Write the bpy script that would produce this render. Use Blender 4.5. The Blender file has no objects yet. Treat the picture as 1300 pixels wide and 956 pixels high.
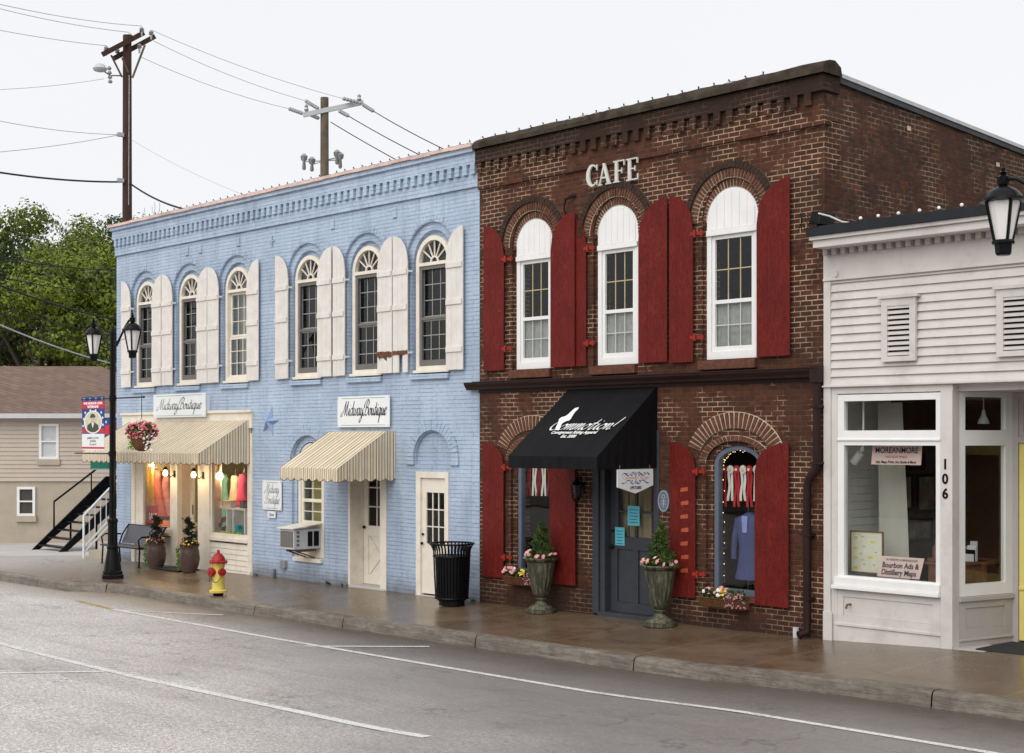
import bpy, bmesh, math, random
from math import sin, cos, pi, radians, sqrt, atan2
from mathutils import Vector, Matrix
random.seed(7)
scene = bpy.context.scene
COL = scene.collection

# ------------------------------------------------------------------ camera (50 mm lens, level, 2.5 m above the pavement)
FPX = 1810.0; CXP = 650.0; HPX = 557.0; CAMZ = 2.5
RV = (.6847, .7288); FV = (-.7288, .6847); CP = (10.2677, -14.9867)
cd = bpy.data.cameras.new('camera'); cam = bpy.data.objects.new('camera', cd); COL.objects.link(cam)
cd.sensor_width = 36; cd.lens = FPX / 1300 * 36; cd.shift_y = (HPX - 478) / 1300
cd.clip_start = .1; cd.clip_end = 2000
cam.location = (CP[0], CP[1], CAMZ)
cam.rotation_euler = (pi / 2, 0, atan2(-FV[0], FV[1]))
scene.camera = cam
# ------------------------------------------------------------------ sky, sun, exposure (bright overcast)
world = bpy.data.worlds.new('World'); scene.world = world; world.use_nodes = True
wn = world.node_tree.nodes; wl = world.node_tree.links
bg = wn['Background']; bg.inputs['Strength'].default_value = .12
sky = wn.new('ShaderNodeTexSky'); sky.sky_type = 'NISHITA'; sky.sun_disc = False
SUN_EL = radians(42); SUN_AZ = radians(162)      # azimuth measured clockwise from +Y
sky.sun_elevation = SUN_EL; sky.sun_rotation = SUN_AZ; sky.air_density = 1; sky.dust_density = 4
mixw = wn.new('ShaderNodeMix'); mixw.data_type = 'RGBA'; mixw.inputs[0].default_value = .97
tcw = wn.new('ShaderNodeTexCoord'); nzw = wn.new('ShaderNodeTexNoise'); nzw.inputs['Scale'].default_value = 1.4
nzw.inputs['Detail'].default_value = 3
rw = wn.new('ShaderNodeValToRGB')
rw.color_ramp.elements[0].position = .3; rw.color_ramp.elements[0].color = (5.95, 6.02, 6.20, 1)
rw.color_ramp.elements[1].position = .7; rw.color_ramp.elements[1].color = (6.22, 6.28, 6.42, 1)
wl.new(tcw.outputs['Generated'], nzw.inputs['Vector']); wl.new(nzw.outputs['Fac'], rw.inputs['Fac'])
wl.new(sky.outputs['Color'], mixw.inputs[6]); wl.new(rw.outputs['Color'], mixw.inputs[7])
wl.new(mixw.outputs[2], bg.inputs['Color'])
sd = bpy.data.lights.new('sun', 'SUN'); sun = bpy.data.objects.new('sun', sd); COL.objects.link(sun)
sd.energy = 1.5; sd.angle = radians(60); sd.color = (1, .96, .91)
sv = Vector((sin(SUN_AZ) * cos(SUN_EL), cos(SUN_AZ) * cos(SUN_EL), sin(SUN_EL)))
sun.rotation_euler = (-sv).to_track_quat('-Z', 'Y').to_euler(); sun.location = (0, -10, 30)
vs = scene.view_settings; vs.view_transform = 'Standard'; vs.look = 'None'; vs.exposure = .35; vs.gamma = 1
vs.use_curve_mapping = False

# ------------------------------------------------------------------ survey helpers: where a sight line meets a real plane
def ray(px, py):
    a = (px - CXP) / FPX
    return (a * RV[0] + FV[0], a * RV[1] + FV[1], -(py - HPX) / FPX)
def fa(px, py, Y=0.0):
    d = ray(px, py); t = (Y - CP[1]) / d[1]; return (CP[0] + t * d[0], CAMZ + t * d[2])
def fX(px, Y=0.0): return fa(px, HPX, Y)[0]
def fZ(px, py, Y=0.0): return fa(px, py, Y)[1]
def gr(px, py, z=0.0):
    d = ray(px, py); t = (z - CAMZ) / d[2]; return (CP[0] + t * d[0], CP[1] + t * d[1])
def dep(px, py, Zd):                                   # world point at a depth Zd
    d = ray(px, py); return Vector((CP[0] + Zd * d[0], CP[1] + Zd * d[1], CAMZ + Zd * d[2]))
def onx(px, X):                                        # Y where sight line px meets plane X
    d = ray(px, HPX); t = (X - CP[0]) / d[0]; return CP[1] + t * d[1]
HX = [(-90, -1.2), (-40, -.55), (-30, -.34), (-24, -.2), (-18.2, -.12), (-6.4, -.07), (0, 0), (1.7, .07), (6, .12), (60, .5)]
def hz(x):
    for (a, za), (b, zb) in zip(HX, HX[1:]):
        if x <= b: return za + (zb - za) * (x - a) / (b - a) if x > a else za
    return HX[-1][1]

# ------------------------------------------------------------------ node material kit
class M:
    def __init__(s, name):
        s.m = bpy.data.materials.new(name); s.m.use_nodes = True
        s.nt = s.m.node_tree; s.n = s.nt.nodes; s.l = s.nt.links; s.b = s.n['Principled BSDF']
        s.tc = s.n.new('ShaderNodeTexCoord'); s.co = s.tc.outputs['Object']
    def lk(s, a, b): s.l.new(a, b)
    def mapping(s, sc=(1, 1, 1), rot=(0, 0, 0), src=None):
        k = s.n.new('ShaderNodeMapping'); k.inputs['Scale'].default_value = sc; k.inputs['Rotation'].default_value = rot
        s.lk(src or s.co, k.inputs['Vector']); return k.outputs['Vector']
    def noise(s, scale, detail=4, rough=.6, vec=None, dist=0):
        k = s.n.new('ShaderNodeTexNoise'); k.inputs['Scale'].default_value = scale; k.inputs['Detail'].default_value = detail
        k.inputs['Roughness'].default_value = rough; k.inputs['Distortion'].default_value = dist
        s.lk(vec or s.co, k.inputs['Vector']); return k.outputs['Fac']
    def ramp(s, fac, stops):
        k = s.n.new('ShaderNodeValToRGB'); e = k.color_ramp.elements
        while len(e) < len(stops): e.new(.5)
        for i, (p, c) in enumerate(stops):
            e[i].position = p; e[i].color = (c, c, c, 1) if not hasattr(c, '__len__') else (*c, 1)
        s.lk(fac, k.inputs['Fac']); return k.outputs['Color']
    def mix(s, fac, a, b, mode='MIX'):
        k = s.n.new('ShaderNodeMix'); k.data_type = 'RGBA'; k.blend_type = mode
        for inp, v in ((0, fac), (6, a), (7, b)):
            if isinstance(v, (int, float)):
                if inp == 0: k.inputs[0].default_value = v
                else: k.inputs[inp].default_value = (v, v, v, 1)
            elif isinstance(v, tuple): k.inputs[inp].default_value = (*v, 1)
            else: s.lk(v, k.inputs[inp])
        return k.outputs[2]
    def math(s, op, a, b=0.0):
        k = s.n.new('ShaderNodeMath'); k.operation = op
        for i, v in enumerate((a, b)):
            if isinstance(v, (int, float)): k.inputs[i].default_value = v
            else: s.lk(v, k.inputs[i])
        return k.outputs[0]
    def xyz(s):
        k = s.n.new('ShaderNodeSeparateXYZ'); s.lk(s.co, k.inputs[0]); return k.outputs
    def comb(s, x=0.0, y=0.0, z=0.0):
        k = s.n.new('ShaderNodeCombineXYZ')
        for i, v in enumerate((x, y, z)):
            if isinstance(v, (int, float)): k.inputs[i].default_value = v
            else: s.lk(v, k.inputs[i])
        return k.outputs[0]
    def bump(s, h, strength=.3, dist=.01, nrm=None):
        k = s.n.new('ShaderNodeBump'); k.inputs['Strength'].default_value = strength; k.inputs['Distance'].default_value = dist
        s.lk(h, k.inputs['Height'])
        if nrm: s.lk(nrm, k.inputs['Normal'])
        return k.outputs['Normal']
    def out(s, col=None, rough=None, nrm=None, metal=None, spec=None):
        for key, v in (('Base Color', col), ('Roughness', rough), ('Normal', nrm), ('Metallic', metal), ('Specular IOR Level', spec)):
            if v is None: continue
            if isinstance(v, (int, float)): s.b.inputs[key].default_value = v
            elif isinstance(v, tuple): s.b.inputs[key].default_value = (*v, 1)
            else: s.lk(v, s.b.inputs[key])
        return s.m

def paint(name, c, rough=.55, var=.12, scale=6, bump=.15, metal=0, spec=.3, dirt=None):
    k = M(name); n1 = k.noise(scale, 5); n2 = k.noise(scale * 9, 3)
    lo = tuple(v * (1 - var) for v in c); hi = tuple(min(1, v * (1 + var * .6)) for v in c)
    col = k.ramp(n1, [(.3, lo), (.7, hi)])
    if dirt:
        d = k.ramp(k.noise(scale * .7, 6, .7), [(.5, 0.0), (.72, .55)]); col = k.mix(d, col, dirt)
    r = k.ramp(n2, [(.3, max(0, rough - .1)), (.7, min(1, rough + .12))])
    return k.out(col, r, k.bump(n2, bump, .004), metal, spec)

def brickmat(name, brick_a, brick_b, mortar, bumpd=.012, soot=.5, painted=None, sidewall=False, rowoff=0.0, mw=.0078):
    k = M(name); x, y, z = k.xyz()
    wob = k.noise(3, 2); u = k.math('ADD', x, y)
    u = k.math('ADD', u, k.math('MULTIPLY', wob, .012)); w = k.math('ADD', z, k.math('MULTIPLY', k.noise(.8, 2), .03))
    w = k.math('ADD', w, rowoff)
    fine = k.noise(28, 3); w2 = k.math('ADD', w, k.math('MULTIPLY', fine, .010)); u2 = k.math('ADD', u, k.math('MULTIPLY', fine, .012))
    br = k.n.new('ShaderNodeTexBrick'); k.lk(k.comb(u2, w2, 0.0), br.inputs['Vector'])
    br.inputs['Scale'].default_value = 1; br.inputs['Brick Width'].default_value = .176; br.inputs['Row Height'].default_value = .0655
    br.inputs['Mortar Size'].default_value = mw; br.inputs['Mortar Smooth'].default_value = .25; br.inputs['Bias'].default_value = -.1
    br.offset = .5; br.squash_frequency = 2
    fac = br.outputs['Fac']
    n1 = k.noise(1.1, 6, .65); n2 = k.noise(9, 4); n3 = k.noise(60, 3)
    height = k.math('ADD', k.math('MULTIPLY', fac, -1.0), k.math('MULTIPLY', n3, .35))
    height = k.math('ADD', height, k.math('MULTIPLY', k.noise(14, 3), .6))
    if painted:
        a, b, edge = painted
        col = k.ramp(n1, [(.28, a), (.72, b)])
        br.inputs['Brick Width'].default_value = .9; br.inputs['Color1'].default_value = (.95, .95, .95, 1); br.inputs['Color2'].default_value = (1, 1, 1, 1); br.inputs['Mortar'].default_value = (.9, .9, .9, 1)
        col = k.mix(.6, col, br.outputs['Color'], 'MULTIPLY')
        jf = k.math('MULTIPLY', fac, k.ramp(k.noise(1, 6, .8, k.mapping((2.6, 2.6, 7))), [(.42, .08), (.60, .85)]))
        col = k.mix(jf, col, edge)  # joint shadows painted in as broken strips of darker blue
        drip = k.noise(1, 5, .7, k.mapping((5, 5, .45)))
        col = k.mix(k.ramp(drip, [(.50, 0.0), (.72, .55)]), col, tuple(v * .58 for v in a)); col = k.mix(.5, col, k.ramp(k.noise(16, 5, .7), [(.3, .8), (.7, 1.15)]), 'MULTIPLY')
        col = k.mix(1.0, col, k.ramp(k.noise(.55, 4, .6), [(.32, .88), (.68, 1.07)]), 'MULTIPLY')
        chip = k.ramp(k.noise(7, 6, .75), [(.675, 0.0), (.70, .7)])
        col = k.mix(chip, col, (.25, .24, .25))
        low = k.ramp(k.math('ADD', z, k.math('MULTIPLY', k.noise(6, 4), .35)), [(.08, .85), (.42, 0.0)])
        col = k.mix(low, col, (.13, .13, .14))
        return k.out(col, k.ramp(n2, [(.3, .42), (.7, .62)]), k.bump(height, .55, bumpd), None, .35)
    br.inputs['Color1'].default_value = (*brick_a, 1); br.inputs['Color2'].default_value = (*brick_b, 1); br.inputs['Mortar'].default_value = (*mortar, 1)
    col = br.outputs['Color']
    col = k.mix(.75, col, k.ramp(n2, [(.25, .55), (.75, 1.35)]), 'MULTIPLY')
    # patches where the joints are stained dark
    st = k.ramp(n1, [(.44, 0.0), (.52, 1.0)])
    jm = k.math('MULTIPLY', k.math('MULTIPLY', fac, st), .9)
    col = k.mix(jm, col, tuple(v * .55 for v in brick_a))
    col = k.mix(k.math('MULTIPLY', k.ramp(k.noise(.9, 7, .75, k.mapping((1, 1, 1.7))), [(.45, 0.0), (.68, 1.0)]), soot), col, (.026, .019, .015))
    if not sidewall:
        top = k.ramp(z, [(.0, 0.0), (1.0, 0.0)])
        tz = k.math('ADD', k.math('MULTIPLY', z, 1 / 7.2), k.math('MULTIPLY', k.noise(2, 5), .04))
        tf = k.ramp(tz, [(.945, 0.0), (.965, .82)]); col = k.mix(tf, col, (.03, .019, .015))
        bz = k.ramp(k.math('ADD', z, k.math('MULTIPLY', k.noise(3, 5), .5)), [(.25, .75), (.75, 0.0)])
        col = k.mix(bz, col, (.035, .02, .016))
    else:
        orange = k.ramp(k.math('SUBTRACT', k.noise(2.5, 5), k.math('MULTIPLY', z, .055)), [(.19, 0.0), (.36, .5)])  # side wall only: orange brick patches, stronger lower down
        col = k.mix(k.math('MULTIPLY', orange, k.ramp(n2, [(.45, 0.0), (.6, 1.0)])), col, (.22, .066, .025))
    return k.out(col, k.ramp(n3, [(.3, .7), (.7, .95)]), k.bump(height, .9, bumpd), None, .15)

MAT = {}
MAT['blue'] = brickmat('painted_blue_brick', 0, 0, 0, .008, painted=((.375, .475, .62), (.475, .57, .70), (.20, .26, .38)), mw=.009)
MAT['brick'] = brickmat('dark_red_brick', (.105, .039, .023), (.060, .025, .017), (.46, .345, .235), .012, .55)
MAT['brickside'] = brickmat('weathered_side_brick', (.105, .046, .030), (.064, .033, .024), (.31, .245, .18), .014, .7, sidewall=True, mw=.0075)
MAT['arch'] = paint('arch_brick', (.125, .050, .030), .85, .45, 14, .5)
MAT['archdark'] = paint('sooty_arch_brick', (.045, .026, .018), .9, .4, 14, .5)
MAT['mortar'] = paint('lime_mortar', (.62, .50, .36), .95, .2, 10, .4)
MAT['mortard'] = paint('sooty_mortar', (.10, .07, .05), .95, .3, 10, .4)
MAT['white'] = paint('white_paint', (.80, .80, .79), .4, .05, 4, .08)
MAT['cream'] = paint('cream_paint', (.80, .745, .645), .45, .07, 4, .1, dirt=(.55, .48, .38))
MAT['beige'] = paint('beige_paint', (.66, .53, .40), .5, .07, 4, .1)
def shutterwhite():
    k = M('aged_white_shutter_paint'); g = k.noise(1, 5, .7, k.mapping((40, 40, 1.5))); n = k.noise(5, 4)
    col = k.ramp(n, [(.3, (.66, .62, .57)), (.7, (.76, .73, .69))])
    col = k.mix(k.ramp(g, [(.55, 0.0), (.75, .35)]), col, (.42, .38, .33))
    return k.out(col, .55, k.bump(g, .3, .004))
MAT['shw'] = shutterwhite()
def redply():
    k = M('dark_red_plywood'); g = k.noise(3.0, 6, .65, k.mapping((9, 9, 1.0), (0, .35, 0)), 2.2); n = k.noise(2, 4)
    col = k.ramp(n, [(.3, (.125, .012, .009)), (.7, (.18, .019, .013))])
    col = k.mix(k.ramp(g, [(.44, 0.0), (.50, .8), (.56, 0.0)]), col, (.05, .006, .006))
    col = k.mix(k.ramp(k.noise(6, 6, .8), [(.58, 0.0), (.74, .45)]), col, (.26, .06, .045))
    return k.out(col, .5, k.bump(g, .5, .006), None, .14)
MAT['shr'] = redply()
MAT['rust'] = paint('rusty_wood', (.16, .065, .03), .9, .5, 20, .5)
MAT['redmetal'] = paint('red_hinge_paint', (.30, .032, .022), .5, .2, spec=.15)
MAT['grey'] = paint('grey_siding_paint', (.635, .605, .575), .5, .07, 3, .12, dirt=(.42, .39, .36))
MAT['greydk'] = paint('grey_trim_paint', (.46, .42, .41), .5, .06, 3, .1)
MAT['slate'] = paint('slate_grey_paint', (.050, .054, .066), .45, .12, 5, .12, spec=.2)
MAT['slateblue'] = paint('blue_grey_paint', (.12, .145, .19), .45, .12, 5, .12)
MAT['brownmetal'] = paint('dark_brown_metal', (.026, .012, .011), .38, .2, 5, .1, spec=.2)
MAT['black'] = paint('black_metal', (.006, .006, .007), .3, .3, 8, .1, spec=.16)
MAT['blackmatte'] = paint('black_plastic', (.008, .008, .009), .6, .3, 8, .1, spec=.1)
MAT['screen'] = paint('window_screen_frame', (.16, .15, .14), .6, .1)
MAT['muntin'] = paint('screened_muntin', (.33, .32, .30), .6, .08)  # grey for the sash bars behind storm screens
MAT['yelmuntin'] = paint('yellowed_muntin', (.50, .42, .24), .6, .08)
MAT['signwhite'] = paint('sign_white', (.78, .80, .80), .4, .03, 3, .05)
MAT['ink'] = paint('sign_ink', (.02, .025, .045), .5, .1)
MAT['inkwhite'] = paint('white_lettering', (.85, .85, .85), .5, .02)
MAT['greenline'] = paint('green_border_paint', (.12, .25, .20), .5, .05)
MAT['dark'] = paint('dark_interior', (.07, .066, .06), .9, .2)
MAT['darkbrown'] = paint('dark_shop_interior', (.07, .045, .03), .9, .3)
MAT['shopwall'] = paint('warm_shop_wall', (.50, .40, .28), .9, .15)
MAT['shopgrey'] = paint('pale_grey_boards', (.66, .66, .62), .9, .06)
MAT['yellow'] = paint('yellow_door_paint', (.80, .68, .20), .4, .05)
MAT['pink'] = paint('pink_card', (.72, .52, .48), .7, .04)
MAT['cyan'] = paint('cyan_paper', (.12, .52, .62), .7, .08)
MAT['galv'] = paint('galvanised_metal', (.42, .43, .43), .35, .15, 8, .1, .8)
MAT['lgrey'] = paint('pale_grey_metal', (.55, .56, .57), .45, .08)
MAT['whitemetal'] = paint('white_railing_paint', (.68, .74, .78), .4, .06)
MAT['bulb'] = paint('unlit_bulb_glass', (.85, .85, .82), .15, .03)
MAT['darkbulb'] = paint('dark_bulb_socket', (.05, .05, .045), .4, .2)
MAT['pinkcoping'] = paint('faded_red_coping', (.70, .52, .46), .7, .2, 3, .3, dirt=(.26, .13, .09))
MAT['stonecoping'] = paint('mossy_stone_coping', (.060, .047, .035), .95, .55, 5, .9, dirt=(.024, .018, .014), spec=.1)
MAT['flash'] = paint('pale_flashing', (.55, .55, .57), .4, .15)
MAT['roofing'] = paint('flat_roofing', (.08, .08, .085), .9, .2)
def glass(name, tint=(1, 1, 1), ior=1.5, gloss=1.0):
    k = M(name); k.n.remove(k.b)
    tr = k.n.new('ShaderNodeBsdfTransparent'); tr.inputs[0].default_value = (*tint, 1)
    gl = k.n.new('ShaderNodeBsdfGlossy'); gl.inputs['Roughness'].default_value = .015; gl.inputs[0].default_value = (gloss, gloss, gloss, 1)
    fr = k.n.new('ShaderNodeFresnel'); ge = k.n.new('ShaderNodeNewGeometry'); k.lk(k.math('ADD', k.math('MULTIPLY', ge.outputs['Backfacing'], 1 / ior - ior), ior), fr.inputs[0])
    nb = k.bump(k.noise(1.6, 2), .06, .02); k.lk(nb, gl.inputs['Normal']); k.lk(nb, fr.inputs['Normal'])
    mx = k.n.new('ShaderNodeMixShader'); k.lk(fr.outputs[0], mx.inputs[0]); k.lk(tr.outputs[0], mx.inputs[1]); k.lk(gl.outputs[0], mx.inputs[2])
    k.lk(mx.outputs[0], k.n['Material Output'].inputs['Surface']); return k.m
MAT['glass'] = glass('window_glass', (.95, .965, .955), 1.42, .62)
MAT['glassdim'] = glass('screened_glass', (.60, .60, .585), 1.4, .8)
MAT['lampglass'] = paint('frosted_lamp_glass', (.80, .78, .76), .22, .05, 2, .02)
def emis(name, c, s):
    k = M(name); k.out(c, .5); k.b.inputs['Emission Color'].default_value = (*c, 1); k.b.inputs['Emission Strength'].default_value = s; return k.m
MAT['lit'] = emis('lit_bulb', (1, .76, .42), 3.2)
MAT['litsmall'] = emis('lit_fairy_bulb', (1, .68, .32), 2)

def stripes(name, axis, per=.12):
    k = M(name); x, y, z = k.xyz(); c = (x, y, z)[axis]
    f = k.math('FRACT', k.math('MULTIPLY', k.math('ADD', c, 50.0), 1 / per))
    k.n[-1]
    r = k.n.new('ShaderNodeValToRGB'); r.color_ramp.interpolation = 'CONSTANT'
    cr = (.72, .62, .44); tn = (.30, .175, .07); gy = (.15, .13, .105); wh = (.80, .74, .60)
    st = [(0, cr), (.24, tn), (.40, cr), (.46, wh), (.62, gy), (.70, wh), (.78, gy), (.86, cr)]
    e = r.color_ramp.elements
    while len(e) < len(st): e.new(.5)
    for i, (p, q) in enumerate(st): e[i].position = p; e[i].color = (*q, 1)
    k.lk(f, r.inputs['Fac'])
    col = k.mix(.5, r.outputs['Color'], k.ramp(k.noise(2.5, 5), [(.3, .75), (.7, 1.1)]), 'MULTIPLY')
    wv = k.noise(220, 2)
    return k.out(col, .85, k.bump(k.noise(2.0, 3), .25, .05, k.bump(wv, .2, .002)))
MAT['stripx'] = stripes('striped_canvas', 0); MAT['stripslope'] = stripes('striped_canvas_slope', 0, .22); MAT['stripy'] = stripes('striped_canvas_side', 1)
def canvas():
    k = M('black_canvas'); n = k.noise(1.6, 4)
    col = k.ramp(n, [(.3, (.005, .005, .006)), (.7, (.009, .009, .011))])
    return k.out(col, .62, k.bump(n, .35, .06, k.bump(k.noise(240, 2), .2, .002)), None, .12)
MAT['canvas'] = canvas()

def asphalt():
    k = M('worn_asphalt'); n1 = k.noise(.35, 6, .6); n2 = k.noise(90, 3, .7); n3 = k.noise(2.2, 6, .7, k.mapping((.35, 1.6, 1)))
    col = k.ramp(n1, [(.3, (.44, .415, .40)), (.7, (.58, .55, .53))])
    col = k.mix(.8, col, k.ramp(n2, [(.34, .45), (.5, 1.0), (.66, 1.5)]), 'MULTIPLY'); col = k.mix(.7, col, k.ramp(k.noise(26, 5, .85), [(.36, .35), (.5, .95), (.64, 1.7)]), 'MULTIPLY')
    col = k.mix(k.ramp(n3, [(.52, 0.0), (.72, .4)]), col, (.34, .27, .21))
    x, y, z = k.xyz()
    wetr = k.ramp(k.math('MULTIPLY', k.math('ADD', k.math('ADD', k.math('ADD', k.math('MULTIPLY', x, .6), k.math('MULTIPLY', y, 1.3)), k.math('MULTIPLY', k.noise(.5, 5), 3.0)), 10.1), 1 / 4.6), [(.0, 0.0), (1.0, 1.0)]); col = k.mix(k.math('MULTIPLY', wetr, .85), col, (.20, .186, .18))
    col = k.mix(.5, col, k.ramp(n2, [(.34, .55), (.66, 1.45)]), 'MULTIPLY')
    oil = k.ramp(k.noise(2.3, 3), [(.70, 0.0), (.76, .55)]); col = k.mix(oil, col, (.10, .095, .09)); col = k.mix(k.ramp(k.noise(1, 5, .7, k.mapping((.12, 1.1, 1))), [(.54, 0.0), (.66, .28)]), col, (.22, .205, .195))
    yy = k.math('ADD', y, k.math('MULTIPLY', k.math('SUBTRACT', k.noise(.7, 4), .5), .9))
    g = k.ramp(k.math('MULTIPLY', k.math('ADD', yy, 4.2), 1 / 1.7), [(.15, 0.0), (.95, .9)])
    col = k.mix(g, col, k.mix(wetr, (.25, .195, .145), (.085, .066, .052)))
    crack = k.n.new('ShaderNodeTexVoronoi'); crack.feature = 'DISTANCE_TO_EDGE'; crack.inputs['Scale'].default_value = .45
    dv = k.n.new('ShaderNodeVectorMath'); dv.operation = 'ADD'; nz = k.n.new('ShaderNodeTexNoise'); nz.inputs['Scale'].default_value = 2.5; nz.inputs['Detail'].default_value = 6
    k.lk(k.co, nz.inputs['Vector']); k.lk(k.co, dv.inputs[0]); k.lk(nz.outputs['Color'], dv.inputs[1]); k.lk(dv.outputs[0], crack.inputs['Vector'])
    ck = k.ramp(crack.outputs['Distance'], [(.0, 1.0), (.013, 0.0)])
    col = k.mix(k.math('MULTIPLY', ck, k.ramp(k.noise(.5, 2), [(.45, 0.0), (.58, .5)])), col, (.07, .064, .06))
    r = k.mix(wetr, k.ramp(k.noise(.8, 5), [(.35, .50), (.65, .68)]), k.ramp(k.noise(1.5, 6, .7, k.mapping((.4, 1.3, 1))), [(.35, .24), (.65, .5)]))
    return k.out(col, r, k.bump(n2, .7, .010), None, .35)
MAT['asphalt'] = asphalt()
def wetwalk():
    k = M('wet_concrete_pavement'); n1 = k.noise(.8, 6, .65); n2 = k.noise(120, 3); n3 = k.noise(5, 6, .7)
    wet = k.ramp(k.noise(.55, 5, .6, k.mapping((.8, 1.6, 1))), [(.22, 0.0), (.58, 1.0)])
    dry = k.ramp(n3, [(.3, (.175, .122, .076)), (.7, (.225, .160, .102))])
    wt = k.ramp(n3, [(.3, (.092, .059, .034)), (.7, (.130, .085, .050))])
    col = k.mix(wet, dry, wt)
    x, y, z = k.xyz()
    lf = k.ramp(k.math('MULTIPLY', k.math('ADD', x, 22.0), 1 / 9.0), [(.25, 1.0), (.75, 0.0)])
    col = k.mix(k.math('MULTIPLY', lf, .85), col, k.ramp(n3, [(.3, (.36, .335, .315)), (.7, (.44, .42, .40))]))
    # scored joints, every 1.52 m
    j = k.math('ABSOLUTE', k.math('SUBTRACT', k.math('FRACT', k.math('MULTIPLY', k.math('ADD', k.math('ADD', x, k.math('MULTIPLY', y, .02)), 51.5), 1 / 1.55)), .5))
    jl = k.ramp(j, [(.0, 1.0), (.008, 0.0)])
    col = k.mix(k.math('MULTIPLY', jl, .8), col, (.30, .24, .17))
    ck = k.n.new('ShaderNodeTexVoronoi'); ck.feature = 'DISTANCE_TO_EDGE'; ck.inputs['Scale'].default_value = .33; k.lk(k.n.new('ShaderNodeVectorMath').outputs[0], ck.inputs['Vector']) if False else k.lk(k.comb(k.math('ADD', x, k.math('MULTIPLY', k.noise(3, 6), .7)), k.math('ADD', y, k.math('MULTIPLY', k.noise(2.5, 6), .7)), 0.0), ck.inputs['Vector'])
    col = k.mix(k.math('MULTIPLY', k.ramp(ck.outputs['Distance'], [(.0, 1.0), (.006, 0.0)]), .6), col, (.045, .033, .022))
    spot = k.ramp(k.noise(9, 2), [(.74, 0.0), (.76, .6)]); col = k.mix(spot, col, (.05, .036, .025))
    col = k.mix(.35, col, k.ramp(n2, [(.3, .7), (.7, 1.3)]), 'MULTIPLY')
    wash = k.noise(1, 4, .6, k.mapping((1.2, .35, 1), (0, 0, .5)))
    col = k.mix(k.ramp(wash, [(.55, 0.0), (.75, .3)]), col, (.30, .23, .155))
    rg = k.mix(wet, (.40, .40, .40), (.25, .25, .25)); rg = k.mix(k.ramp(n3, [(.5, 0.0), (.8, .25)]), rg, (.5, .5, .5))
    rg = k.mix(k.math('MULTIPLY', lf, .8), rg, (.6, .6, .6))
    return k.out(col, rg, k.bump(k.math('ADD', k.math('MULTIPLY', n2, .15), k.noise(2.5, 3)), .10, .012), None, .75)
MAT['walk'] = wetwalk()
def kerbm():
    k = M('kerb_concrete'); n = k.noise(7, 7, .75); n1 = k.noise(.9, 5)
    col = k.ramp(n, [(.3, (.12, .10, .08)), (.7, (.28, .24, .195))])
    col = k.mix(k.ramp(n1, [(.4, 0.0), (.65, .5)]), col, (.085, .068, .052))
    x, y, z = k.xyz(); lay = k.noise(1, 6, .75, k.mapping((2.5, 2.5, 30)))
    col = k.mix(k.ramp(lay, [(.45, 0.0), (.68, .75)]), col, (.055, .043, .032)); col = k.mix(k.ramp(k.noise(1, 6, .75, k.mapping((1.1, 4, 18))), [(.55, 0.0), (.75, .7)]), col, (.36, .31, .26))
    return k.out(col, .5, k.bump(k.math('ADD', n, lay), .7, .02))
MAT['kerb'] = kerbm()
def linem():
    k = M('worn_road_paint'); n = k.noise(30, 5, .8); n2 = k.noise(3, 4)
    f = k.ramp(k.math('ADD', n, k.math('MULTIPLY', n2, .25)), [(.62, 0.0), (.72, .85)])
    return k.out(k.mix(f, (.72, .71, .69), (.30, .285, .275)), .6)
MAT['line'] = linem()
MAT['yline'] = paint('faded_yellow_paint', (.42, .33, .12), .7, .4, 12)
MAT['concrete'] = paint('pale_concrete', (.50, .47, .45), .75, .12, 1.2, .2)
def grassm():
    k = M('grass_ground'); return k.out(k.ramp(k.noise(3, 6), [(.3, (.035, .06, .015)), (.7, (.08, .11, .03))]), .9)
MAT['ground'] = grassm()
def shingle():
    k = M('brown_shingles'); x, y, z = k.xyz()
    br = k.n.new('ShaderNodeTexBrick'); k.lk(k.comb(x, k.math('MULTIPLY', k.math('ADD', y, z), 1.0), 0.0), br.inputs['Vector'])
    br.inputs['Scale'].default_value = 1; br.inputs['Brick Width'].default_value = .5; br.inputs['Row Height'].default_value = .22
    br.inputs['Color1'].default_value = (.19, .120, .090, 1); br.inputs['Color2'].default_value = (.14, .09, .07, 1); br.inputs['Mortar'].default_value = (.10, .06, .048, 1)
    br.inputs['Mortar Size'].default_value = .015
    return k.out(k.mix(.5, br.outputs['Color'], k.ramp(k.noise(4, 5), [(.3, .75), (.7, 1.25)]), 'MULTIPLY'), .9)
MAT['shingle'] = shingle()
MAT['tansiding'] = paint('tan_siding', (.50, .43, .36), .6, .06, 2, .05)
MAT['tanblock'] = paint('tan_painted_block', (.42, .365, .29), .8, .1, 2, .2)
MAT['bark'] = paint('bark', (.06, .045, .035), .9, .35, 8, .6)
def woodpole():
    k = M('creosoted_pole'); g = k.noise(3, 6, .7, k.mapping((9, 9, .6)))
    return k.out(k.ramp(g, [(.3, (.028, .012, .008)), (.7, (.075, .034, .022))]), .85, k.bump(g, .5, .02))
MAT['pole'] = woodpole()
MAT['polegrey'] = paint('weathered_grey_pole', (.15, .12, .085), .9, .35, 3, .4)
MAT['wire'] = paint('overhead_wire', (.018, .018, .022), .6, .1, spec=.15)
MAT['wiregrey'] = paint('grey_aluminium_wire', (.50, .51, .54), .5, .1)
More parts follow.
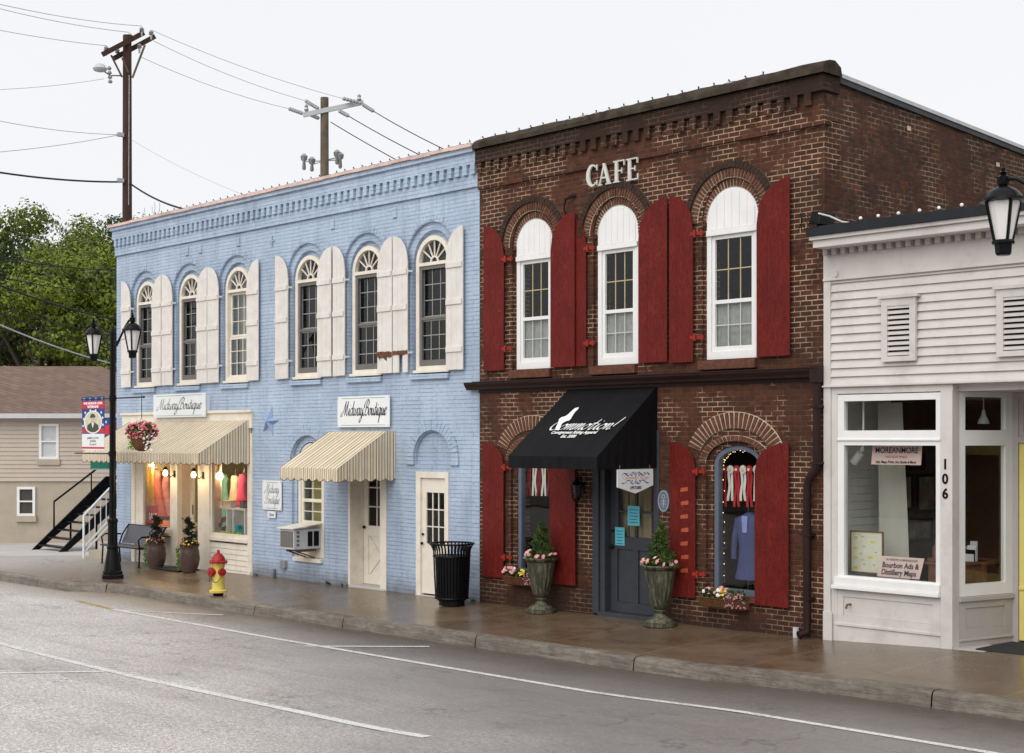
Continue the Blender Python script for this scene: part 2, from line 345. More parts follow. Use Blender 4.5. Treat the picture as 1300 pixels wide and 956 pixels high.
def leafm(name, a, b, c=None):
    k = M(name)
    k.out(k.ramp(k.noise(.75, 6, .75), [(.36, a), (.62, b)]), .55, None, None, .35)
    oi = k.n.new('ShaderNodeNewGeometry')
    rr = k.ramp(oi.outputs['Random Per Island'], [(0, .55), (1, 1.45)])
    col = k.mix(.8, k.b.inputs['Base Color'].links[0].from_socket, rr, 'MULTIPLY'); k.lk(col, k.b.inputs['Base Color'])
    tl = k.n.new('ShaderNodeBsdfTranslucent'); k.lk(col, tl.inputs['Color']); mx = k.n.new('ShaderNodeMixShader'); mx.inputs[0].default_value = .1
    k.lk(k.b.outputs[0], mx.inputs[1]); k.lk(tl.outputs[0], mx.inputs[2]); k.lk(mx.outputs[0], k.n['Material Output'].inputs['Surface'])
    return k.m
MAT['leafA'] = leafm('highlight_toned_leaves', (.016, .034, .004), (.22, .28, .020))  # light end of the ramp raised to paint highlights on the crowns
MAT['leafB'] = leafm('shade_darkened_leaves', (.012, .026, .006), (.055, .090, .014))  # leaf colour darkened so gaps between clumps look like deep shadow
MAT['box'] = leafm('clipped_evergreen_leaves', (.020, .050, .010), (.10, .155, .030))
MAT['boxdark'] = leafm('dark_topiary_leaves', (.008, .014, .006), (.022, .034, .014))
MAT['trail'] = leafm('trailing_lime_leaves', (.09, .20, .02), (.20, .34, .04))
def petal(name, c): return paint(name, c, .6, .15, 30, .1)
for n_, c_ in dict(ppink=(.75, .30, .34), prose=(.62, .07, .12), pyellow=(.85, .66, .06), pwhite=(.85, .80, .74), pblush=(.82, .50, .42), pblue=(.12, .16, .48), ppurple=(.30, .10, .16), pmauve=(.45, .20, .24), polive=(.36, .30, .08)).items():
    MAT[n_] = petal(n_, c_)
def urnm():
    k = M('mossy_iron_urn'); g = k.noise(5, 6, .75, k.mapping((4, 4, .7)))
    return k.out(k.ramp(g, [(.36, (.012, .013, .009)), (.50, (.060, .060, .036)), (.66, (.17, .165, .10))]), .6, k.bump(g, .4, .01))
MAT['urn'] = urnm()
MAT['pot'] = paint('glazed_brown_pot', (.085, .052, .046), .25, .3, 5, .15)
MAT['coco'] = paint('coco_fibre', (.15, .075, .03), .95, .45, 40, .9)
MAT['hydy'] = paint('yellow_hydrant_paint', (.74, .60, .13), .4, .12, 8, .3, dirt=(.30, .20, .07))
MAT['hydr'] = paint('red_hydrant_paint', (.36, .020, .022), .38, .3, 8, .3, dirt=(.14, .02, .015))
MAT['chain'] = paint('rusty_chain', (.12, .05, .035), .7, .3)
MAT['mat'] = paint('rubber_doormat', (.03, .03, .033), .8, .3, 60, .6)
MAT['curtain'] = paint('sheer_white_curtain', (.72, .70, .65), .9, .05)
MAT['tancurtain'] = paint('tan_curtain', (.40, .30, .16), .9, .2)
MAT['wood'] = paint('brown_wood', (.20, .09, .045), .6, .3, 6, .2)
for n_, c_ in dict(coral=(.78, .22, .16), rosec=(.72, .30, .30), mint=(.28, .60, .46), creamc=(.75, .62, .44), hotpink=(.70, .06, .18), redc=(.50, .03, .04), maroon=(.28, .012, .035), ivory=(.78, .76, .70), navy=(.10, .13, .33), lime=(.50, .68, .05), orange=(.85, .22, .05), cyanc=(.05, .42, .50), flagred=(.55, .04, .06), flagblue=(.035, .07, .25), sepia=(.42, .40, .28), sepiadk=(.07, .08, .05), sepialt=(.62, .58, .44), green=(.02, .16, .11), grayc=(.35, .35, .34), brownc=(.16, .08, .05), lavender=(.30, .33, .70)).items():
    MAT[n_] = paint('cloth_' + n_ if n_ not in ('sepia', 'green') else n_, c_, .8, .18, 12, .3)

# ------------------------------------------------------------------ object kit
ORG = {}
def tag(o, label=None, cat=None, group=None, kind=None):
    if label: o['label'] = label
    if cat: o['category'] = cat
    if group: o['group'] = group
    if kind: o['kind'] = kind
    return o
def thing(name, label, cat, loc=(0, 0, 0), group=None):
    o = bpy.data.objects.new(name, None); COL.objects.link(o); o.location = loc; o.empty_display_size = .1
    ORG[o.name] = Vector(loc); return tag(o, label, cat, group)
class MB:
    def __init__(s): s.v = []; s.f = []
    def add(s, vs_, fs_):
        n = len(s.v); s.v += [tuple(v) for v in vs_]; s.f += [tuple(i + n for i in f) for f in fs_]; return s
    def quad(s, a, b, c, d): return s.add([a, b, c, d], [(0, 1, 2, 3)])
    def box(s, x0, x1, y0, y1, z0, z1):
        vs_ = [(x, y, z) for x in (x0, x1) for y in (y0, y1) for z in (z0, z1)]
        return s.add(vs_, [(0, 1, 3, 2), (4, 6, 7, 5), (0, 4, 5, 1), (2, 3, 7, 6), (0, 2, 6, 4), (1, 5, 7, 3)])
    def prism(s, pts, ext):
        n = len(pts); e = Vector(ext); a = [Vector(p) for p in pts]
        return s.add(a + [p + e for p in a], [tuple(range(n)), tuple(range(2 * n - 1, n - 1, -1))] + [(i, i + n, (i + 1) % n + n, (i + 1) % n) for i in range(n)])
    def pxz(s, poly, y0, y1): return s.prism([(x, y0, z) for x, z in poly], (0, y1 - y0, 0))
    def bar(s, a, b, w, h=None, up=(0, 0, 1)):             # rectangular bar from a to b
        a = Vector(a); b = Vector(b); d = (b - a).normalized(); u = Vector(up)
        if abs(d.dot(u)) > .98: u = Vector((0, 1, 0))
        sx = d.cross(u).normalized(); uz = sx.cross(d).normalized(); h = h or w; sx *= w / 2; uz *= h / 2
        vs_ = [a - sx - uz, a + sx - uz, a + sx + uz, a - sx + uz, b - sx - uz, b + sx - uz, b + sx + uz, b - sx + uz]
        return s.add(vs_, [(3, 2, 1, 0), (4, 5, 6, 7), (0, 1, 5, 4), (1, 2, 6, 5), (2, 3, 7, 6), (3, 0, 4, 7)])
    def tube(s, pts, r, n=8, closed=False):
        pts = [Vector(p) for p in pts]; m = len(pts); rs = r if hasattr(r, '__len__') else [r] * m
        base = len(s.v); prev = None
        for i, p in enumerate(pts):
            if closed: d = pts[(i + 1) % m] - pts[i - 1]
            else: d = pts[min(i + 1, m - 1)] - pts[max(i - 1, 0)]
            d.normalize()
            if prev is None:
                u = Vector((0, 0, 1)) if abs(d.z) < .9 else Vector((1, 0, 0)); a = d.cross(u).normalized()
            else:
                a = (prev - d * prev.dot(d)).normalized()
            prev = a; b = d.cross(a)
            for k in range(n):
                t = 2 * pi * k / n; s.v.append(tuple(p + (a * cos(t) + b * sin(t)) * rs[i]))
        for i in range(m - (0 if closed else 1)):
            j = (i + 1) % m
            for k in range(n):
                s.f.append((base + i * n + k, base + i * n + (k + 1) % n, base + j * n + (k + 1) % n, base + j * n + k))
        if not closed:
            s.f.append(tuple(base + k for k in range(n - 1, -1, -1))); s.f.append(tuple(base + (m - 1) * n + k for k in range(n)))
        return s
    def lathe(s, cx, cy, prof, n=24, flute=0, fn=12, sx=1, sy=1, cap=True):
        base = len(s.v); m = len(prof)
        for r, z in prof:
            for k in range(n):
                t = 2 * pi * k / n; rr = r * (1 + flute * (abs(cos(fn * t / 2)) - .5)) if flute else r
                s.v.append((cx + rr * cos(t) * sx, cy + rr * sin(t) * sy, z))
        for i in range(m - 1):
            for k in range(n):
                s.f.append((base + i * n + k, base + i * n + (k + 1) % n, base + (i + 1) * n + (k + 1) % n, base + (i + 1) * n + k))
        if cap:
            s.f.append(tuple(base + k for k in range(n - 1, -1, -1))); s.f.append(tuple(base + (m - 1) * n + k for k in range(n)))
        return s
    def sphere(s, c, r, n=10, m=7, sz=1):
        cx, cy, cz = c; prof = [(max(.0005, r * sin(pi * i / m)), cz - r * sz * cos(pi * i / m)) for i in range(m + 1)]
        return s.lathe(cx, cy, prof, n)
    def holes(s, outer, hs, y0, y1):
        cu = bpy.data.curves.new('t', 'CURVE'); cu.dimensions = '2D'; cu.fill_mode = 'BOTH'; cu.extrude = abs(y1 - y0) / 2
        for loop in [outer] + list(hs):
            sp = cu.splines.new('POLY'); sp.points.add(len(loop) - 1); sp.use_cyclic_u = True
            for p, q in zip(sp.points, loop): p.co = (q[0], q[1], 0, 1)
        ob = bpy.data.objects.new('t', cu); COL.objects.link(ob); dg = bpy.context.evaluated_depsgraph_get(); dg.update()
        me = bpy.data.meshes.new_from_object(ob.evaluated_get(dg)); ym = (y0 + y1) / 2
        s.add([(v.co.x, ym - v.co.z, v.co.y) for v in me.vertices], [tuple(p.vertices) for p in me.polygons])
        bpy.data.objects.remove(ob); bpy.data.curves.remove(cu); bpy.data.meshes.remove(me); return s
    def xf(s, mat):
        s.v = [tuple(mat @ Vector(v)) for v in s.v]; return s
    def build(s, name, mat, parent=None, smooth=None, bevel=0, label=None, cat=None, loc=None, group=None, kind=None):
        org = ORG.get(parent.name, Vector()) if parent else Vector(loc or (0, 0, 0))
        me = bpy.data.meshes.new(name); me.from_pydata([tuple(Vector(v) - org) for v in s.v], [], s.f); me.update()
        bm = bmesh.new(); bm.from_mesh(me)
        if len(bm.faces) < 60000: bmesh.ops.recalc_face_normals(bm, faces=bm.faces)
        bm.to_mesh(me); bm.free()
        me.materials.append(MAT[mat] if isinstance(mat, str) else mat)
        if smooth is not None:
            me.polygons.foreach_set('use_smooth', [True] * len(me.polygons)); me.set_sharp_from_angle(angle=radians(smooth))
        o = bpy.data.objects.new(name, me); COL.objects.link(o)
        if parent: o.parent = parent
        else: o.location = org
        ORG[o.name] = org
        if bevel:
            md = o.modifiers.new('bevel', 'BEVEL'); md.width = bevel; md.segments = 1; md.limit_method = 'ANGLE'
        return tag(o, label, cat, group, kind)
def copy_tree(o, parent=None):
    c = o.copy(); COL.objects.link(c); c.parent = parent
    for ch in list(o.children): copy_tree(ch, c)
    return c
def rect(x0, x1, z0, z1): return [(x0, z0), (x1, z0), (x1, z1), (x0, z1)]
def arcpoly(xc, w, z0, spring, rise, n=20):
    return [(xc - w, z0), (xc + w, z0)] + [(xc + w * cos(pi * i / n), spring + rise * sin(pi * i / n)) for i in range(n + 1)]
def keyhole(xc, w, w2, z0, zs, spring, rise2, n=20):
    return [(xc - w, z0), (xc + w, z0), (xc + w, zs), (xc + w2, zs)] + [(xc + w2 * cos(pi * i / n), spring + rise2 * sin(pi * i / n)) for i in range(n + 1)] + [(xc - w2, zs), (xc - w, zs)]
def ringpoly(xc, r0, r1, spring, k0=1, k1=1, a0=0, a1=pi, n=24):
    a = [a0 + (a1 - a0) * i / n for i in range(n + 1)]
    return [(xc + r1 * cos(t), spring + r1 * k1 * sin(t)) for t in a] + [(xc + r0 * cos(t), spring + r0 * k0 * sin(t)) for t in reversed(a)]
def voussoirs(mb, xc, spring, r0, r1, n, y0, y1, a0=0, a1=pi, k=1.0, gap=.22):
    for i in range(n):
        t0 = a0 + (a1 - a0) * (i + gap / 2 + random.uniform(-.04, .04)) / n; t1 = a0 + (a1 - a0) * (i + 1 - gap / 2) / n
        j = random.uniform(-.004, .004); ra, rb = r0 + .004, r1 - .004 + j
        mb.pxz([(xc + ra * cos(t0), spring + ra * k * sin(t0)), (xc + rb * cos(t0), spring + rb * k * sin(t0)), (xc + rb * cos(t1), spring + rb * k * sin(t1)), (xc + ra * cos(t1), spring + ra * k * sin(t1))], y0 + j, y1)
def ribbons(mb, strokes, O, U, V, nib, ang=40, shear=0.0, smooth=6, sx=1, sy=1, minw=.18):
    """calligraphy: strokes of (x,y) swept with a flat pen nib, laid on plane O + x U + y V"""
    O, U, V = Vector(O), Vector(U).normalized(), Vector(V).normalized(); N = U.cross(V).normalized()
    nx, ny = cos(radians(ang)), sin(radians(ang))
    for si, st in enumerate(strokes):
        p = [Vector((x, y, 0)) for x, y in st]
        if smooth > 1 and len(p) > 2:
            q = []
            for i in range(len(p) - 1):
                a, b, c, d = p[max(i - 1, 0)], p[i], p[i + 1], p[min(i + 2, len(p) - 1)]
                for k in range(smooth):
                    t = k / smooth; q.append(.5 * ((2 * b) + (c - a) * t + (2 * a - 5 * b + 4 * c - d) * t * t + (3 * b - a - 3 * c + d) * t ** 3))
            q.append(p[-1]); p = q
        pts = [Vector(((a.x + a.y * shear) * sx, a.y * sy, 0)) for a in p]
        L, R_ = [], []
        for i, a in enumerate(pts):
            d = (pts[min(i + 1, len(pts) - 1)] - pts[max(i - 1, 0)]);
            if d.length < 1e-9: d = Vector((1, 0, 0))
            d.normalize(); w = nib * max(minw, abs(d.x * ny - d.y * nx)) / 2; nn = Vector((-d.y, d.x, 0)) * w
            off = N * (.0002 * si + .00001 * i)
            L.append(O + U * (a + nn).x + V * (a + nn).y + off); R_.append(O + U * (a - nn).x + V * (a - nn).y + off)
        n = len(pts); mb.add(L + R_, [(i, i + n, i + 1 + n, i + 1) for i in range(n - 1)])
    return mb
def text(s, size, O, U, V, mat, parent, name='lettering', shear=0, bold=0, sx=1, align='CENTER', depth=0.0006, spacing=1.0, label=None):
    cu = bpy.data.curves.new('t', 'FONT'); cu.body = s; cu.size = size; cu.align_x = align; cu.shear = shear; cu.offset = bold; cu.extrude = depth
    cu.resolution_u = 3; cu.space_character = spacing
    ob = bpy.data.objects.new('t', cu); COL.objects.link(ob); dg = bpy.context.evaluated_depsgraph_get(); dg.update()
    me = bpy.data.meshes.new_from_object(ob.evaluated_get(dg)); O, U, V = Vector(O), Vector(U).normalized(), Vector(V).normalized(); N = U.cross(V)
    mb = MB(); mb.add([O + U * v.co.x * sx + V * v.co.y + N * (v.co.z + depth) for v in me.vertices], [tuple(p.vertices) for p in me.polygons])
    bpy.data.objects.remove(ob); bpy.data.curves.remove(cu); bpy.data.meshes.remove(me)
    return mb.build(name, mat, parent, label=label)
def leaves(mb, pts, size, flat=.6, var=.4, up=.3, nrm=None):
    rnd = random.uniform
    for pi_, p in enumerate(pts):
        s = size * (1 + rnd(-var, var)); d = Vector((rnd(-1, 1), rnd(-1, 1), rnd(-1, 1)))
        if nrm: N_ = nrm[pi_] + Vector((rnd(-1, 1), rnd(-1, 1), rnd(-1, 1))) * .4; d = d.cross(N_)
        if d.length < .1: d = Vector((1, 0, 0))
        d.normalize(); e = d.cross(N_) if nrm else d.cross(Vector((rnd(-1, 1), rnd(-1, 1), rnd(-1, 1) + up)))
        if e.length < .05: e = d.orthogonal()
        e.normalize(); n = d.cross(e) * s * .18; p = Vector(p)
        mb.add([p - d * s * .5, p + e * s * flat * .5 + n, p + d * s * .5, p - e * s * flat * .5 + n], [(0, 1, 2, 3)])
    return mb
def blob_pts(c, r, n, shell=.55, sz=1.0):
    out = []
    while len(out) < n:
        d = Vector((random.gauss(0, 1), random.gauss(0, 1), random.gauss(0, 1))).normalized(); q = (shell + (1 - shell) * random.random() ** .6)
        out.append(Vector(c) + Vector((d.x * r * q, d.y * r * q, d.z * r * q * sz)))
    return out
def flowers(mb, pts, r):
    for p in pts:                                   # small domed blossoms of six petals
        p = Vector(p); N = Vector((random.uniform(-.6, .6), random.uniform(-1, -.1), random.uniform(.1, .9))).normalized(); a = N.orthogonal().normalized(); b = N.cross(a)
        ph = random.random(); rr = r * random.uniform(.75, 1.25); vs_ = [p + N * rr * .35]
        for k in range(12):
            t = 2 * pi * k / 12 + ph; q = rr * (1 if k % 2 else .72); vs_.append(p + (a * cos(t) + b * sin(t)) * q - N * rr * .15 * (k % 2))
        mb.add(vs_, [(0, 1 + k, 1 + (k + 1) % 12) for k in range(12)])
    return mb
X3, Y3, Z3 = Vector((1, 0, 0)), Vector((0, 1, 0)), Vector((0, 0, 1))

# ================================================================== THE SETTING
def strip(mb, xs, prof):
    """sheet along X; prof(x) -> list of (y, z)"""
    rows = [prof(x) for x in xs]; m = len(rows[0]); base = len(mb.v)
    for x, r in zip(xs, rows): mb.v += [(x, y, z) for y, z in r]
    for i in range(len(xs) - 1):
        for k in range(m - 1):
            mb.f.append((base + i * m + k, base + (i + 1) * m + k, base + (i + 1) * m + k + 1, base + i * m + k + 1))
    return mb
def xr(a, b, s): n = max(1, int(round((b - a) / s))); return [a + (b - a) * i / n for i in range(n + 1)]
def kY(x):                                            # face line of the kerb
    if x < -14.6: return -2.93
    if x < -13.8: return -2.93 + (x + 14.6) / .8 * .5
    return -2.43 + .02 * sin(x * .8)
RD = .17
g = MB(); g.add([(-900, -900, -1.6), (900, -900, -1.6), (900, 900, -1.6), (-900, 900, -1.6)], [(0, 1, 2, 3)]); g.build('ground', 'ground', kind='structure')
r_ = MB(); strip(r_, xr(-90, 60, 1.0), lambda x: [(kY(x) + .05, hz(x) - .05 - RD), (kY(x) - .5, hz(x) - .05 - RD), (-9, hz(x) - .10), (-16, hz(x) - .03), (-40, hz(x) - .1)])
r_.build('road', 'asphalt', kind='structure', smooth=60)
# opposite pavement, behind the camera
o_ = MB(); strip(o_, xr(-90, 60, 6), lambda x: [(-26, hz(x) - .14), (-26, hz(x) + .05), (-30, hz(x) + .08), (-60, hz(x) + .1)]); o_.build('opposite_pavement', 'kerb', kind='structure')
def yb(x): return max(kY(x) + .25, min(.6, -1.28 + (x + 21.3) * .98))
w_ = MB(); strip(w_, xr(-24.5, 40, .75), lambda x: [(kY(x) + .17, hz(x) - .055), (min(-1.2, (kY(x) + yb(x)) / 2 + .2), hz(x) - .03), (min(.02, yb(x) - .02), hz(x)), (yb(x), hz(x) + .001)])
strip(w_, xr(.3, 40, .75), lambda x: [(.6, hz(x) + .003), (1.6, hz(x) + .003)])
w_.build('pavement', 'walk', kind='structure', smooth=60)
kb = MB(); joints = sorted([gr(282, 770, -.12)[0], gr(414, 785, -.12)[0], gr(578, 810, -.1)[0], gr(787, 838, -.08)[0], gr(46, 733, -.15)[0]])
joints.append(-13.9); joints.sort(); segs = [-24.5] + joints + [2.9, 6, 9, 12, 16, 20, 30, 40]
for a, b in zip(segs, segs[1:]):
    strip(kb, xr(a + .008, b - .008, .1) if b - a > .4 else [a, b], lambda x: [(kY(x) + .17, hz(x) - .053), (kY(x) + .05, hz(x) - .058 + .003 * sin(x * 7)), (kY(x) + .012, hz(x) - .072), (kY(x), hz(x) - .10), (kY(x) - .02, hz(x) - RD - .07)])
kb.build('kerb', 'kerb', kind='structure', smooth=40)
ki = MB(); strip(ki, xr(-24.5, 40, .1), lambda x: [(kY(x) + .17, hz(x) - .075), (kY(x) + .04, hz(x) - .10), (kY(x) + .03, hz(x) - .3)]); ki.build('kerb_joint_filler', 'brownmetal', kind='structure')
# painted parking lines
def paintline(pts, w, name='parking_line', mat='line'):
    mb = MB()
    for (x0, y0), (x1, y1) in zip(pts, pts[1:]):
        d = Vector((x1 - x0, y1 - y0, 0)).normalized(); n_ = Vector((-d.y, d.x, 0)) * w / 2; k = max(2, int(Vector((x1 - x0, y1 - y0, 0)).length / .5))
        for i in range(k):
            a = Vector((x0 + (x1 - x0) * i / k, y0 + (y1 - y0) * i / k, 0)); b = Vector((x0 + (x1 - x0) * (i + 1) / k, y0 + (y1 - y0) * (i + 1) / k, 0))
            def zz(v):
                yk = kY(v.x); base = hz(v.x) - .05 - RD
                if v.y > yk - .5: return base + .005
                t = (yk - .5 - v.y) / (9 + yk - .5) if v.y > -9 else 1
                t = (yk - .5 - v.y) / (yk - .5 + 9); t = min(1, max(0, t)); return base + (hz(v.x) - .10 - base) * t + .005
            q = [a - n_, b - n_, b + n_, a + n_]; mb.add([(p.x, p.y, zz(p)) for p in q], [(0, 1, 2, 3)])
    return mb.build(name, mat, kind='structure')
def gl_(px, py): return gr(px, py, -.24)
A0, A1 = gl_(143, 769.5), gl_(644, 866.5); dA = ((A1[0] - A0[0]), (A1[1] - A0[1]))
paintline([A0, (A1[0] + dA[0], A1[1] + dA[1] * .2)], .10)
paintline([gl_(150, 771), gl_(283, 776)], .08); paintline([gl_(385, 819), gl_(545, 818.5)], .09)
B0, B1 = gl_(-20, 814), gl_(172, 866); paintline([B0, B1, (B1[0] + 5, B1[1] + .1)], .12); paintline([gl_(-30, 862.6), gl_(133, 858)], .11)
paintline([gl_(98, 758), gl_(143, 769.5)], .10, 'yellow_kerb_line', 'yline')

# side street and ground falling away to the left
ss = MB(); q = [(-18.3, .3), (-24.6, -2.7), (-40, -2.9), (-90, -3), (-90, 60), (-12, 60), (-12, 12), (-18.3, 12)]
def zside(x, y): return max(-.62, hz(x) - .11 - max(0, y) * .008)
sg = MB(); nx_, ny_ = 34, 24
for i in range(nx_ + 1):
    for j in range(ny_ + 1):
        x = -90 + (71.65) * i / nx_; y = -2.9 + 60 * j / ny_; sg.v.append((x, y, zside(x, y)))
for i in range(nx_):
    for j in range(ny_): sg.f.append((i * (ny_ + 1) + j, (i + 1) * (ny_ + 1) + j, (i + 1) * (ny_ + 1) + j + 1, i * (ny_ + 1) + j + 1))
sg.build('side_street', 'concrete', kind='structure', smooth=60)

# ================================================================== BLUE BUILDING
BX0, BX1 = -18.26, -6.43
blue = thing('brick_building', 'two storey building of light blue painted brick with white shutters', 'building', (BX0, 0, 0))
ZB = 6.47; SP = 5.40; HW = .43
WXC = [-17.03, -15.25, -13.50, -11.12, -9.38, -7.63]
SF = (-17.50, -12.93, -.3, 2.72)          # shop front opening
D2 = (-9.86, -8.80, -.3, 2.30); D3 = (-7.97, -7.20, -.3, 1.93)
LWc, LWh, LWs = -11.07, .40, 2.02         # lower arched window
BAc, BAh = -7.57, .40                     # blind arch above the white door
L0 = [keyhole(c, HW + .07, HW + .22, 3.56, SP - .10, SP, HW + .22) for c in WXC]
L1 = [arcpoly(c, HW + .07, 3.56, SP, HW + .09) for c in WXC]
L2 = [arcpoly(c, HW, 3.58, SP, HW) for c in WXC]
def blind(c, w, zs, rise): return [(c - w, zs - .12)] + [(c + w, zs - .12)] + [(c + w * cos(pi * i / 18), zs + rise * sin(pi * i / 18)) for i in range(19)]
gf = [rect(*SF), rect(*D2), rect(*D3)]
lw = arcpoly(LWc, LWh + .02, .33, LWs, LWh + .02)
wb_ = MB()
wb_.holes(rect(BX0, BX1, -.6, ZB), L0 + gf + [arcpoly(LWc, LWh + .12, .33, LWs, LWh + .14), blind(BAc, .45, 2.20, .42)], 0, .05)
wb_.holes(rect(BX0, BX1, -.6, ZB), L1 + gf + [lw], .0502, .12)
wb_.holes(rect(BX0, BX1, -.6, 6.9), L2 + gf + [lw], .1202, .32)
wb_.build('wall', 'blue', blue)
# belt, dentils, frieze, coping courses
cb = MB()
cb.box(BX0 + .0, BX1, -.045, .12, ZB, 6.822)
x = BX0 + .06
while x < BX1 - .1:
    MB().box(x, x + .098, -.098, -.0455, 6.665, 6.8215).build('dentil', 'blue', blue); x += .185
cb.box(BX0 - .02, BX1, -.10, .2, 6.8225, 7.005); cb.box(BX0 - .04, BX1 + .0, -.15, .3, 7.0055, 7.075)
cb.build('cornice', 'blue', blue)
cp = MB(); n = 24
for i in range(n):
    a = BX0 - .08 + (BX1 - BX0 + .08) * i / n; b = BX0 - .08 + (BX1 - BX0 + .08) * (i + 1) / n; j = random.uniform(-.006, .006)
    cp.pxz([(a, 7.078 + j), (b - .003, 7.078 + j), (b - .003, 7.13 + j), (a, 7.13 + j)], -.19, .1); cp.prism([(a, -.19, 7.13 + j), (a, .1, 7.13 + j), (a, .1, 7.17 + j)], (b - a - .003, 0, 0))
cp.build('coping', 'pinkcoping', blue)
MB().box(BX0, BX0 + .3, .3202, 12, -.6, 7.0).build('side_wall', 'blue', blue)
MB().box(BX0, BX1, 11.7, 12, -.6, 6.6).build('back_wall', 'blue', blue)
MB().box(BX0 + .3, BX1, .3, 11.7, 6.5, 6.6).build('roof', 'roofing', blue)
def room(parent, x0, x1, y0, y1, z0, z1, mat, name='room'):
    mb = MB(); vs_ = [(x, y, z) for x in (x0, x1) for y in (y0, y1) for z in (z0, z1)]
    mb.add(vs_, [(0, 1, 3, 2), (4, 6, 7, 5), (2, 3, 7, 6), (0, 2, 6, 4), (1, 5, 7, 3)]); return mb.build(name, mat, parent)
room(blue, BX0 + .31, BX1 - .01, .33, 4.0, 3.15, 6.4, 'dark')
# arch rings moulded in the wall over windows and doors (painted brick)
for c in WXC:
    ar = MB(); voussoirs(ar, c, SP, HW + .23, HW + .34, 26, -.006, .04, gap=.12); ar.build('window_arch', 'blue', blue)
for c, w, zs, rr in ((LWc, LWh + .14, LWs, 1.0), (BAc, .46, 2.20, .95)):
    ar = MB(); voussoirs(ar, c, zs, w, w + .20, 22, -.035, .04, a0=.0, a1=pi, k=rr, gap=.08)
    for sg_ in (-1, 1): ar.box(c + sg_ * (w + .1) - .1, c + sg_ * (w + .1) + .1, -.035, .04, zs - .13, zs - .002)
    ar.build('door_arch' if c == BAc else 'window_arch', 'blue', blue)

def muntins(mb, x0, x1, z0, z1, nx, nz, y0, y1, w=.014):
    for i in range(1, nx):
        x = x0 + (x1 - x0) * i / nx; mb.box(x - w / 2, x + w / 2, y0, y1, z0, z1)
    for j in range(1, nz):
        z = z0 + (z1 - z0) * j / nz
        for i in range(nx):
            a = x0 + (x1 - x0) * i / nx + (w / 2 if i else 0); b = x0 + (x1 - x0) * (i + 1) / nx - (w / 2 if i < nx - 1 else 0)
            mb.box(a, b, y0 + .001, y1 - .001, z - w / 2, z + w / 2)
def fanwindow(parent, c, half, z0, sp, y, screened, label=None):
    """round topped sash window: white frame, fanlight with spokes, two sashes of nine panes"""
    fr = MB(); t = .075; zt = sp - .055
    fr.holes(arcpoly(c, half - .002, z0, sp, half - .002), [arcpoly(c, half - t, sp, sp, half - t), rect(c - half + t, c + half - t, z0 + .11, zt)], y, y + .09)
    fr.box(c - half - .03, c + half + .03, y - .05, y - .0005, z0 - .002, z0 + .045)
    f = fr.build('window', 'cream', parent, bevel=.004, label=label)
    fan = MB(); r0 = half - t
    for a in (36, 63, 90, 117, 144):
        q = radians(a); fan.bar((c + .09 * cos(q), y + .045, sp + .09 * sin(q)), (c + r0 * cos(q), y + .045, sp + r0 * sin(q)), .018, .022, up=(0, 1, 0))
    fan.pxz(ringpoly(c, .075, .10, sp + .001), y + .03, y + .06)
    fan.build('fanlight_bars', 'cream', f)
    g_ = MB(); g_.pxz([(c + (r0 + .01) * cos(pi * i / 16), sp + (r0 + .01) * sin(pi * i / 16)) for i in range(17)], y + .062, y + .064); g_.build('fanlight_pane', 'glass', f)
    x0, x1 = c - half + t, c + half - t; za, zb = z0 + .11, zt; zm = (za + zb) / 2 - .04; w = .045
    if screened:
        sc = MB(); sc.holes(rect(x0 + .003, x1 - .003, za + .003, zb - .003), [rect(x0 + .055, x1 - .055, za + .10, zm - .02), rect(x0 + .055, x1 - .055, zm + .02, zb - .06)], y + .02, y + .045)
        sc.build('storm_sash', 'screen', f)
    for k, (a, b) in enumerate(((za, zm), (zm + .002, zb))):
        yy = y + .05 + (.0 if k == 0 else .028)
        s_ = MB(); s_.holes(rect(x0 + .004, x1 - .004, a + .004, b - .003), [rect(x0 + w, x1 - w, a + w, b - w)], yy, yy + .026)
        muntins(s_, x0 + w, x1 - w, a + w, b - w, 3, 3, yy + .004, yy + .022)
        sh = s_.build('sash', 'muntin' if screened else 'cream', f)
        MB().box(x0 + w - .004, x1 - w + .004, yy + .012, yy + .014, a + w - .004, b - w + .004).build('pane', 'glassdim' if screened else 'glass', f)
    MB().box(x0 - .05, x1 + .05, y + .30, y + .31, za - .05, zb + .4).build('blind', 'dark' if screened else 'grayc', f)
    return f
nm = ['first', 'second', 'third', 'fourth', 'fifth', 'sixth']
for i, c in enumerate(WXC):
    fanwindow(blue, c, HW, 3.585, SP, .045, i != 2, label='clear white sash window without a grey storm screen' if i == 2 else None)
    sl = MB(); sl.box(c - HW - .06, c + HW + .06, -.06, .02, 3.475, 3.555); sl.build('window_sill', 'blue', blue, bevel=.006)

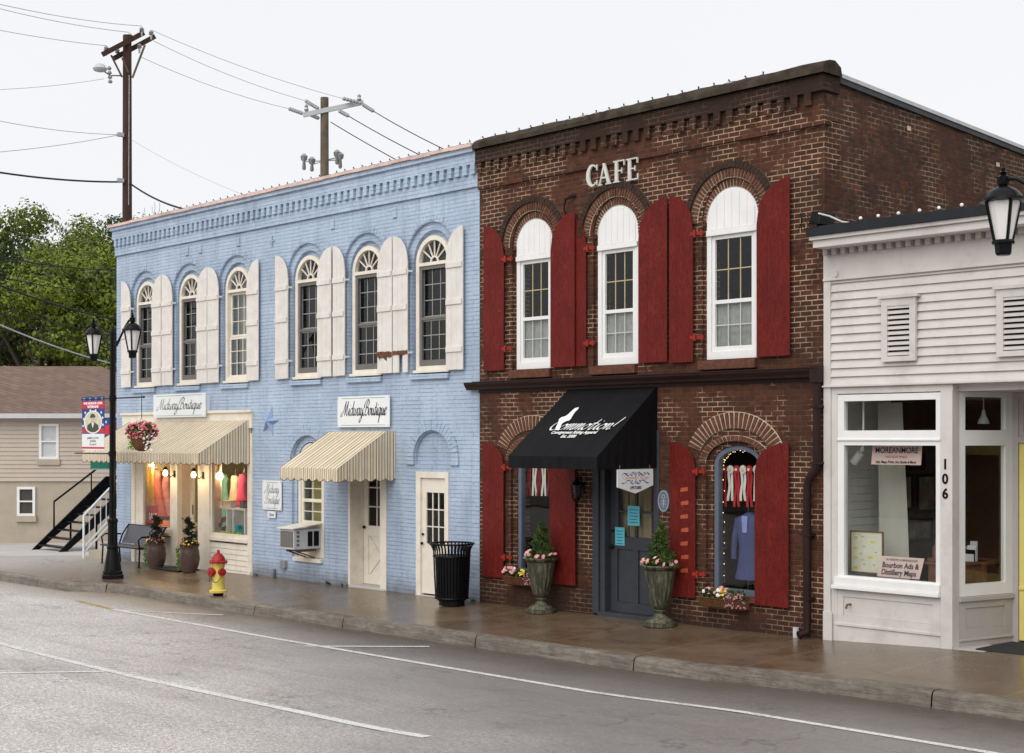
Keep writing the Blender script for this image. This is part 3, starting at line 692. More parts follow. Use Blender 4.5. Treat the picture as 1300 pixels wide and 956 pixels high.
def shutter_blue(x0, x1, peak_right, z0=3.60, zt=5.89, y=-.05, rot=0, hinge=True):
    w = x1 - x0; n = 3; hs = 5.36; mb = MB(); T = .024
    for k in range(n):
        a = x0 + w * k / n + .0015; b = x0 + w * (k + 1) / n - .0015; top = []
        for j in range(5):
            xx = b + (a - b) * j / 4; u = (xx - x0) / w; u = u if peak_right else 1 - u
            top.append((xx, hs + (zt - hs) * sqrt(max(0, 1 - (1 - u) ** 2)) ** .85))
        zb = z0 + random.uniform(0, .006); cut = rot and k in ((1,) if rot == 2 else (0, 1))
        if rot and cut:
            mb.pxz([(a, 3.965), (b, 3.965)] + top, y - T, y)
            if rot == 1: mb.pxz([(a, zb), (b, zb), (b, 3.90 - .10 * k), (b - .02, 3.80), (a + .05, 3.84), (a, 3.94)], y - T, y)
            else: mb.pxz([(a, zb), (a + .03, zb), (a + .028, 3.9), (a, 3.9)], y - T, y)
        else: mb.pxz([(a, zb), (b, zb)] + top, y - T, y)
    o = mb.build('shutter', 'shw', blue, bevel=.003, label='shutter with rotted brown wood at its foot' if rot else None)
    for z in ((4.69, 5.28) if rot else (3.93, 4.69, 5.28)): MB().box(x0 + .012, x1 - .012, y - T - .022, y - T - .0005, z - .045, z + .045).build('batten', 'shw', o, bevel=.004)
    if rot:
        rb = MB(); x = x0 + .012
        while x < x1 - .02:
            h = random.uniform(.02, .05) * (1.6 if rot == 1 else .9); rb.box(x, x + .033, y - T - .015, y - T - .001, 3.93 - h, 3.93 + random.uniform(.025, .045)); x += .035
        rb.build('rotted_batten', 'rust', o)
    if hinge:
        hg = MB(); xh = x0 if not peak_right else x1
        xh = x1 if not peak_right else x0
        for z in (3.93, 5.28): hg.tube([(xh, y - .01, z - .035), (xh, y - .01, z + .035)], .012, 6); hg.bar((xh, y - .01, z), (xh + (.05 if not peak_right else -.05), -.002, z), .018, .03)
        hg.build('hinge', 'lgrey', o)
    return o
SH = [(-17.93, -17.53, 0, 0), (-16.61, -16.23, 1, 0), (-16.20, -15.78, 0, 0), (-14.82, -14.43, 1, 0), (-14.41, -14.01, 0, 0), (-13.0, -12.60, 1, 0), (-12.03, -11.62, 0, 0), (-10.70, -10.28, 1, 0), (-10.23, -9.88, 0, 0), (-8.95, -8.555, 1, 1), (-8.53, -8.14, 0, 2), (-7.16, -6.75, 1, 0)]
for a, b, pk, rt in SH: shutter_blue(a, b, pk, rot=rt)
# small tie plates under the belt course and the brace on the upper wall
for px, py in ((238, 318), (255, 300), (303, 255), (423, 276), (502, 262)):
    X, Z = fa(px, min(py, 330)); Z = 6.30
    MB().box(X - .05, X + .05, -.03, .01, Z - .09, Z + .09).build('tie_plate', 'blue', blue, bevel=.01)
for px, py in ((345, 306), (357, 575), (608, 640)):
    pass
def cleat(px, py):
    X, Z = fa(px, py); mb = MB()
    mb.bar((X - .08, -.012, Z), (X + .08, -.012, Z), .02, .02); mb.bar((X, -.016, Z - .1), (X, -.016, Z + .1), .02, .02); mb.build('wall_anchor', 'blue', blue)
cleat(346, 306)

# ---- shop front (left)
tr = MB(); x0, x1, zb, zt = SF; KZ = .56
XA = fX(217.5); XB = fX(226); XC = fX(252); XD = fX(267)
tr.box(x0 - .06, x0 + .09, -.03, .10, -.2, 2.60); tr.box(x1 - .10, x1 + .04, -.03, .10, -.2, 2.60)          # corner boards
tr.box(XA, XB, -.02, .10, -.2, 2.60); tr.box(XC, XD, -.02, .10, -.2, 2.60)
tr.box(x0 - .42, x1 + .06, -.05, .06, 2.70, 3.04); tr.box(x0 - .44, x1 + .09, -.09, -.0505, 3.0, 3.055); tr.box(x0 + .09, x1 - .10, 0, .1, 2.55, 2.70)
tr.build('shopfront_trim', 'cream', blue, bevel=.005)
for a, b in ((x0 + .09, XA), (XD, x1 - .10)):
    kk = MB(); z = -.15; 
    while z < KZ - .1:
        kk.prism([(a, .0, z), (a, .06, z), (a, .06, z + .1), (a, .018, z + .1)], (b - a, 0, 0)); z += .102
    kk.box(a, b, -.05, .08, KZ - .06, KZ); kk.build('panelled_base', 'cream', blue)
for a, b in ((x0 + .09, XA), (XD, x1 - .10)):
    f = MB(); f.holes(rect(a, b, KZ, 2.55), [rect(a + (.30 if a < -16 else .06), b - .05, KZ + .09, 2.50)], .0, .06); o = f.build('shop_window', 'cream', blue, bevel=.004)
    MB().box(a + .05, b - .04, .028, .032, KZ + .08, 2.51).build('pane', 'glass', o)
# recessed entry: left return, right return, door with a glazed side
YR = onx(241, XB)
dm = MB(); dm.box(XB - .04, XB, .101, YR, -.2, 2.6); dm.box(XD - .10, XD - .06, .101, YR, -.2, 2.6); dm.build('entry_side', 'beige', blue)
fl = MB(); fl.box(XB, XD - .1, .0, YR + .2, -.3, -.06); fl.box(XB, XD - .1, .1, YR + .1, 2.55, 2.6); fl.build('entry_floor', 'concrete', blue)
f = MB(); f.holes(rect(XB, XD - .10, -.06, 2.55), [rect(XB + .12, XD - .25, .3, 2.2)], YR, YR + .05); o = f.build('door', 'cream', blue, bevel=.004)
MB().box(XB + .1, XD - .2, YR + .02, YR + .024, .28, 2.22).build('pane', 'glass', o)
MB().tube([(XB + .2, YR - .05, .95), (XB + .2, YR - .05, 1.15)], .012, 6).build('handle', 'black', o)
rm = MB(); rm.add([(x0, .34, 0), (x1, .34, 0), (x1, 2.6, 0), (x0, 2.6, 0)], [(0, 1, 2, 3)]); 
room(blue, x0 - .1, x1 + .1, .33, 2.9, .30, 2.75, 'shopwall')
# ---- double arched window over the air conditioner
f = MB(); f.holes(arcpoly(LWc, LWh, .35, LWs, LWh), [arcpoly(LWc, LWh - .07, LWs - .12, LWs, LWh - .07), rect(LWc - LWh + .07, LWc + LWh - .07, .95, LWs - .19)], .06, .16)
lwf = f.build('window', 'cream', blue, bevel=.004, label='arched window with the air conditioner in its foot')
s_ = MB(); s_.holes(rect(LWc - LWh + .071, LWc + LWh - .071, .96, LWs - .191), [rect(LWc - LWh + .12, LWc + LWh - .12, 1.01, 1.35), rect(LWc - LWh + .12, LWc + LWh - .12, 1.41, LWs - .24)], .09, .13)
muntins(s_, LWc - LWh + .12, LWc + LWh - .12, 1.01, 1.35, 2, 2, .095, .125); muntins(s_, LWc - LWh + .12, LWc + LWh - .12, 1.41, LWs - .24, 2, 2, .095, .125)
s_.build('sash', 'cream', lwf); MB().box(LWc - LWh + .1, LWc + LWh - .1, .108, .111, .98, LWs - .2).build('pane', 'glass', lwf)
MB().box(LWc - .35, LWc + .35, .30, .31, .4, 2.2).build('blind', 'polive', lwf)
MB().box(LWc - LWh - .02, LWc + LWh + .05, -.06, .06, .27, .345).build('sill', 'cream', lwf, bevel=.006)
room(blue, -12.4, -10.1, .33, 1.6, .3, 2.8, 'dark')
# ---- cross braced door, recessed
YD = onx(459, D2[0]); x0, x1 = D2[0], D2[1]
tr = MB(); tr.box(x0 - .0, x0 + .06, -.012, YD, -.09, 2.3); tr.box(x1 - .16, x1 + .01, -.012, .18, -.09, 2.3); tr.box(x0 + .06, x1 - .16, .0, YD, 2.24, 2.3); tr.build('door_frame', 'cream', blue, bevel=.004)
MB().box(x0, x1, -.03, YD + .1, -.3, -.045).build('doorstep', 'concrete', blue, bevel=.01)
a, b = x0 + .06, x1 + .0
f = MB(); f.holes(rect(a, b, -.04, 2.24), [rect(a + .13, b - .16, .98, 1.98), rect(a + .13, b - .16, .12, .80)], YD, YD + .045)
f.box(a + .13, b - .16, YD + .02, YD + .04, .12, .80); muntins(f, a + .13, b - .16, .98, 1.98, 3, 3, YD + .006, YD + .04, .022)
f.bar((a + .15, YD + .012, .14), (b - .18, YD + .012, .78), .045, .02, up=(0, 1, 0)); f.bar((a + .15, YD + .006, .78), (b - .18, YD + .006, .14), .045, .02, up=(0, 1, 0))
o = f.build('door', 'cream', blue, bevel=.003, label='cream door with nine panes over a cross braced panel')
MB().box(a + .11, b - .14, YD + .022, YD + .025, .96, 2.0).build('pane', 'glassdim', o)
MB().sphere((a + .05, YD - .03, .95), .03).build('handle', 'brownmetal', o, smooth=40)
room(blue, x0 - .02, x1 + .2, YD + .06, 2.2, -.05, 2.5, 'dark')
# ---- plain white door under the blind arch
x0, x1 = D3[0], D3[1]
tr = MB(); tr.holes(rect(x0 - .02, x1 + .03, -.08, 1.96), [rect(x0 + .09, x1 - .045, -.079, 1.86)], -.015, .09); tr.build('door_frame', 'cream', blue, bevel=.004)
f = MB(); f.holes(rect(x0 + .092, x1 - .047, -.04, 1.858), [rect(x0 + .20, x1 - .12, .78, 1.62)], .03, .07); muntins(f, x0 + .20, x1 - .12, .78, 1.62, 3, 3, .034, .066, .018)
o = f.build('door', 'cream', blue, bevel=.003, label='plain white door with nine panes under the blind arch')
MB().box(x0 + .19, x1 - .11, .05, .053, .77, 1.63).build('pane', 'glassdim', o)
kn = MB(); kn.sphere((x0 + .13, -.01, .78), .026); kn.sphere((x0 + .13, .01, .93), .022); kn.build('handle', 'black', o, smooth=40)
room(blue, x0 - .02, x1 + .02, .33, 1.5, -.05, 2.2, 'dark')
MB().box(x0 - .0, x1 + .02, -.05, .2, -.3, -.07).build('doorstep', 'concrete', blue)
# meter box, pipe, rough foot of the wall
X, Z = fa(362, 716); MB().box(X - .07, X + .07, -.07, 0, Z - .08, Z + .07).build('socket_box', 'galv', blue, bevel=.008)
X, Z = fa(349, 728); MB().tube([(X, -.05, -.1), (X, -.05, .08)], .045, 10).build('drain_pipe', 'blue', blue, smooth=40)

# ================================================================== DARK BRICK BUILDING
CX0, CX1 = -6.425, 0.0
brk = thing('brick_building', 'two storey dark red brick building with tall red shutters', 'building', (CX0, 0, 0))
RWX = [-5.225, -3.52, -1.475]; RH = [.395, .39, .425]
DB = (-3.95, -2.70, -.2, 2.62)                     # door opening
GW = [(-5.22, .40), (-1.40, .40)]                  # ground floor windows: centre, half width
ZG0, ZGs, GR = .43, 2.17, .24                      # sill, springing, rise
up = [arcpoly(c, h + .005, 3.55, 5.83 - h, h + .005) for c, h in zip(RWX, RH)]
up1 = [arcpoly(c, h + .12, 3.55, 5.83 - h, h + .12) for c, h in zip(RWX, RH)]
gw0 = [arcpoly(c, h + .09, ZG0, ZGs, GR + .07) for c, h in GW]; gw1 = [arcpoly(c, h, ZG0, ZGs, GR) for c, h in GW]
wb_ = MB()
wb_.holes(rect(CX0, CX1, -.5, ZB), [arcpoly(c, h + .06, 3.55, 5.83 - h, h + .115) for c, h in zip(RWX, RH)] + gw0 + [rect(*DB)], 0, .05)
wb_.holes(rect(CX0, CX1, -.5, ZB), up + gw1 + [rect(*DB)], .0502, .32)
wb_.build('wall', 'brick', brk)
cb = MB(); cb.box(CX0, CX1 + .01, -.045, .12, ZB, 6.822); x = CX0 + .03
while x < CX1 - .08:
    MB().box(x, x + .105, -.0985, -.0455, 6.665, 6.8215).build('dentil', 'brick', brk); x += .205
cb.box(CX0, CX1 + .05, -.10, .25, 6.8225, 7.025); cb.box(CX0, CX1 + .03, -.045, .1, 6.41, ZB - .0005)
cb.build('cornice', 'brick', brk)
cp = MB(); n = 16                                  # rounded mossy coping, lumpy
for i in range(n + 1):
    X = CX0 - .0 + (CX1 + .09 - CX0) * i / n
    pr = [(-.16, 7.027), (-.165, 7.09), (-.12, 7.16), (-.03, 7.20), (.1, 7.20), (.22, 7.15), (.25, 7.027)]
    for y, z in pr: cp.v.append((X, y + random.uniform(-.006, .006), z + random.uniform(-.009, .009) * (z > 7.05)))
for i in range(n):
    for k in range(6): cp.f.append((i * 7 + k, (i + 1) * 7 + k, (i + 1) * 7 + k + 1, i * 7 + k + 1))
cp.f.append(tuple(range(7))); cp.f.append(tuple(n * 7 + k for k in range(7)))
cp.build('coping', 'stonecoping', brk, smooth=35)
# side wall, falling gently to the rear
sw = MB(); zf, zr = 7.03, 6.42
sw.prism([(CX1 - .3, .3205, -.5), (CX1 - .3, 14, -.5), (CX1 - .3, 14, zr - .1), (CX1 - .3, .3205, zf)], (.3, 0, 0))
sw.box(CX1 + .0005, CX1 + .012, .02, .32, 6.48, 6.82)
sw.build('side_wall', 'brickside', brk)
fb = MB(); fb.prism([(CX1 - .32, .30, zf + .01), (CX1 - .32, 14, zr - .09), (CX1 - .32, 14, zr - .04), (CX1 - .32, .30, zf + .06)], (.37, 0, 0)); fb.build('side_coping', 'flash', brk)
fb = MB(); fb.prism([(CX1 + .001, .30, zf - .06), (CX1 + .001, 14, zr - .16), (CX1 + .001, 14, zr - .095), (CX1 + .001, .30, zf + .005)], (.035, 0, 0)); fb.build('side_eave', 'roofing', brk)
for _ in range(9):
    y = random.uniform(.6, 6); z = random.uniform(5.4, 6.6)
for y, z in ((1.9, 6.62), (4.3, 6.45)): MB().box(CX1 + .001, CX1 + .012, y, y + .08, z, z + .06).build('mortar_patch', 'mortar', brk)
MB().box(CX0, CX1 - .3, 13.7, 14, -.5, 6.3).build('back_wall', 'brickside', brk)
MB().box(CX0, CX1 - .3, .32, 13.7, 6.2, 6.3).build('roof', 'roofing', brk)
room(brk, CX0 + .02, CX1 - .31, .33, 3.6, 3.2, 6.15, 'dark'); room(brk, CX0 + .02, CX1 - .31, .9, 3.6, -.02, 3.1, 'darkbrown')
# upper arches: two rings of headers with pale joints and a black hood
def arch_set(a1, a2, am, a3, ad):
    o = am.build('window_arch', 'mortar', brk); a1.build('brick_ring', 'arch', o)
    if a2.v: a2.build('brick_ring', 'arch', o); ad.build('hood_joints', 'mortard', o); a3.build('hood', 'archdark', o)
for c, h in zip(RWX, RH):
    a1 = MB(); a2 = MB(); a3 = MB(); am = MB(); ad = MB()
    sp = 5.83 - h; r1 = h + .005
    am.pxz(ringpoly(c, r1, r1 + .105, sp), .035, .0497); voussoirs(a1, c, sp, r1 + .002, r1 + .103, 31, .022, .048, a0=-.12, a1=pi + .12, gap=.36)
    am.pxz(ringpoly(c, r1 + .112, r1 + .235, sp), -.014, -.0005); voussoirs(a2, c, sp, r1 + .115, r1 + .233, 35, -.032, -.014, gap=.36)
    ad.pxz(ringpoly(c, r1 + .236, r1 + .33, sp), -.03, -.0005); voussoirs(a3, c, sp, r1 + .236, r1 + .33, 34, -.055, -.03, gap=.1); arch_set(a1, a2, am, a3, ad)
for c, h in GW:
    a1 = MB(); a2 = MB(); a3 = MB(); am = MB(); ad = MB(); R1, R2 = h + .09, h + .33
    am.pxz(ringpoly(c, R1, R1 + .115, ZGs, .62, .62), -.006, -.0004); voussoirs(a1, c, ZGs, R1, R1 + .112, 26, -.016, -.006, k=.62, gap=.2)
    am.pxz([(c + (R1 + .12) * cos(t), ZGs + .03 + (R1 + .12) * .72 * sin(t)) for t in [.32 + (pi - .64) * i / 24 for i in range(25)]] + [(c + (R1 + .33) * cos(t), ZGs + .03 + (R1 + .33) * .80 * sin(t)) for t in [pi - .32 - (pi - .64) * i / 24 for i in range(25)]], -.012, -.0006)
    for i in range(24):
        t0 = .32 + (pi - .64) * (i + .17) / 24; t1 = .32 + (pi - .64) * (i + .83) / 24
        P_ = lambda r, kq, t: (c + r * cos(t), ZGs + .03 + r * kq * sin(t))
        a1.pxz([P_(R1 + .125, .72, t0), P_(R1 + .32, .80, t0), P_(R1 + .32, .80, t1), P_(R1 + .125, .72, t1)], -.026, -.012)
    arch_set(a1, a2, am, a3, ad)

def whitewin(c, half):
    y = .04; sp = 5.83 - half; zt = 5.23; z0 = 3.56
    f = MB(); f.holes(arcpoly(c, half, z0, sp, half), [rect(c - half + .07, c + half - .07, z0 + .10, zt - .02)], y, y + .09)
    o = f.build('window', 'white', brk, bevel=.004)
    bd = MB(); n = 6
    for k in range(n):
        a = c - half + .05 + (2 * half - .1) * k / n + .002; b = a + (2 * half - .1) / n - .004
        bd.pxz([(a, zt + .06), (b, zt + .06)] + [(x, sp + sqrt(max(.0, (half - .03) ** 2 - (x - c) ** 2))) for x in (b, (a + b) / 2, a)], y - .012, y - .001)
    bd.build('arched_board', 'white', o, bevel=.003)
    MB().box(c - half + .005, c + half - .005, y - .03, y - .0005, zt - .02, zt + .055).build('head_trim', 'white', o, bevel=.004)
    x0, x1 = c - half + .072, c + half - .072; zm = 4.32
    s_ = MB(); s_.holes(rect(x0, x1, z0 + .102, zt - .022), [rect(x0 + .05, x1 - .05, z0 + .17, zm - .02), rect(x0 + .05, x1 - .05, zm + .03, zt - .07)], y + .02, y + .06); s_.build('sash', 'white', o, bevel=.003)
    m_ = MB(); muntins(m_, x0 + .05, x1 - .05, zm + .03, zt - .07, 3, 2, y + .045, y + .056, .014); m_.build('upper_muntins', 'yelmuntin', o)
    m_ = MB(); muntins(m_, x0 + .05, x1 - .05, z0 + .17, zm - .02, 3, 2, y + .045, y + .056, .014); m_.build('lower_muntins', 'lgrey', o)
    MB().box(x0 + .04, x1 - .04, y + .048, y + .051, z0 + .16, zt - .06).build('pane', 'glass', o)
    # grey cloth behind the lower sash, lace drawn to one side above
    cu = MB(); n = 30
    for i in range(n + 1):
        X = x0 - .02 + (x1 - x0 + .04) * i / n; yy = y + .085 + .006 * sin(i * 1.9); cu.v += [(X, yy, z0 + .1), (X, yy, zm + .02)]
    for i in range(n): cu.f.append((2 * i, 2 * i + 2, 2 * i + 3, 2 * i + 1))
    cu.build('net_curtain', 'grayc', o)
    cu = MB(); n = 14
    for i in range(n + 1):
        X = x0 - .64 + .30 * i / n; yy = y + .31 + .015 * sin(i * 2.1); cu.v += [(X, yy, zm), (X, yy, zt)]
    for i in range(n): cu.f.append((2 * i, 2 * i + 2, 2 * i + 3, 2 * i + 1))
    cu.build('side_curtain', 'curtain', o)
    MB().box(c - half - .08, c + half + .02, -.07, .04, 3.42, 3.545).build('window_sill', 'arch', brk, bevel=.006)
for c, h in zip(RWX, RH): whitewin(c, h)
def shutter_red(x0, x1, peak_right, z0, zt, hs, y=-.05, hinge=True, xp=None, label=None):
    top = []; n = 14
    for j in range(n + 1):
        xx = x1 + (x0 - x1) * j / n; u = (xx - x0) / (x1 - x0); u = u if peak_right else 1 - u
        top.append((xx, hs + (zt - hs) * sqrt(max(0, 1 - (1 - u) ** 2)) ** .9))
    o = MB().pxz([(x0, z0), (x1, z0)] + top, y - .018, y).build('shutter', 'shr', brk, bevel=.003, label=label)
    st = MB()
    for q in (.33,): st.box(x0 + (x1 - x0) * q - .002, x0 + (x1 - x0) * q + .002, y - .0195, y - .0183, z0 + .02, hs)
    for z in (z0 + .25, (z0 + hs) / 2 + .02, hs - .1):
        for q in (.2, .5, .8): st.box(x0 + (x1 - x0) * q - .008, x0 + (x1 - x0) * q + .008, y - .023, y - .0183, z - .008, z + .008)
    st.build('bolt_heads', 'shr', o)
    if hinge:
        xh = x1 if not peak_right else x0; s = 1 if not peak_right else -1; hg = MB()
        for z in ((z0 + .33, hs - .02)):
            hg.bar((xh - .04 * s, y - .022, z), (xh + .14 * s, -.012, z), .016, .045); hg.tube([(xh + .04 * s, y - .03, z - .05), (xh + .04 * s, y - .03, z + .05)], .018, 6); hg.tube([(xh + .12 * s, -.03, z - .04), (xh + .12 * s, -.03, z + .04)], .014, 6)
        hg.build('hinge', 'redmetal', o, smooth=30)
    return o
ZS0, ZST, ZSH = 3.555, 5.82, 5.28
shutter_red(-6.27, -5.80, 0, ZS0, ZST, ZSH); shutter_red(-4.77, -4.27, 1, ZS0, ZST, ZSH, y=-.062, hinge=False); shutter_red(-4.54, -4.07, 0, ZS0, ZST - .02, ZSH, y=-.03)
shutter_red(-3.04, -2.515, 1, ZS0, ZST, ZSH, hinge=False); shutter_red(-2.475, -2.06, 0, ZS0 - .02, ZST, ZSH); shutter_red(-1.0, -.48, 1, ZS0, ZST, ZSH, hinge=False)
shutter_red(-6.29, -5.81, 0, .35, 2.44, 2.08); shutter_red(-4.80, -4.27, 1, .35, 2.44, 2.08, hinge=False)
shutter_red(-2.46, -2.02, 0, .35, 2.45, 2.08, label='red shutter with six small orange stickers'); shutter_red(-1.03, -.50, 1, .35, 2.45, 2.08, hinge=False)
SM = paint('orange_stickers', (.45, .10, .05), .6, .3, 30, spec=.1)
for k in range(7):
    st = MB(); z = 1.78 - .183 * k; x = -2.27 + .01 * (k % 2); st.prism([(x, -.0705, z), (x + .13, -.0705, z + .012), (x + .128, -.0705, z + .07), (x + .004, -.0705, z + .05)], (0, -.002, 0)); st.build('sticker', SM, brk)
# ground floor windows
for wi, (c, h) in enumerate(GW):
    f = MB(); f.holes(arcpoly(c, h - .002, ZG0 + .002, ZGs, GR - .002), [arcpoly(c, h - .07, ZG0 + .08, ZGs - .01, GR - .05)], .07, .16)
    o = f.build('window', 'slateblue', brk, bevel=.004, label='window hung with red and white ribbons, fairy lights round its frame' if wi else 'window half hidden by the black awning')
    MB().pxz(arcpoly(c, h - .06, ZG0 + .07, ZGs - .01, GR - .04), .108, .111).build('pane', 'glass', o)
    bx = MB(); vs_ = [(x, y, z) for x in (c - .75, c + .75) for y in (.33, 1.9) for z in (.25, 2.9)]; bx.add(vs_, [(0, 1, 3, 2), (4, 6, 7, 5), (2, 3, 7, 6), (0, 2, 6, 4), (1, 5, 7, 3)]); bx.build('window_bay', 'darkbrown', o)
    MB().box(c - h - .05, c + h + .05, -.04, .06, ZG0 - .07, ZG0 - .002).build('window_sill', 'arch', brk, bevel=.005)
fl_ = MB(); c, h = GW[1]
pts = arcpoly(c, h - .09, ZG0 + .25, ZGs - .02, GR - .05, 24)[2:]; pts = [(c + h - .09, ZG0 + .25 + k * .14) for k in range(12)] + pts + [(c - h + .09, ZG0 + .25 + (11 - k) * .14) for k in range(12)]
for k, (x, z) in enumerate(pts): fl_.sphere((x + random.uniform(-.012, .012), .16, z + random.uniform(-.02, .02)), .0065, 6, 4)
fo = thing('fairy_lights', 'string of tiny warm lights round the inside of the arched shop window', 'string lights', (c, .17, ZG0))
MB().tube([(x, .17, z) for x, z in pts], .003, 4).build('wire', 'black', fo); fl_.build('bulbs', 'litsmall', fo)
# front door in grey surround
x0, x1 = DB[0], DB[1]
f = MB(); f.box(x0 - .02, x0 + .10, -.02, .20, -.02, 2.62); f.box(x0 + .105, x0 + .20, .01, .22, -.02, 2.62); f.box(x1 - .10, x1 + .0, -.02, .20, -.02, 2.62); f.box(x0 + .2, x1 - .1, 0, .2, 2.3, 2.62); f.box(x0 + .10, x1 - .1, -.04, .25, -.1, .015)
f.build('door_frame', 'slate', brk, bevel=.005)
a, b, yd = -3.745, -2.80, .13
f = MB(); f.holes(rect(a, b, .02, 2.30), [rect(a + .15, b - .13, 1.10, 2.18), rect(a + .13, a + .42, .16, .92), rect(a + .53, b - .12, .16, .92)], yd, yd + .05)
f.box(a + .13, a + .42, yd + .022, yd + .045, .16, .92); f.box(a + .53, b - .12, yd + .022, yd + .045, .16, .92); muntins(f, a + .15, b - .13, 1.10, 2.18, 2, 3, yd + .008, yd + .04, .03)
o = f.build('door', 'slate', brk, bevel=.004)
MB().box(a + .14, b - .12, yd + .024, yd + .027, 1.09, 2.19).build('pane', 'glass', o)
kn = MB(); kn.sphere((a + .05, yd - .035, .95), .03); kn.sphere((a + .05, yd - .01, 1.18), .022); kn.build('handle', 'black', o, smooth=40)
cu = MB(); n = 40
for i in range(n + 1):
    X = a + .1 + (b - a - .2) * i / n; yy = yd + .16 + .03 * sin(i * 1.3); cu.v += [(X, yy, 1.0), (X, yy, 2.25)]
for i in range(n):
    if i % 8 not in (5, 6): cu.f.append((2 * i, 2 * i + 2, 2 * i + 3, 2 * i + 1))
cu.build('curtain', 'tancurtain', o)
# gutter and downpipe
gt = MB(); gt.prism([(-6.64, -.02, 3.385), (-6.64, -.155, 3.385), (-6.64, -.15, 3.35), (-6.64, -.115, 3.30), (-6.64, -.10, 3.265), (-6.64, -.02, 3.265)], (6.60, 0, 0)); gt.box(-6.43, -.04, -.165, -.15, 3.375, 3.392); gt.box(-6.43, 0, -.019, -.0005, 3.22, 3.40)
gto = gt.build('gutter', 'brownmetal', brk, bevel=.004)
XG = fX(1037.5, -.08); XG2 = fX(1025, -.08)
dp = MB(); dp.box(XG - .06, XG + .065, -.16, -.02, 3.20, 3.41)
Zk1, Zk2 = fZ(1038, 592, -.08), fZ(1025, 612, -.08)
dp.tube([(XG, -.085, 3.3), (XG, -.085, Zk1 + .05), (XG - .02, -.085, Zk1 - .03), (XG2 + .03, -.085, Zk2 + .05), (XG2, -.085, Zk2 - .03), (XG2, -.085, .16), (XG2, -.10, .08), (XG2 - .05, -.20, .05)], .05, 12); 
for z in (2.9, 2.2, 1.3, .5): xx = XG if z > 2.1 else XG2; dp.box(xx - .07, xx + .07, -.14, -.0005, z - .015, z + .015)
dp.build('downpipe', 'brownmetal', brk, smooth=35)
X = fX(1011, -.05); MB().tube([(X, -.06, -.02), (X, -.06, .12)], .04, 10).build('standpipe', 'lgrey', brk, smooth=40)

# ================================================================== PALE GREY SHOP
GX0, GX1 = .005, 9.0
gy = thing('shop_building', 'single storey pale grey clapboard shop numbered 106 with yellow door', 'building', (GX0, 0, 0))
XP0, XP1 = fX(1195), fX(1210)                       # corner post
cl = MB(); z = 3.16
while z < 4.46:
    cl.prism([(GX0 + .10, -.026, z), (GX0 + .10, .06, z), (GX0 + .10, .06, z + .104), (GX0 + .10, .004, z + .104)], (GX1 - .1, 0, 0)); z += .105
cl.build('clapboards', 'grey', gy)
tb = MB(); tb.box(GX0, GX0 + .10, -.035, .06, -.05, 4.46); tb.box(GX0, GX1, -.04, .06, 4.4605, 4.834); tb.box(GX0, GX1, -.055, -.0405, 4.452, 4.48); tb.box(GX0 - .01, GX1, -.06, .06, 3.135, 3.158); tb.box(GX0 - .0, GX0 + .13, -.05, -.0355, -.05, .36)
tb.box(GX0, GX1, .061, .2, 3.13, 4.80)
tb.build('trim', 'grey', gy, bevel=.003)
ev = MB(); ev.box(GX0 + .07, GX1, -.31, .06, 4.835, 4.86); ev.box(GX0 + .05, GX1, -.335, -.311, 4.835, 4.925); ev.box(GX0 + .02, GX1, -.375, -.02, 4.926, 4.975)
x = GX0 + .06
ev.build('eaves', 'grey', gy, bevel=.004)
while x < 4.2: MB().box(x, x + .065, -.14, -.0405, 4.765, 4.8345).build('dentil', 'greydk', gy); x += .128
rf = MB(); rf.prism([(GX0 - .0, -.41, 4.976), (GX0 - .0, -.41, 5.085), (GX0 - .0, 5, 5.13), (GX0 - .0, 5, 4.9)], (GX1 + .0, 0, 0)); rf.build('roof', paint('dark_roof_edge', (.016, .018, .022), .45, .2, spec=.25), gy)
for X0, X1 in ((.85, 1.31), (2.33, 2.80)):
    f = MB(); f.holes(rect(X0, X1, 3.42, 4.17), [rect(X0 + .08, X1 - .08, 3.48, 4.08)], -.075, -.0275); f.box(X0 - .04, X1 + .04, -.10, -.02, 4.171, 4.20); o = f.build('louvre_vent', 'grey', gy, bevel=.003)
    s_ = MB(); z = 3.49
    while z < 4.05: s_.prism([(X0 + .081, -.068, z), (X0 + .081, -.066, z + .030), (X0 + .081, -.034, z + .044), (X0 + .081, -.034, z + .038)], (X1 - X0 - .162, 0, 0)); z += .062
    s_.build('slats', 'grey', o); MB().box(X0 + .08, X1 - .08, -.032, -.0285, 3.48, 4.08).build('gap_shade_backing', 'blackmatte', o)  # black sheet behind the slats paints the shade of the gaps
MB().tube([(GX0 + .19, -.06, 4.53), (GX0 + .19, -.04, 4.53)], .035, 12).build('round_cover', 'grey', gy, smooth=30)
# shop window: two lights
WX0, WX1 = .19, XP0 - .01
f = MB(); f.box(GX0 + .10, XP1, -.01, .12, 3.05, 3.134); f.box(XP0, XP1, -.02, .14, -.0, 3.05); f.box(GX0 + .10, WX0 - .001, -.01, .1, -.05, 3.05)
f.build('front_post', 'grey', gy, bevel=.004)
f = MB(); f.holes(rect(WX0, WX1, .70, 3.04), [rect(WX0 + .09, WX1 - .06, .82, 2.42), rect(WX0 + .09, WX1 - .06, 2.60, 2.96)], -.0, .08)
shopw = f.build('shop_window', 'white', gy, bevel=.005)
f = MB(); f.box(WX0 - .05, WX1 + .01, -.08, -.0005, .655, .70); f.box(WX0 - .03, WX1 + .01, -.05, -.0005, .701, .80); f.box(WX0 - .0, WX1, -.02, -.0005, 2.475, 2.50); f.build('sill', 'white', shopw, bevel=.005)
gp = MB(); gp.box(WX0 + .07, WX1 - .04, .038, .042, .80, 2.44); gp.box(WX0 + .07, WX1 - .04, .038, .042, 2.58, 2.98); gp.build('pane', 'glass', shopw)
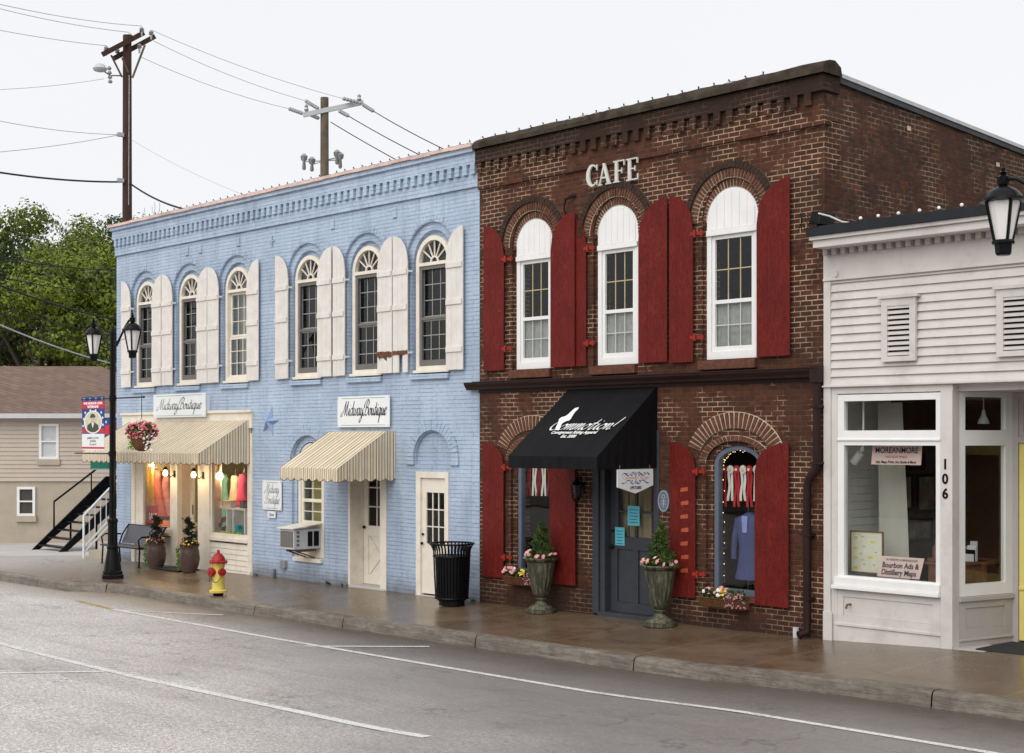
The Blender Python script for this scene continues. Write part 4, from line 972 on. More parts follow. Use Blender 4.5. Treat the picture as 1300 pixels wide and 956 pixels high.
kp = MB(); kp.holes(rect(GX0 + .101, XP0 - .001, -.05, .654), [rect(WX0 + .08, WX1 - .10, .33, .56)], .0, .04); kp.box(WX0 + .08, WX1 - .10, .014, .04, .33, .56); kp.box(GX0 + .14, XP0 - .001, -.018, -.0005, .20, .235)
kp.build('panelled_base', 'grey', gy, bevel=.004)
MB().tube([(WX0 + .18, .02, .47), (WX0 + .18, -.07, .47), (WX0 + .17, -.075, .42)], .014, 8).build('garden_tap', 'wood', gy, smooth=40)
t_ = MB(); t_.tube([(WX0 + .155, -.06, .485), (WX0 + .205, -.06, .485)], .017, 8)
# recessed side with its own tall window, then the yellow door
RD0 = Vector((XP1 - .01, .14, 0)); dv = Vector((.224, .974, 0)).normalized(); YRr = 1.03
Ls = (YRr - .14) / dv.y
def loc_side(mb):       # local x along the return, y into the shop, z up
    return mb.xf(Matrix.Translation(RD0) @ Matrix(((dv.x, -dv.y, 0, 0), (dv.y, dv.x, 0, 0), (0, 0, 1, 0), (0, 0, 0, 1))))
f = loc_side(MB().holes(rect(0, Ls, .66, 3.05), [rect(.11, Ls - .12, .80, 2.42), rect(.11, Ls - .12, 2.60, 2.99)], 0, .07)); sdw = f.build('side_window', 'white', gy, bevel=.004)
gq = MB(); gq.box(.09, Ls - .1, .03, .034, .78, 2.44); gq.box(.09, Ls - .1, .03, .034, 2.58, 3.0); loc_side(gq).build('pane', 'glass', sdw)
f = MB(); f.holes(rect(0, Ls, .03, .60), [rect(.12, Ls - .13, .28, .52)], 0, .05); f.box(.12, Ls - .13, .014, .05, .28, .52); f.box(-.0, Ls, -.03, .05, .601, .655); f.box(0, Ls, -.02, -.0005, .14, .165); loc_side(f).build('side_panel', 'greydk', gy, bevel=.004)
ex = RD0 + dv * Ls; DX = fX(1288, YRr)
DX = ex.x + .03
f = MB(); f.box(ex.x - .04, DX + .04, YRr, YRr + .12, .0, 3.05); f.box(DX + .04, DX + 1.1, YRr - .02, YRr + .12, 2.45, 2.52); f.box(DX + 1.02, DX + 1.2, YRr, YRr + .12, 0, 3.05); f.box(DX + .04, DX + 1.02, YRr, YRr + .1, 2.98, 3.05)
f.holes(rect(DX + .04, DX + 1.02, 2.52, 2.98), [rect(DX + .10, DX + .96, 2.57, 2.93)], YRr + .02, YRr + .08); f.build('door_surround', 'greydk', gy, bevel=.004)
a, b = DX + .045, DX + 1.01
f = MB(); f.holes(rect(a, b, .10, 2.45), [rect(a + .13, b - .13, .85, 2.30), rect(a + .13, b - .13, .2, .66)], YRr + .02, YRr + .07); f.box(a + .13, b - .13, YRr + .035, YRr + .065, .2, .66); f.box(a, b, YRr - .0, YRr + .0195, .70, .745)
o = f.build('door', 'yellow', gy, bevel=.005, label='yellow door cut by the right edge of the photo'); MB().box(a + .1, b - .1, YRr + .04, YRr + .044, .8, 2.35).build('pane', 'glass', o)
q = fa(1277, 648, .9); MB().box(ex.x - .075, ex.x - .045, YRr - .08, YRr - .03, 1.62, 1.78).build('doorbell', 'brownmetal', gy)
f = MB(); f.box(DX + 1.2, GX1, .0, .3, -.1, 3.13); f.build('front_wall', 'grey', gy); m = MB(); z = .0
while z < 3.1: m.prism([(DX + 1.2, -.026, z), (DX + 1.2, -.001, z), (DX + 1.2, -.001, z + .104), (DX + 1.2, -.003, z + .104)], (GX1 - DX - 1.2, 0, 0)); z += .105
m.build('clapboards', 'grey', gy)
f = MB(); f.box(XP1 - .02, DX + 1.2, -.0, YRr + .3, -.3, .075); f.build('threshold', 'concrete', gy, bevel=.005)
f = MB(); f.box(XP1 - .1, DX + 1.3, .12, YRr + .2, 3.052, 3.13); f.build('porch_ceiling', 'grey', gy)
fp_ = [(GX0 + .02, .125), (XP1 - .03, .145), (ex.x - .06, YRr + .10), (ex.x - .06, YRr + .13), (GX1, YRr + .13), (GX1, 4.2), (GX0 + .02, 4.2)]
m = MB(); m.add([(x, y, .3) for x, y in fp_] + [(x, y, 3.04) for x, y in fp_], [tuple(range(7)), tuple(range(13, 6, -1)), (5, 6, 13, 12), (4, 5, 12, 11), (0, 6, 13, 7)]); m.build('room', 'shopgrey', gy)
f = MB(); z = .4
while z < 3.0: f.box(GX0 + .021, GX0 + .03, .13, 1.45, z, z + .092); z += .1
f.build('inner_boards', 'shopgrey', gy)
MB().box(GX0 + .021, GX0 + .035, 1.451, 4.1, .3, 3.03).build('dark_inner_wall', 'darkbrown', gy); MB().box(GX0 + .036, GX1, 3.2, 3.22, .3, 3.03).build('inner_partition', 'brownc', gy)
for k, (ch, z) in enumerate((('1', 2.15), ('0', 1.98), ('6', 1.81))):
    text(ch, .165, ((XP0 + XP1) / 2 - .012, -.0205, z), X3, Z3, 'black', gy, name='house_number', bold=.004, depth=.004, sx=.95)

# ================================================================== AWNINGS AND SIGNS
def awning(name, label, X0, X1, Yf, zw, flat, zf, zb, zside, mats, frame='lgrey'):
    """sloping canvas: wall height zw, flat shelf, front edge zf, valance down to zb; closed sides"""
    t = thing(name, label, 'awning', (X0, 0, zb)); n = 44
    def sag(u): return -.012 * sin(pi * u)
    c = MB(); rows = [(-.004, zw), (-flat, zw - .012), (Yf * .5 - flat * .5, (zw + zf) / 2), (Yf, zf)] if flat else [(-.004, zw), (Yf * .33, zw + (zf - zw) * .33), (Yf * .67, zw + (zf - zw) * .67), (Yf, zf)]
    for i in range(n + 1):
        X = X0 + (X1 - X0) * i / n
        for k, (y, z) in enumerate(rows): c.v.append((X, y, z + (sag((i / n * 5) % 1) if k in (2,) else 0)))
    for i in range(n):
        for k in range(3): c.f.append((i * 4 + k, (i + 1) * 4 + k, (i + 1) * 4 + k + 1, i * 4 + k + 1))
    c.build('canopy', 'stripslope' if mats[0] == 'stripx' else mats[0], t, smooth=30)
    v = MB(); m = int((X1 - X0) / .026)
    def sc(u): return .045 * abs(sin(u * pi / .21)) if mats[0] != 'canvas' else 0
    for i in range(m + 1):
        X = X0 + (X1 - X0) * i / m; yy = Yf - .003 - .006 * sin(i * .9); v.v += [(X, Yf - .001, zf), (X, yy, zb + .045 - sc(X - X0) if mats[0] != 'canvas' else zb)]
    for i in range(m): v.f.append((2 * i, 2 * i + 2, 2 * i + 3, 2 * i + 1))
    v.build('valance', mats[0], t)
    for X in (X0, X1):
        s_ = MB(); k = int(abs(Yf) / .026)
        for i in range(k + 1):
            y = Yf * i / k; zt = zw + (zf - zw) * max(0, (abs(y) - flat) / (abs(Yf) - flat)); b = zb + .045 - sc(y) if mats[0] != 'canvas' else zb + (zside - zb) * (1 - i / k)
            s_.v += [(X, y, zt - .002), (X + .004 * sin(i), y, b)]
        for i in range(k): s_.f.append((2 * i, 2 * i + 2, 2 * i + 3, 2 * i + 1))
        s_.build('side_panel', mats[1], t)
    if mats[0] != 'canvas':                # dark piping along the scalloped hem
        hm = MB(); hm.tube([(X0 + (X1 - X0) * i / m, Yf - .004 - .006 * sin(i * .9), zb + .045 - sc((X1 - X0) * i / m)) for i in range(m + 1)], .006, 5)
        hm.tube([(X1 + .004 * sin(i), Yf * i / k, zb + .045 - sc(Yf * i / k)) for i in range(k + 1)], .006, 5); hm.build('hem_piping', 'brownc', t)
    fr = MB(); fr.tube([(X0 + .01, -.02, zw - .03), (X0 + .01, Yf + .015, zf - .02), (X1 - .01, Yf + .015, zf - .02), (X1 - .01, -.02, zw - .03)], .012, 6)
    for X in (X0 + .03, X1 - .03): fr.tube([(X, -.01, zside + .1), (X, Yf + .02, zf - .04)], .011, 6)
    fr.build('frame', frame, t)
    return t
a1_ = awning('window_awning', 'wide cream striped awning with scalloped hem over the shop front', -17.55, -12.95, -1.15, 2.86, .08, 2.225, 2.01, 2.05, ('stripx', 'stripy'))
a2_ = awning('window_awning', 'narrow cream striped awning between the arched window and cross braced door', -10.18, -8.55, -1.20, 2.63, .20, 2.01, 1.79, 1.82, ('stripx', 'stripy'))
a3_ = awning('window_awning', 'black canvas awning with white horse emblem over the grey door', -4.46, -2.74, -1.22, 3.235, 0, 2.26, 2.09, 2.10, ('canvas', 'canvas'), 'black')
GL = {
 'M': ([[(-.2, .55), (-.5, .35), (-.55, -.05), (-.3, -.1), (.0, .5), (.45, 2.1)], [(.45, 2.1), (.5, 0)], [(.5, 0), (1.1, 2.1)], [(1.1, 2.1), (1.05, .2), (1.22, 0), (1.45, .3)]], 1.45),
 'i': ([[(0, .3), (.25, 1), (.2, .2), (.35, 0), (.55, .3)], [(.36, 1.4), (.40, 1.52)]], .52),
 'd': ([[(.6, .95), (.3, 1.05), (.02, .5), (.15, 0), (.45, .1), (.62, .6), (.78, 2.1)], [(.78, 2.1), (.65, .3), (.75, 0), (.95, .25)]], .92),
 'w': ([[(0, .9), (.1, 1), (.1, .2), (.3, 0), (.5, .3), (.6, 1)], [(.6, 1), (.58, .2), (.75, 0), (1.0, .4), (1.05, 1), (1.2, .9)]], 1.15),
 'a': ([[(.6, .9), (.3, 1.05), (.02, .5), (.15, 0), (.4, .1), (.62, .9)], [(.65, 1), (.6, .2), (.72, 0), (.9, .3)]], .86),
 'y': ([[(0, .9), (.12, 1), (.12, .2), (.3, 0), (.5, .2), (.65, 1)], [(.65, 1), (.6, 0), (.4, -.85), (.1, -1), (0, -.7), (.4, -.2), (.85, .3)]], .85),
 'B': ([[(.5, 2.0), (.4, 1), (.2, .1), (-.2, 0), (-.3, .4)], [(-.1, 1.0), (-.05, 1.8), (.6, 2.25), (1.05, 1.8), (.75, 1.2), (.4, 1.1)], [(.4, 1.1), (.95, 1.05), (1.1, .5), (.75, 0), (.3, .1)]], 1.25),
 'o': ([[(.35, 1), (.02, .5), (.2, 0), (.5, .2), (.58, .7), (.35, 1), (.6, .9), (.8, .95)]], .74),
 'u': ([[(0, .8), (.12, 1), (.1, .2), (.28, 0), (.48, .3), (.6, 1)], [(.6, 1), (.56, .2), (.7, 0), (.9, .3)]], .86),
 't': ([[(.35, 1.8), (.15, .25), (.3, 0), (.5, .3)], [(-.02, 1.1), (.5, 1.1)]], .48),
 'q': ([[(.6, .9), (.3, 1.05), (.02, .5), (.15, 0), (.4, .1), (.62, .9)], [(.65, 1), (.45, -1.1)], [(.45, -1.1), (.6, -.2), (.9, .3)]], .86),
 'e': ([[(.05, .45), (.4, .7), (.45, .95), (.25, 1.02), (.05, .6), (.15, .05), (.35, 0), (.6, .35)]], .58),
 'C': ([[(1.1, 1.6), (1.05, 2.05), (.7, 2.15), (.2, 1.5), (.05, .6), (.35, 0), (.8, .1), (1.1, .5)]], 1.1),
 'm': ([[(0, .9), (.1, 1), (.02, 0)], [(.02, 0), (.3, 1), (.42, .9), (.34, 0)], [(.34, 0), (.62, 1), (.74, .85), (.68, .15), (.8, 0), (.95, .3)]], .93),
 'n': ([[(0, .9), (.1, 1), (.02, 0)], [(.02, 0), (.3, 1), (.45, .85), (.38, .15), (.5, 0), (.65, .3)]], .65),
 '!': ([[(.3, 2.1), (.12, .5)], [(.08, .12), (.06, 0)]], .35), ' ': ([], .25)}
def script(s, O, U, V, W, Hh, mat, parent, nib=.18, shear=.28, name='lettering', label=None, ang=35):
    """cursive words W wide with x-height Hh, baseline centred at O"""
    st = []; x = 0
    for ch in s:
        g_, adv = GL[ch]; st += [[(x + a, b) for a, b in q] for q in g_]; x += adv
    k = W / x / Hh
    O = Vector(O) - Vector(U).normalized() * (W / 2)
    mb = ribbons(MB(), st, O, U, V, nib * Hh, ang, shear, 5, W / x, Hh, .30)
    return mb.build(name, mat, parent, label=label)
def board(name, label, X0, X1, Z0, Z1, y=-.03, cat='sign', border=True):
    t = thing(name, label, cat, ((X0 + X1) / 2, 0, Z0))
    MB().box(X0, X1, y - .012, y, Z0, Z1).build('panel', 'signwhite', t, bevel=.003)
    MB().box(X0 + .05, X1 - .05, y + .0005, -.001, Z0 + .05, Z1 - .05).build('batten', 'signwhite', t)
    if border:
        b = MB()
        for z in (Z0 + .035, Z1 - .035): b.box(X0 + .12, X1 - .12, y - .0135, y - .0122, z - .004, z + .004)
        b.build('border_line', 'greenline', t)
        s_ = MB()
        for x in (X0 + .03, X1 - .03):
            for z in (Z0 + .03, Z1 - .03): s_.box(x - .008, x + .008, y - .015, y - .0122, z - .008, z + .008)
        s_.build('screws', 'galv', t)
    return t
s1 = board('shop_sign', 'white board lettered Midway Boutique above the wide striped awning', -16.43, -14.38, 2.935, 3.41, y=-.12)
script('Midway Boutique', (-15.38, -.1325, 3.10), X3, Z3, 1.66, .105, 'ink', s1, .25)
s2 = board('shop_sign', 'white board lettered Midway Boutique above the narrow striped awning', -10.10, -8.63, 2.70, 3.235, y=-.05)
script('Midway Boutique', (-9.33, -.0625, 2.905), X3, Z3, 1.22, .118, 'ink', s2, .25)
s3_ = board('shop_sign', 'small white board lettered Midway Boutique beside the arched window', -12.50, -11.87, 1.17, 1.72, y=-.03)
script('Midway', (-12.17, -.0425, 1.49), X3, Z3, .44, .085, 'ink', s3_, .15); script('Boutique', (-12.17, -.0425, 1.29), X3, Z3, .46, .085, 'ink', s3_, .15)
s4_ = board('small_sign', 'tiny white plate hanging below the small boutique board', -12.33, -12.07, 1.02, 1.145, y=-.03, border=False)
text('Open', .075, (-12.20, -.0425, 1.06), X3, Z3, 'ink', s4_, shear=.3, bold=.001)
def plane_hit(px, py, P0, N):
    d = Vector(ray(px, py)); c = Vector((CP[0], CP[1], CAMZ)); P0 = Vector(P0); N = Vector(N); return c + d * ((P0 - c).dot(N) / d.dot(N))
# black awning emblem and lettering on its slope
Vs = Vector((0, 1.22, 3.235 - 2.26)).normalized(); P0 = Vector((-3.6, -1.22, 2.26)); Ns = X3.cross(Vs)
org = P0 + Ns * .006
hp = [(400, 345), (412, 315), (425, 290), (432, 262), (452, 246), (482, 238), (505, 222), (528, 200), (548, 182), (560, 174), (588, 168), (582, 182), (562, 200), (548, 218), (535, 240), (518, 258), (498, 272), (474, 283), (455, 296), (445, 315), (436, 335), (428, 348)]
pts = [plane_hit(640 + a / 6.19, 490 + b / 6.19, org, Ns) for a, b in hp]
MB().prism(pts, Ns * .002).build('horse_emblem', 'inkwhite', a3_)
c_ = plane_hit(735, 545.5, org, Ns); L_ = plane_hit(691, 545, org, Ns); Rr = plane_hit(776, 545, org, Ns)
script('Commotion!', c_ + Ns * .002, X3, Vs, abs(Rr.x - L_.x) * .95, .125, 'inkwhite', a3_, .24, .22)
c_ = plane_hit(727, 550.5, org, Ns); text('Consignment Riding Apparel', .088, c_, X3, Vs, 'inkwhite', a3_, shear=.2, bold=.0022, sx=.86)
c_ = plane_hit(720, 555.5, org, Ns); text('Est. 2008', .088, c_, X3, Vs, 'inkwhite', a3_, shear=.2, bold=.0022, sx=.86)
# hanging sign under the awning
hs_ = thing('hanging_sign', 'white pointed sign with blue scrollwork hanging below the black awning', 'sign', (-2.74, -.47, 1.76))
MB().prism([(-2.745, -.83, 2.085), (-2.745, -.11, 2.085), (-2.745, -.11, 1.86), (-2.745, -.47, 1.755), (-2.745, -.83, 1.845)], (.02, 0, 0)).build('panel', 'signwhite', hs_)
ch = MB()
for y in (-.78, -.17): ch.tube([(-2.735, y, 2.08), (-2.735, y, 2.14)], .006, 5)
ch.build('hook', 'galv', hs_)
sc = []
for s in (-1, 1):
    for zc, f_ in ((2.015, 1), (1.915, -1)):
        sc += [[(s * .02, zc), (s * .06, zc + .03 * f_), (s * .10, zc), (s * .07, zc - .015 * f_), (s * .06, zc + .008)], [(s * .11, zc + .015), (s * .15, zc - .02 * f_), (s * .19, zc + .012), (s * .16, zc + .02)], [(s * .19, zc), (s * .24, zc + .02 * f_), (s * .28, zc - .012)]]
sc += [[(0, 1.98), (0, 2.05)], [(0, 1.885), (0, 1.945)]]
ribbons(MB(), sc, (-2.7245, -.47, 0), Y3, Z3, .018, 40, 0, 4, 1, 1, .4).build('scrollwork', 'flagblue', hs_)
text('Commotion Vintage', .062, (-2.7245, -.47, 1.952), Y3, Z3, paint('faded_red_lettering', (.62, .28, .22), .6), hs_, shear=.2, sx=1.05); text('UPSTAIRS', .055, (-2.7245, -.47, 1.815), Y3, Z3, 'ink', hs_, bold=.002)
# CAFE: cut out serif capitals standing off the wall
lm = paint('pale_stone_letters', (.62, .61, .57), .5, .15, 10)
def cafe():
    t = thing('wall_lettering', 'pale raised serif letters CAFE high on the dark brick wall', 'sign', (-3.5, -.05, 5.95))
    h = .31; xs = [fX(745, -.05), fX(760.5, -.05), fX(779.5, -.05), fX(796, -.05)]; zb = [fZ(752, 237, -.05), fZ(768, 235, -.05), fZ(787, 231.5, -.05), fZ(803, 229, -.05)]
    w = .235; y0, y1 = -.075, -.045
    m = MB(); n = 18; cx, cz = w * .52, h / 2; o_ = []; i_ = []           # C
    for k in range(n + 1):
        a = radians(48 + (312 - 48) * k / n); o_.append((cx + w * .5 * cos(a), cz + h * .52 * sin(a))); i_.append((cx + .02 + w * .30 * cos(a), cz + h * .43 * sin(a)))
    L1 = MB().pxz([(x + xs[0], z + zb[0]) for x, z in o_ + i_[::-1]], y0, y1); L1.box(xs[0] + cx + w * .36, xs[0] + cx + w * .43, y0, y1 - .001, zb[0] + h * .70, zb[0] + h * .98); L1.box(xs[0] + cx + w * .36, xs[0] + cx + w * .43, y0, y1 - .001, zb[0] + h * .03, zb[0] + h * .25)
    A = MB(); q = lambda pts, k: [(x * w + xs[k], z * h + zb[k]) for x, z in pts]
    A.pxz(q([(.08, .06), (.17, .06), (.50, .80), (.44, .98)], 1), y0, y1); A.pxz(q([(.36, 1.0), (.56, 1.0), (.98, .06), (.74, .06)], 1), y0 - .001, y1); A.pxz(q([(.25, .30), (.70, .30), (.70, .37), (.25, .37)], 1), y0 + .002, y1 - .002)
    A.pxz(q([(0, 0), (.30, 0), (.30, .059), (0, .059)], 1), y0, y1); A.pxz(q([(.62, 0), (1.08, 0), (1.08, .059), (.62, .059)], 1), y0, y1)
    def FE(k, e):
        F_ = MB(); F_.pxz(q([(.14, .061), (.38, .061), (.38, .939), (.14, .939)], k), y0, y1); F_.pxz(q([(0, 0), (.52 if not e else .95, 0), (.52 if not e else .95, .06), (0, .06)], k), y0, y1)
        F_.pxz(q([(0, .94), (.92, .94), (.92, 1), (0, 1)], k), y0, y1); F_.pxz(q([(.85, .74), (.92, .74), (.92, .939), (.85, .939)], k), y0, y1); F_.pxz(q([(.381, .49), (.66, .49), (.66, .55), (.381, .55)], k), y0, y1); F_.pxz(q([(.661, .40), (.72, .40), (.72, .64), (.661, .64)], k), y0, y1)
        if e: F_.pxz(q([(.88, .061), (.95, .061), (.95, .27), (.88, .27)], k), y0, y1)
        return F_
    for nm_, mb in (('letter', L1), ('letter', A), ('letter', FE(2, 0)), ('letter', FE(3, 1))): mb.build(nm_, lm, t, bevel=.002)
    pn = MB()
    for X, Z in zip(xs, zb):
        for z in (.08, .24): pn.box(X + .07, X + .085, -.044, .0, Z + z, Z + z + .012)
    pn.build('fixing_pins', 'galv', t)
cafe()
hk = thing('wall_hook', 'old bent iron bracket beside the CAFE letters', 'bracket', (fX(722), 0, fZ(722, 250)))
x, z = fX(720), 6.0; MB().tube([(x, -.01, z - .28), (x - .02, -.05, z - .1), (x + .05, -.08, z + .02), (x + .16, -.04, z + .06), (x + .17, -.005, z + .06)], [.010, .012, .018, .03, .03], 7).build('rod', 'brownmetal', hk, smooth=50)
# oval plaque
op = thing('oval_plaque', 'oval blue grey plaque between the grey door and red shutter', 'plaque', (fX(843.5), 0, fZ(843, 636)))
X, Z = fX(843.5), fZ(843, 636); e = [(X + .105 * cos(2 * pi * i / 28), Z + .155 * sin(2 * pi * i / 28)) for i in range(28)]; MB().pxz(e, -.022, -.002).build('plate', paint('blue_grey_enamel', (.13, .16, .22), .35), op)
ribbons(MB(), [[(.09 * cos(2 * pi * i / 24), .138 * sin(2 * pi * i / 24)) for i in range(25)], [(0, -.09), (0, .03), (-.03, .05), (0, .09), (.03, .05), (0, .03)], [(-.04, .0), (.04, .0)], [(-.045, -.04), (.045, -.04)]], (X, -.0225, Z), X3, Z3, .008, 40, 0, 3, 1, 1, .8).build('raised_marks', 'lgrey', op)
# star ornament
X, Z = fX(343), fZ(343, 535); m = MB(); R1, R2 = .30, .115; v = [(X, -.10, Z)] + [(X + (R1 if k % 2 == 0 else R2) * sin(pi * k / 5 + .25), -.006, Z + (R1 if k % 2 == 0 else R2) * cos(pi * k / 5 + .25)) for k in range(10)]; m.add(v, [(0, 1 + k, 1 + (k + 1) % 10) for k in range(10)] + [tuple(range(10, 0, -1))]); m.build('star_ornament', paint('blue_star_enamel', (.26, .36, .56), .4), label='blue painted metal star hung on the blue brick wall', cat='ornament', loc=(X, 0, Z - .3))
# notices on the grey door
for lab, x0, x1, z0, z1, yy in (('blue notice taped in the upper pane of the grey door', 797, 812, 642, 667, 0), ('narrow blue notice low in the left pane of the grey door', 781, 793, 669, 692, 0)):
    Y = .125; X0, X1 = fX(x0, Y), fX(x1, Y); Za, Zb = fZ(x0, z1, Y), fZ(x0, z0, Y); t = thing('paper_notice', lab, 'notice', (X0, Y, Za), 'notices on the grey door'); MB().box(X0, X1, Y - .002, Y, Za, Zb).build('sheet', 'cyan', t)
    r_ = MB()
    for k in range(5): r_.box(X0 + .03, X1 - .03 - .02 * (k % 2), Y - .0028, Y - .0021, Zb - .06 - k * .045, Zb - .05 - k * .045)
    r_.build('print_lines', 'flagblue', t)
# iron wall lantern by the grey door
X, Z = -4.17, 1.76; wl_ = thing('wall_lantern', 'black iron wall lantern beside the grey door', 'lantern', (X, -.02, Z - .2))
m = MB(); m.tube([(X, -.005, Z + .02), (X, -.06, Z + .20), (X, -.13, Z + .22), (X, -.14, Z + .16)], .011, 6); m.lathe(X, -.14, [(.005, Z + .17), (.03, Z + .14), (.085, Z + .08), (.088, Z + .07)], 8); m.lathe(X, -.14, [(.06, Z - .13), (.05, Z - .15), (.02, Z - .18), (.004, Z - .20)], 8)
for k in range(4): a = pi / 4 + k * pi / 2; m.bar((X + .075 * cos(a), -.14 + .075 * sin(a), Z + .07), (X + .055 * cos(a), -.14 + .055 * sin(a), Z - .13), .012)
m.box(X - .03, X + .03, -.015, -.001, Z - .06, Z + .10); m.build('iron_cage', 'black', wl_); m = MB(); m.lathe(X, -.14, [(.045, Z - .128), (.066, Z + .068)], 8); m.build('glass', 'glassdim', wl_)
# lit carriage lamps of the blue shop front
for lab, px, py in (('lit white lamp on the post left of the recessed entry', 210, 602), ('lit white lamp on the post right of the recessed entry', 246, 604)):
    Y = -.20; X, Z = fa(px, py, Y); t = thing('wall_lamp', lab, 'lamp', (X, -.02, Z), 'lit lamps of the blue shop front')
    m = MB(); m.tube([(X + .06, -.022, Z + .0), (X + .07, -.12, Z - .06), (X + .02, Y, Z + .02), (X, Y, Z + .12), (X - .0, Y, Z + .14)], .010, 6); m.lathe(X, Y, [(.02, Z + .155), (.045, Z + .12), (.05, Z + .09)], 10); m.box(X + .03, X + .09, -.034, -.0205, Z - .07, Z + .07); m.build('bracket', 'brownmetal', t, smooth=40)
    m = MB(); m.lathe(X, Y, [(.022, Z + .088), (.042, Z + .055), (.052, Z + .01), (.038, Z - .03), (.015, Z - .04)], 12); m.build('shade', 'lit', t, smooth=50)
    l = bpy.data.lights.new('lamp_light', 'POINT'); l.energy = 7; l.color = (1, .72, .4); l.shadow_soft_size = .08; lo = bpy.data.objects.new('lamp_light', l); COL.objects.link(lo); lo.location = (X, Y - .13, Z - .02)
# string lights on the roof edges
def roofstring(label, x0, x1, zf_, y, step, bm_, base):
    t = thing('string_lights', label, 'string lights', (x0, y, zf_(x0))); n = int((x1 - x0) / step); w_ = MB(); p = []
    for i in range(n + 1):
        X = x0 + (x1 - x0) * i / n; p += [(X - step * .5, y, zf_(X) - .014), (X, y, zf_(X))]
    w_.tube(p[1:], .0035, 4); w_.build('cable', 'darkbulb', t)
    for i in range(n + 1):
        X = x0 + (x1 - x0) * i / n; z = zf_(X); b = MB(); tl = random.uniform(-.015, .015)
        b.tube([(X, y, z - .005), (X + tl * .5, y - .006, z + .010)], .008, 6); so = b.build('socket', 'darkbulb', t, smooth=50)
        MB().sphere((X + tl, y - .012, z + .020), .013 if bm_ == 'darkbulb' else .022, 8, 5).build('bulb', bm_, t, smooth=60)
roofstring('small dark bulbs clipped along the roof edge of the blue building', BX0 + .1, BX1 - .1, lambda x: 7.168, -.10, .25, 'darkbulb', 0)
roofstring('small dark bulbs clipped along the roof edge of the red brick building', CX0 + .15, CX1 - .9, lambda x: 7.198, -.05, .26, 'darkbulb', 0)
roofstring('white bulbs strung along the roof edge of the grey shop', .75, 6.0, lambda x: 5.10, -.36, .26, 'bulb', 0)
# floodlight and tangle of cable on the corner of the grey roof
fl = thing('floodlight', 'black floodlight with loose cable on the corner of the grey roof', 'floodlight', (.1, -.35, 5.04))
m = MB(); m.prism([(.02, -.38, 5.13), (.17, -.38, 5.11), (.18, -.34, 5.27), (.04, -.34, 5.29)], (.05, .24, 0)); m.box(.08, .12, -.3, -.2, 5.09, 5.15); m.build('housing', 'black', fl, bevel=.01)
m = MB(); m.tube([(.15, -.35, 5.25), (.3, -.33, 5.2), (.45, -.30, 5.12), (.7, -.3, 5.06)], .012, 6); m.build('cable', 'lgrey', fl); m = MB(); m.tube([(.1, -.3, 5.27), (.12, -.1, 5.5), (.16, .05, 5.8)], .005, 4)
for k in range(3): m.tube([(-.1 + .05 * k, -.42, 5.05), (.0, -.46 - .04 * k, 5.2 + .05 * k), (.1 + .05 * k, -.4, 5.06)], .006, 5)
m.build('wiring', 'black', fl)

# ================================================================== STREET FURNITURE
def lantern(parent, x, y, zt, zb):
    h = zt - zb; m = MB(); g_ = lambda a: zb + h * a
    c = MB(); c.lathe(x, y, [(.008, g_(1.0)), (.022, g_(.975)), (.014, g_(.95)), (.038, g_(.93)), (.022, g_(.905)), (.055, g_(.88)), (.05, g_(.80)), (.03, g_(.77))], 12)
    c.lathe(x, y, [(.045, g_(.772)), (.09, g_(.75)), (.135, g_(.70)), (.16, g_(.645)), (.19, g_(.635)), (.192, g_(.605)), (.165, g_(.595))], 20)
    o = c.build('lantern', 'black', parent, smooth=35)
    fr = MB(); 
    for k in range(4):
        a = pi / 4 + k * pi / 2 + .12; fr.bar((x + .15 * cos(a), y + .15 * sin(a), g_(.60)), (x + .078 * cos(a), y + .078 * sin(a), g_(.16)), .02)
    fr.lathe(x, y, [(.088, g_(.17)), (.10, g_(.15)), (.095, g_(.125)), (.075, g_(.12)), (.068, g_(.02)), (.055, g_(0))], 8)
    fr.build('cage', 'black', o, smooth=30)
    gl = MB(); gl.lathe(x, y, [(.072, g_(.165)), (.142, g_(.60))], 8, cap=False); gl.build('glass', 'lampglass', o)
    MB().lathe(x, y, [(.02, g_(.2)), (.028, g_(.3)), (.026, g_(.42)), (.008, g_(.45))], 8).build('bulb', 'bulb', o, smooth=60)
    return o
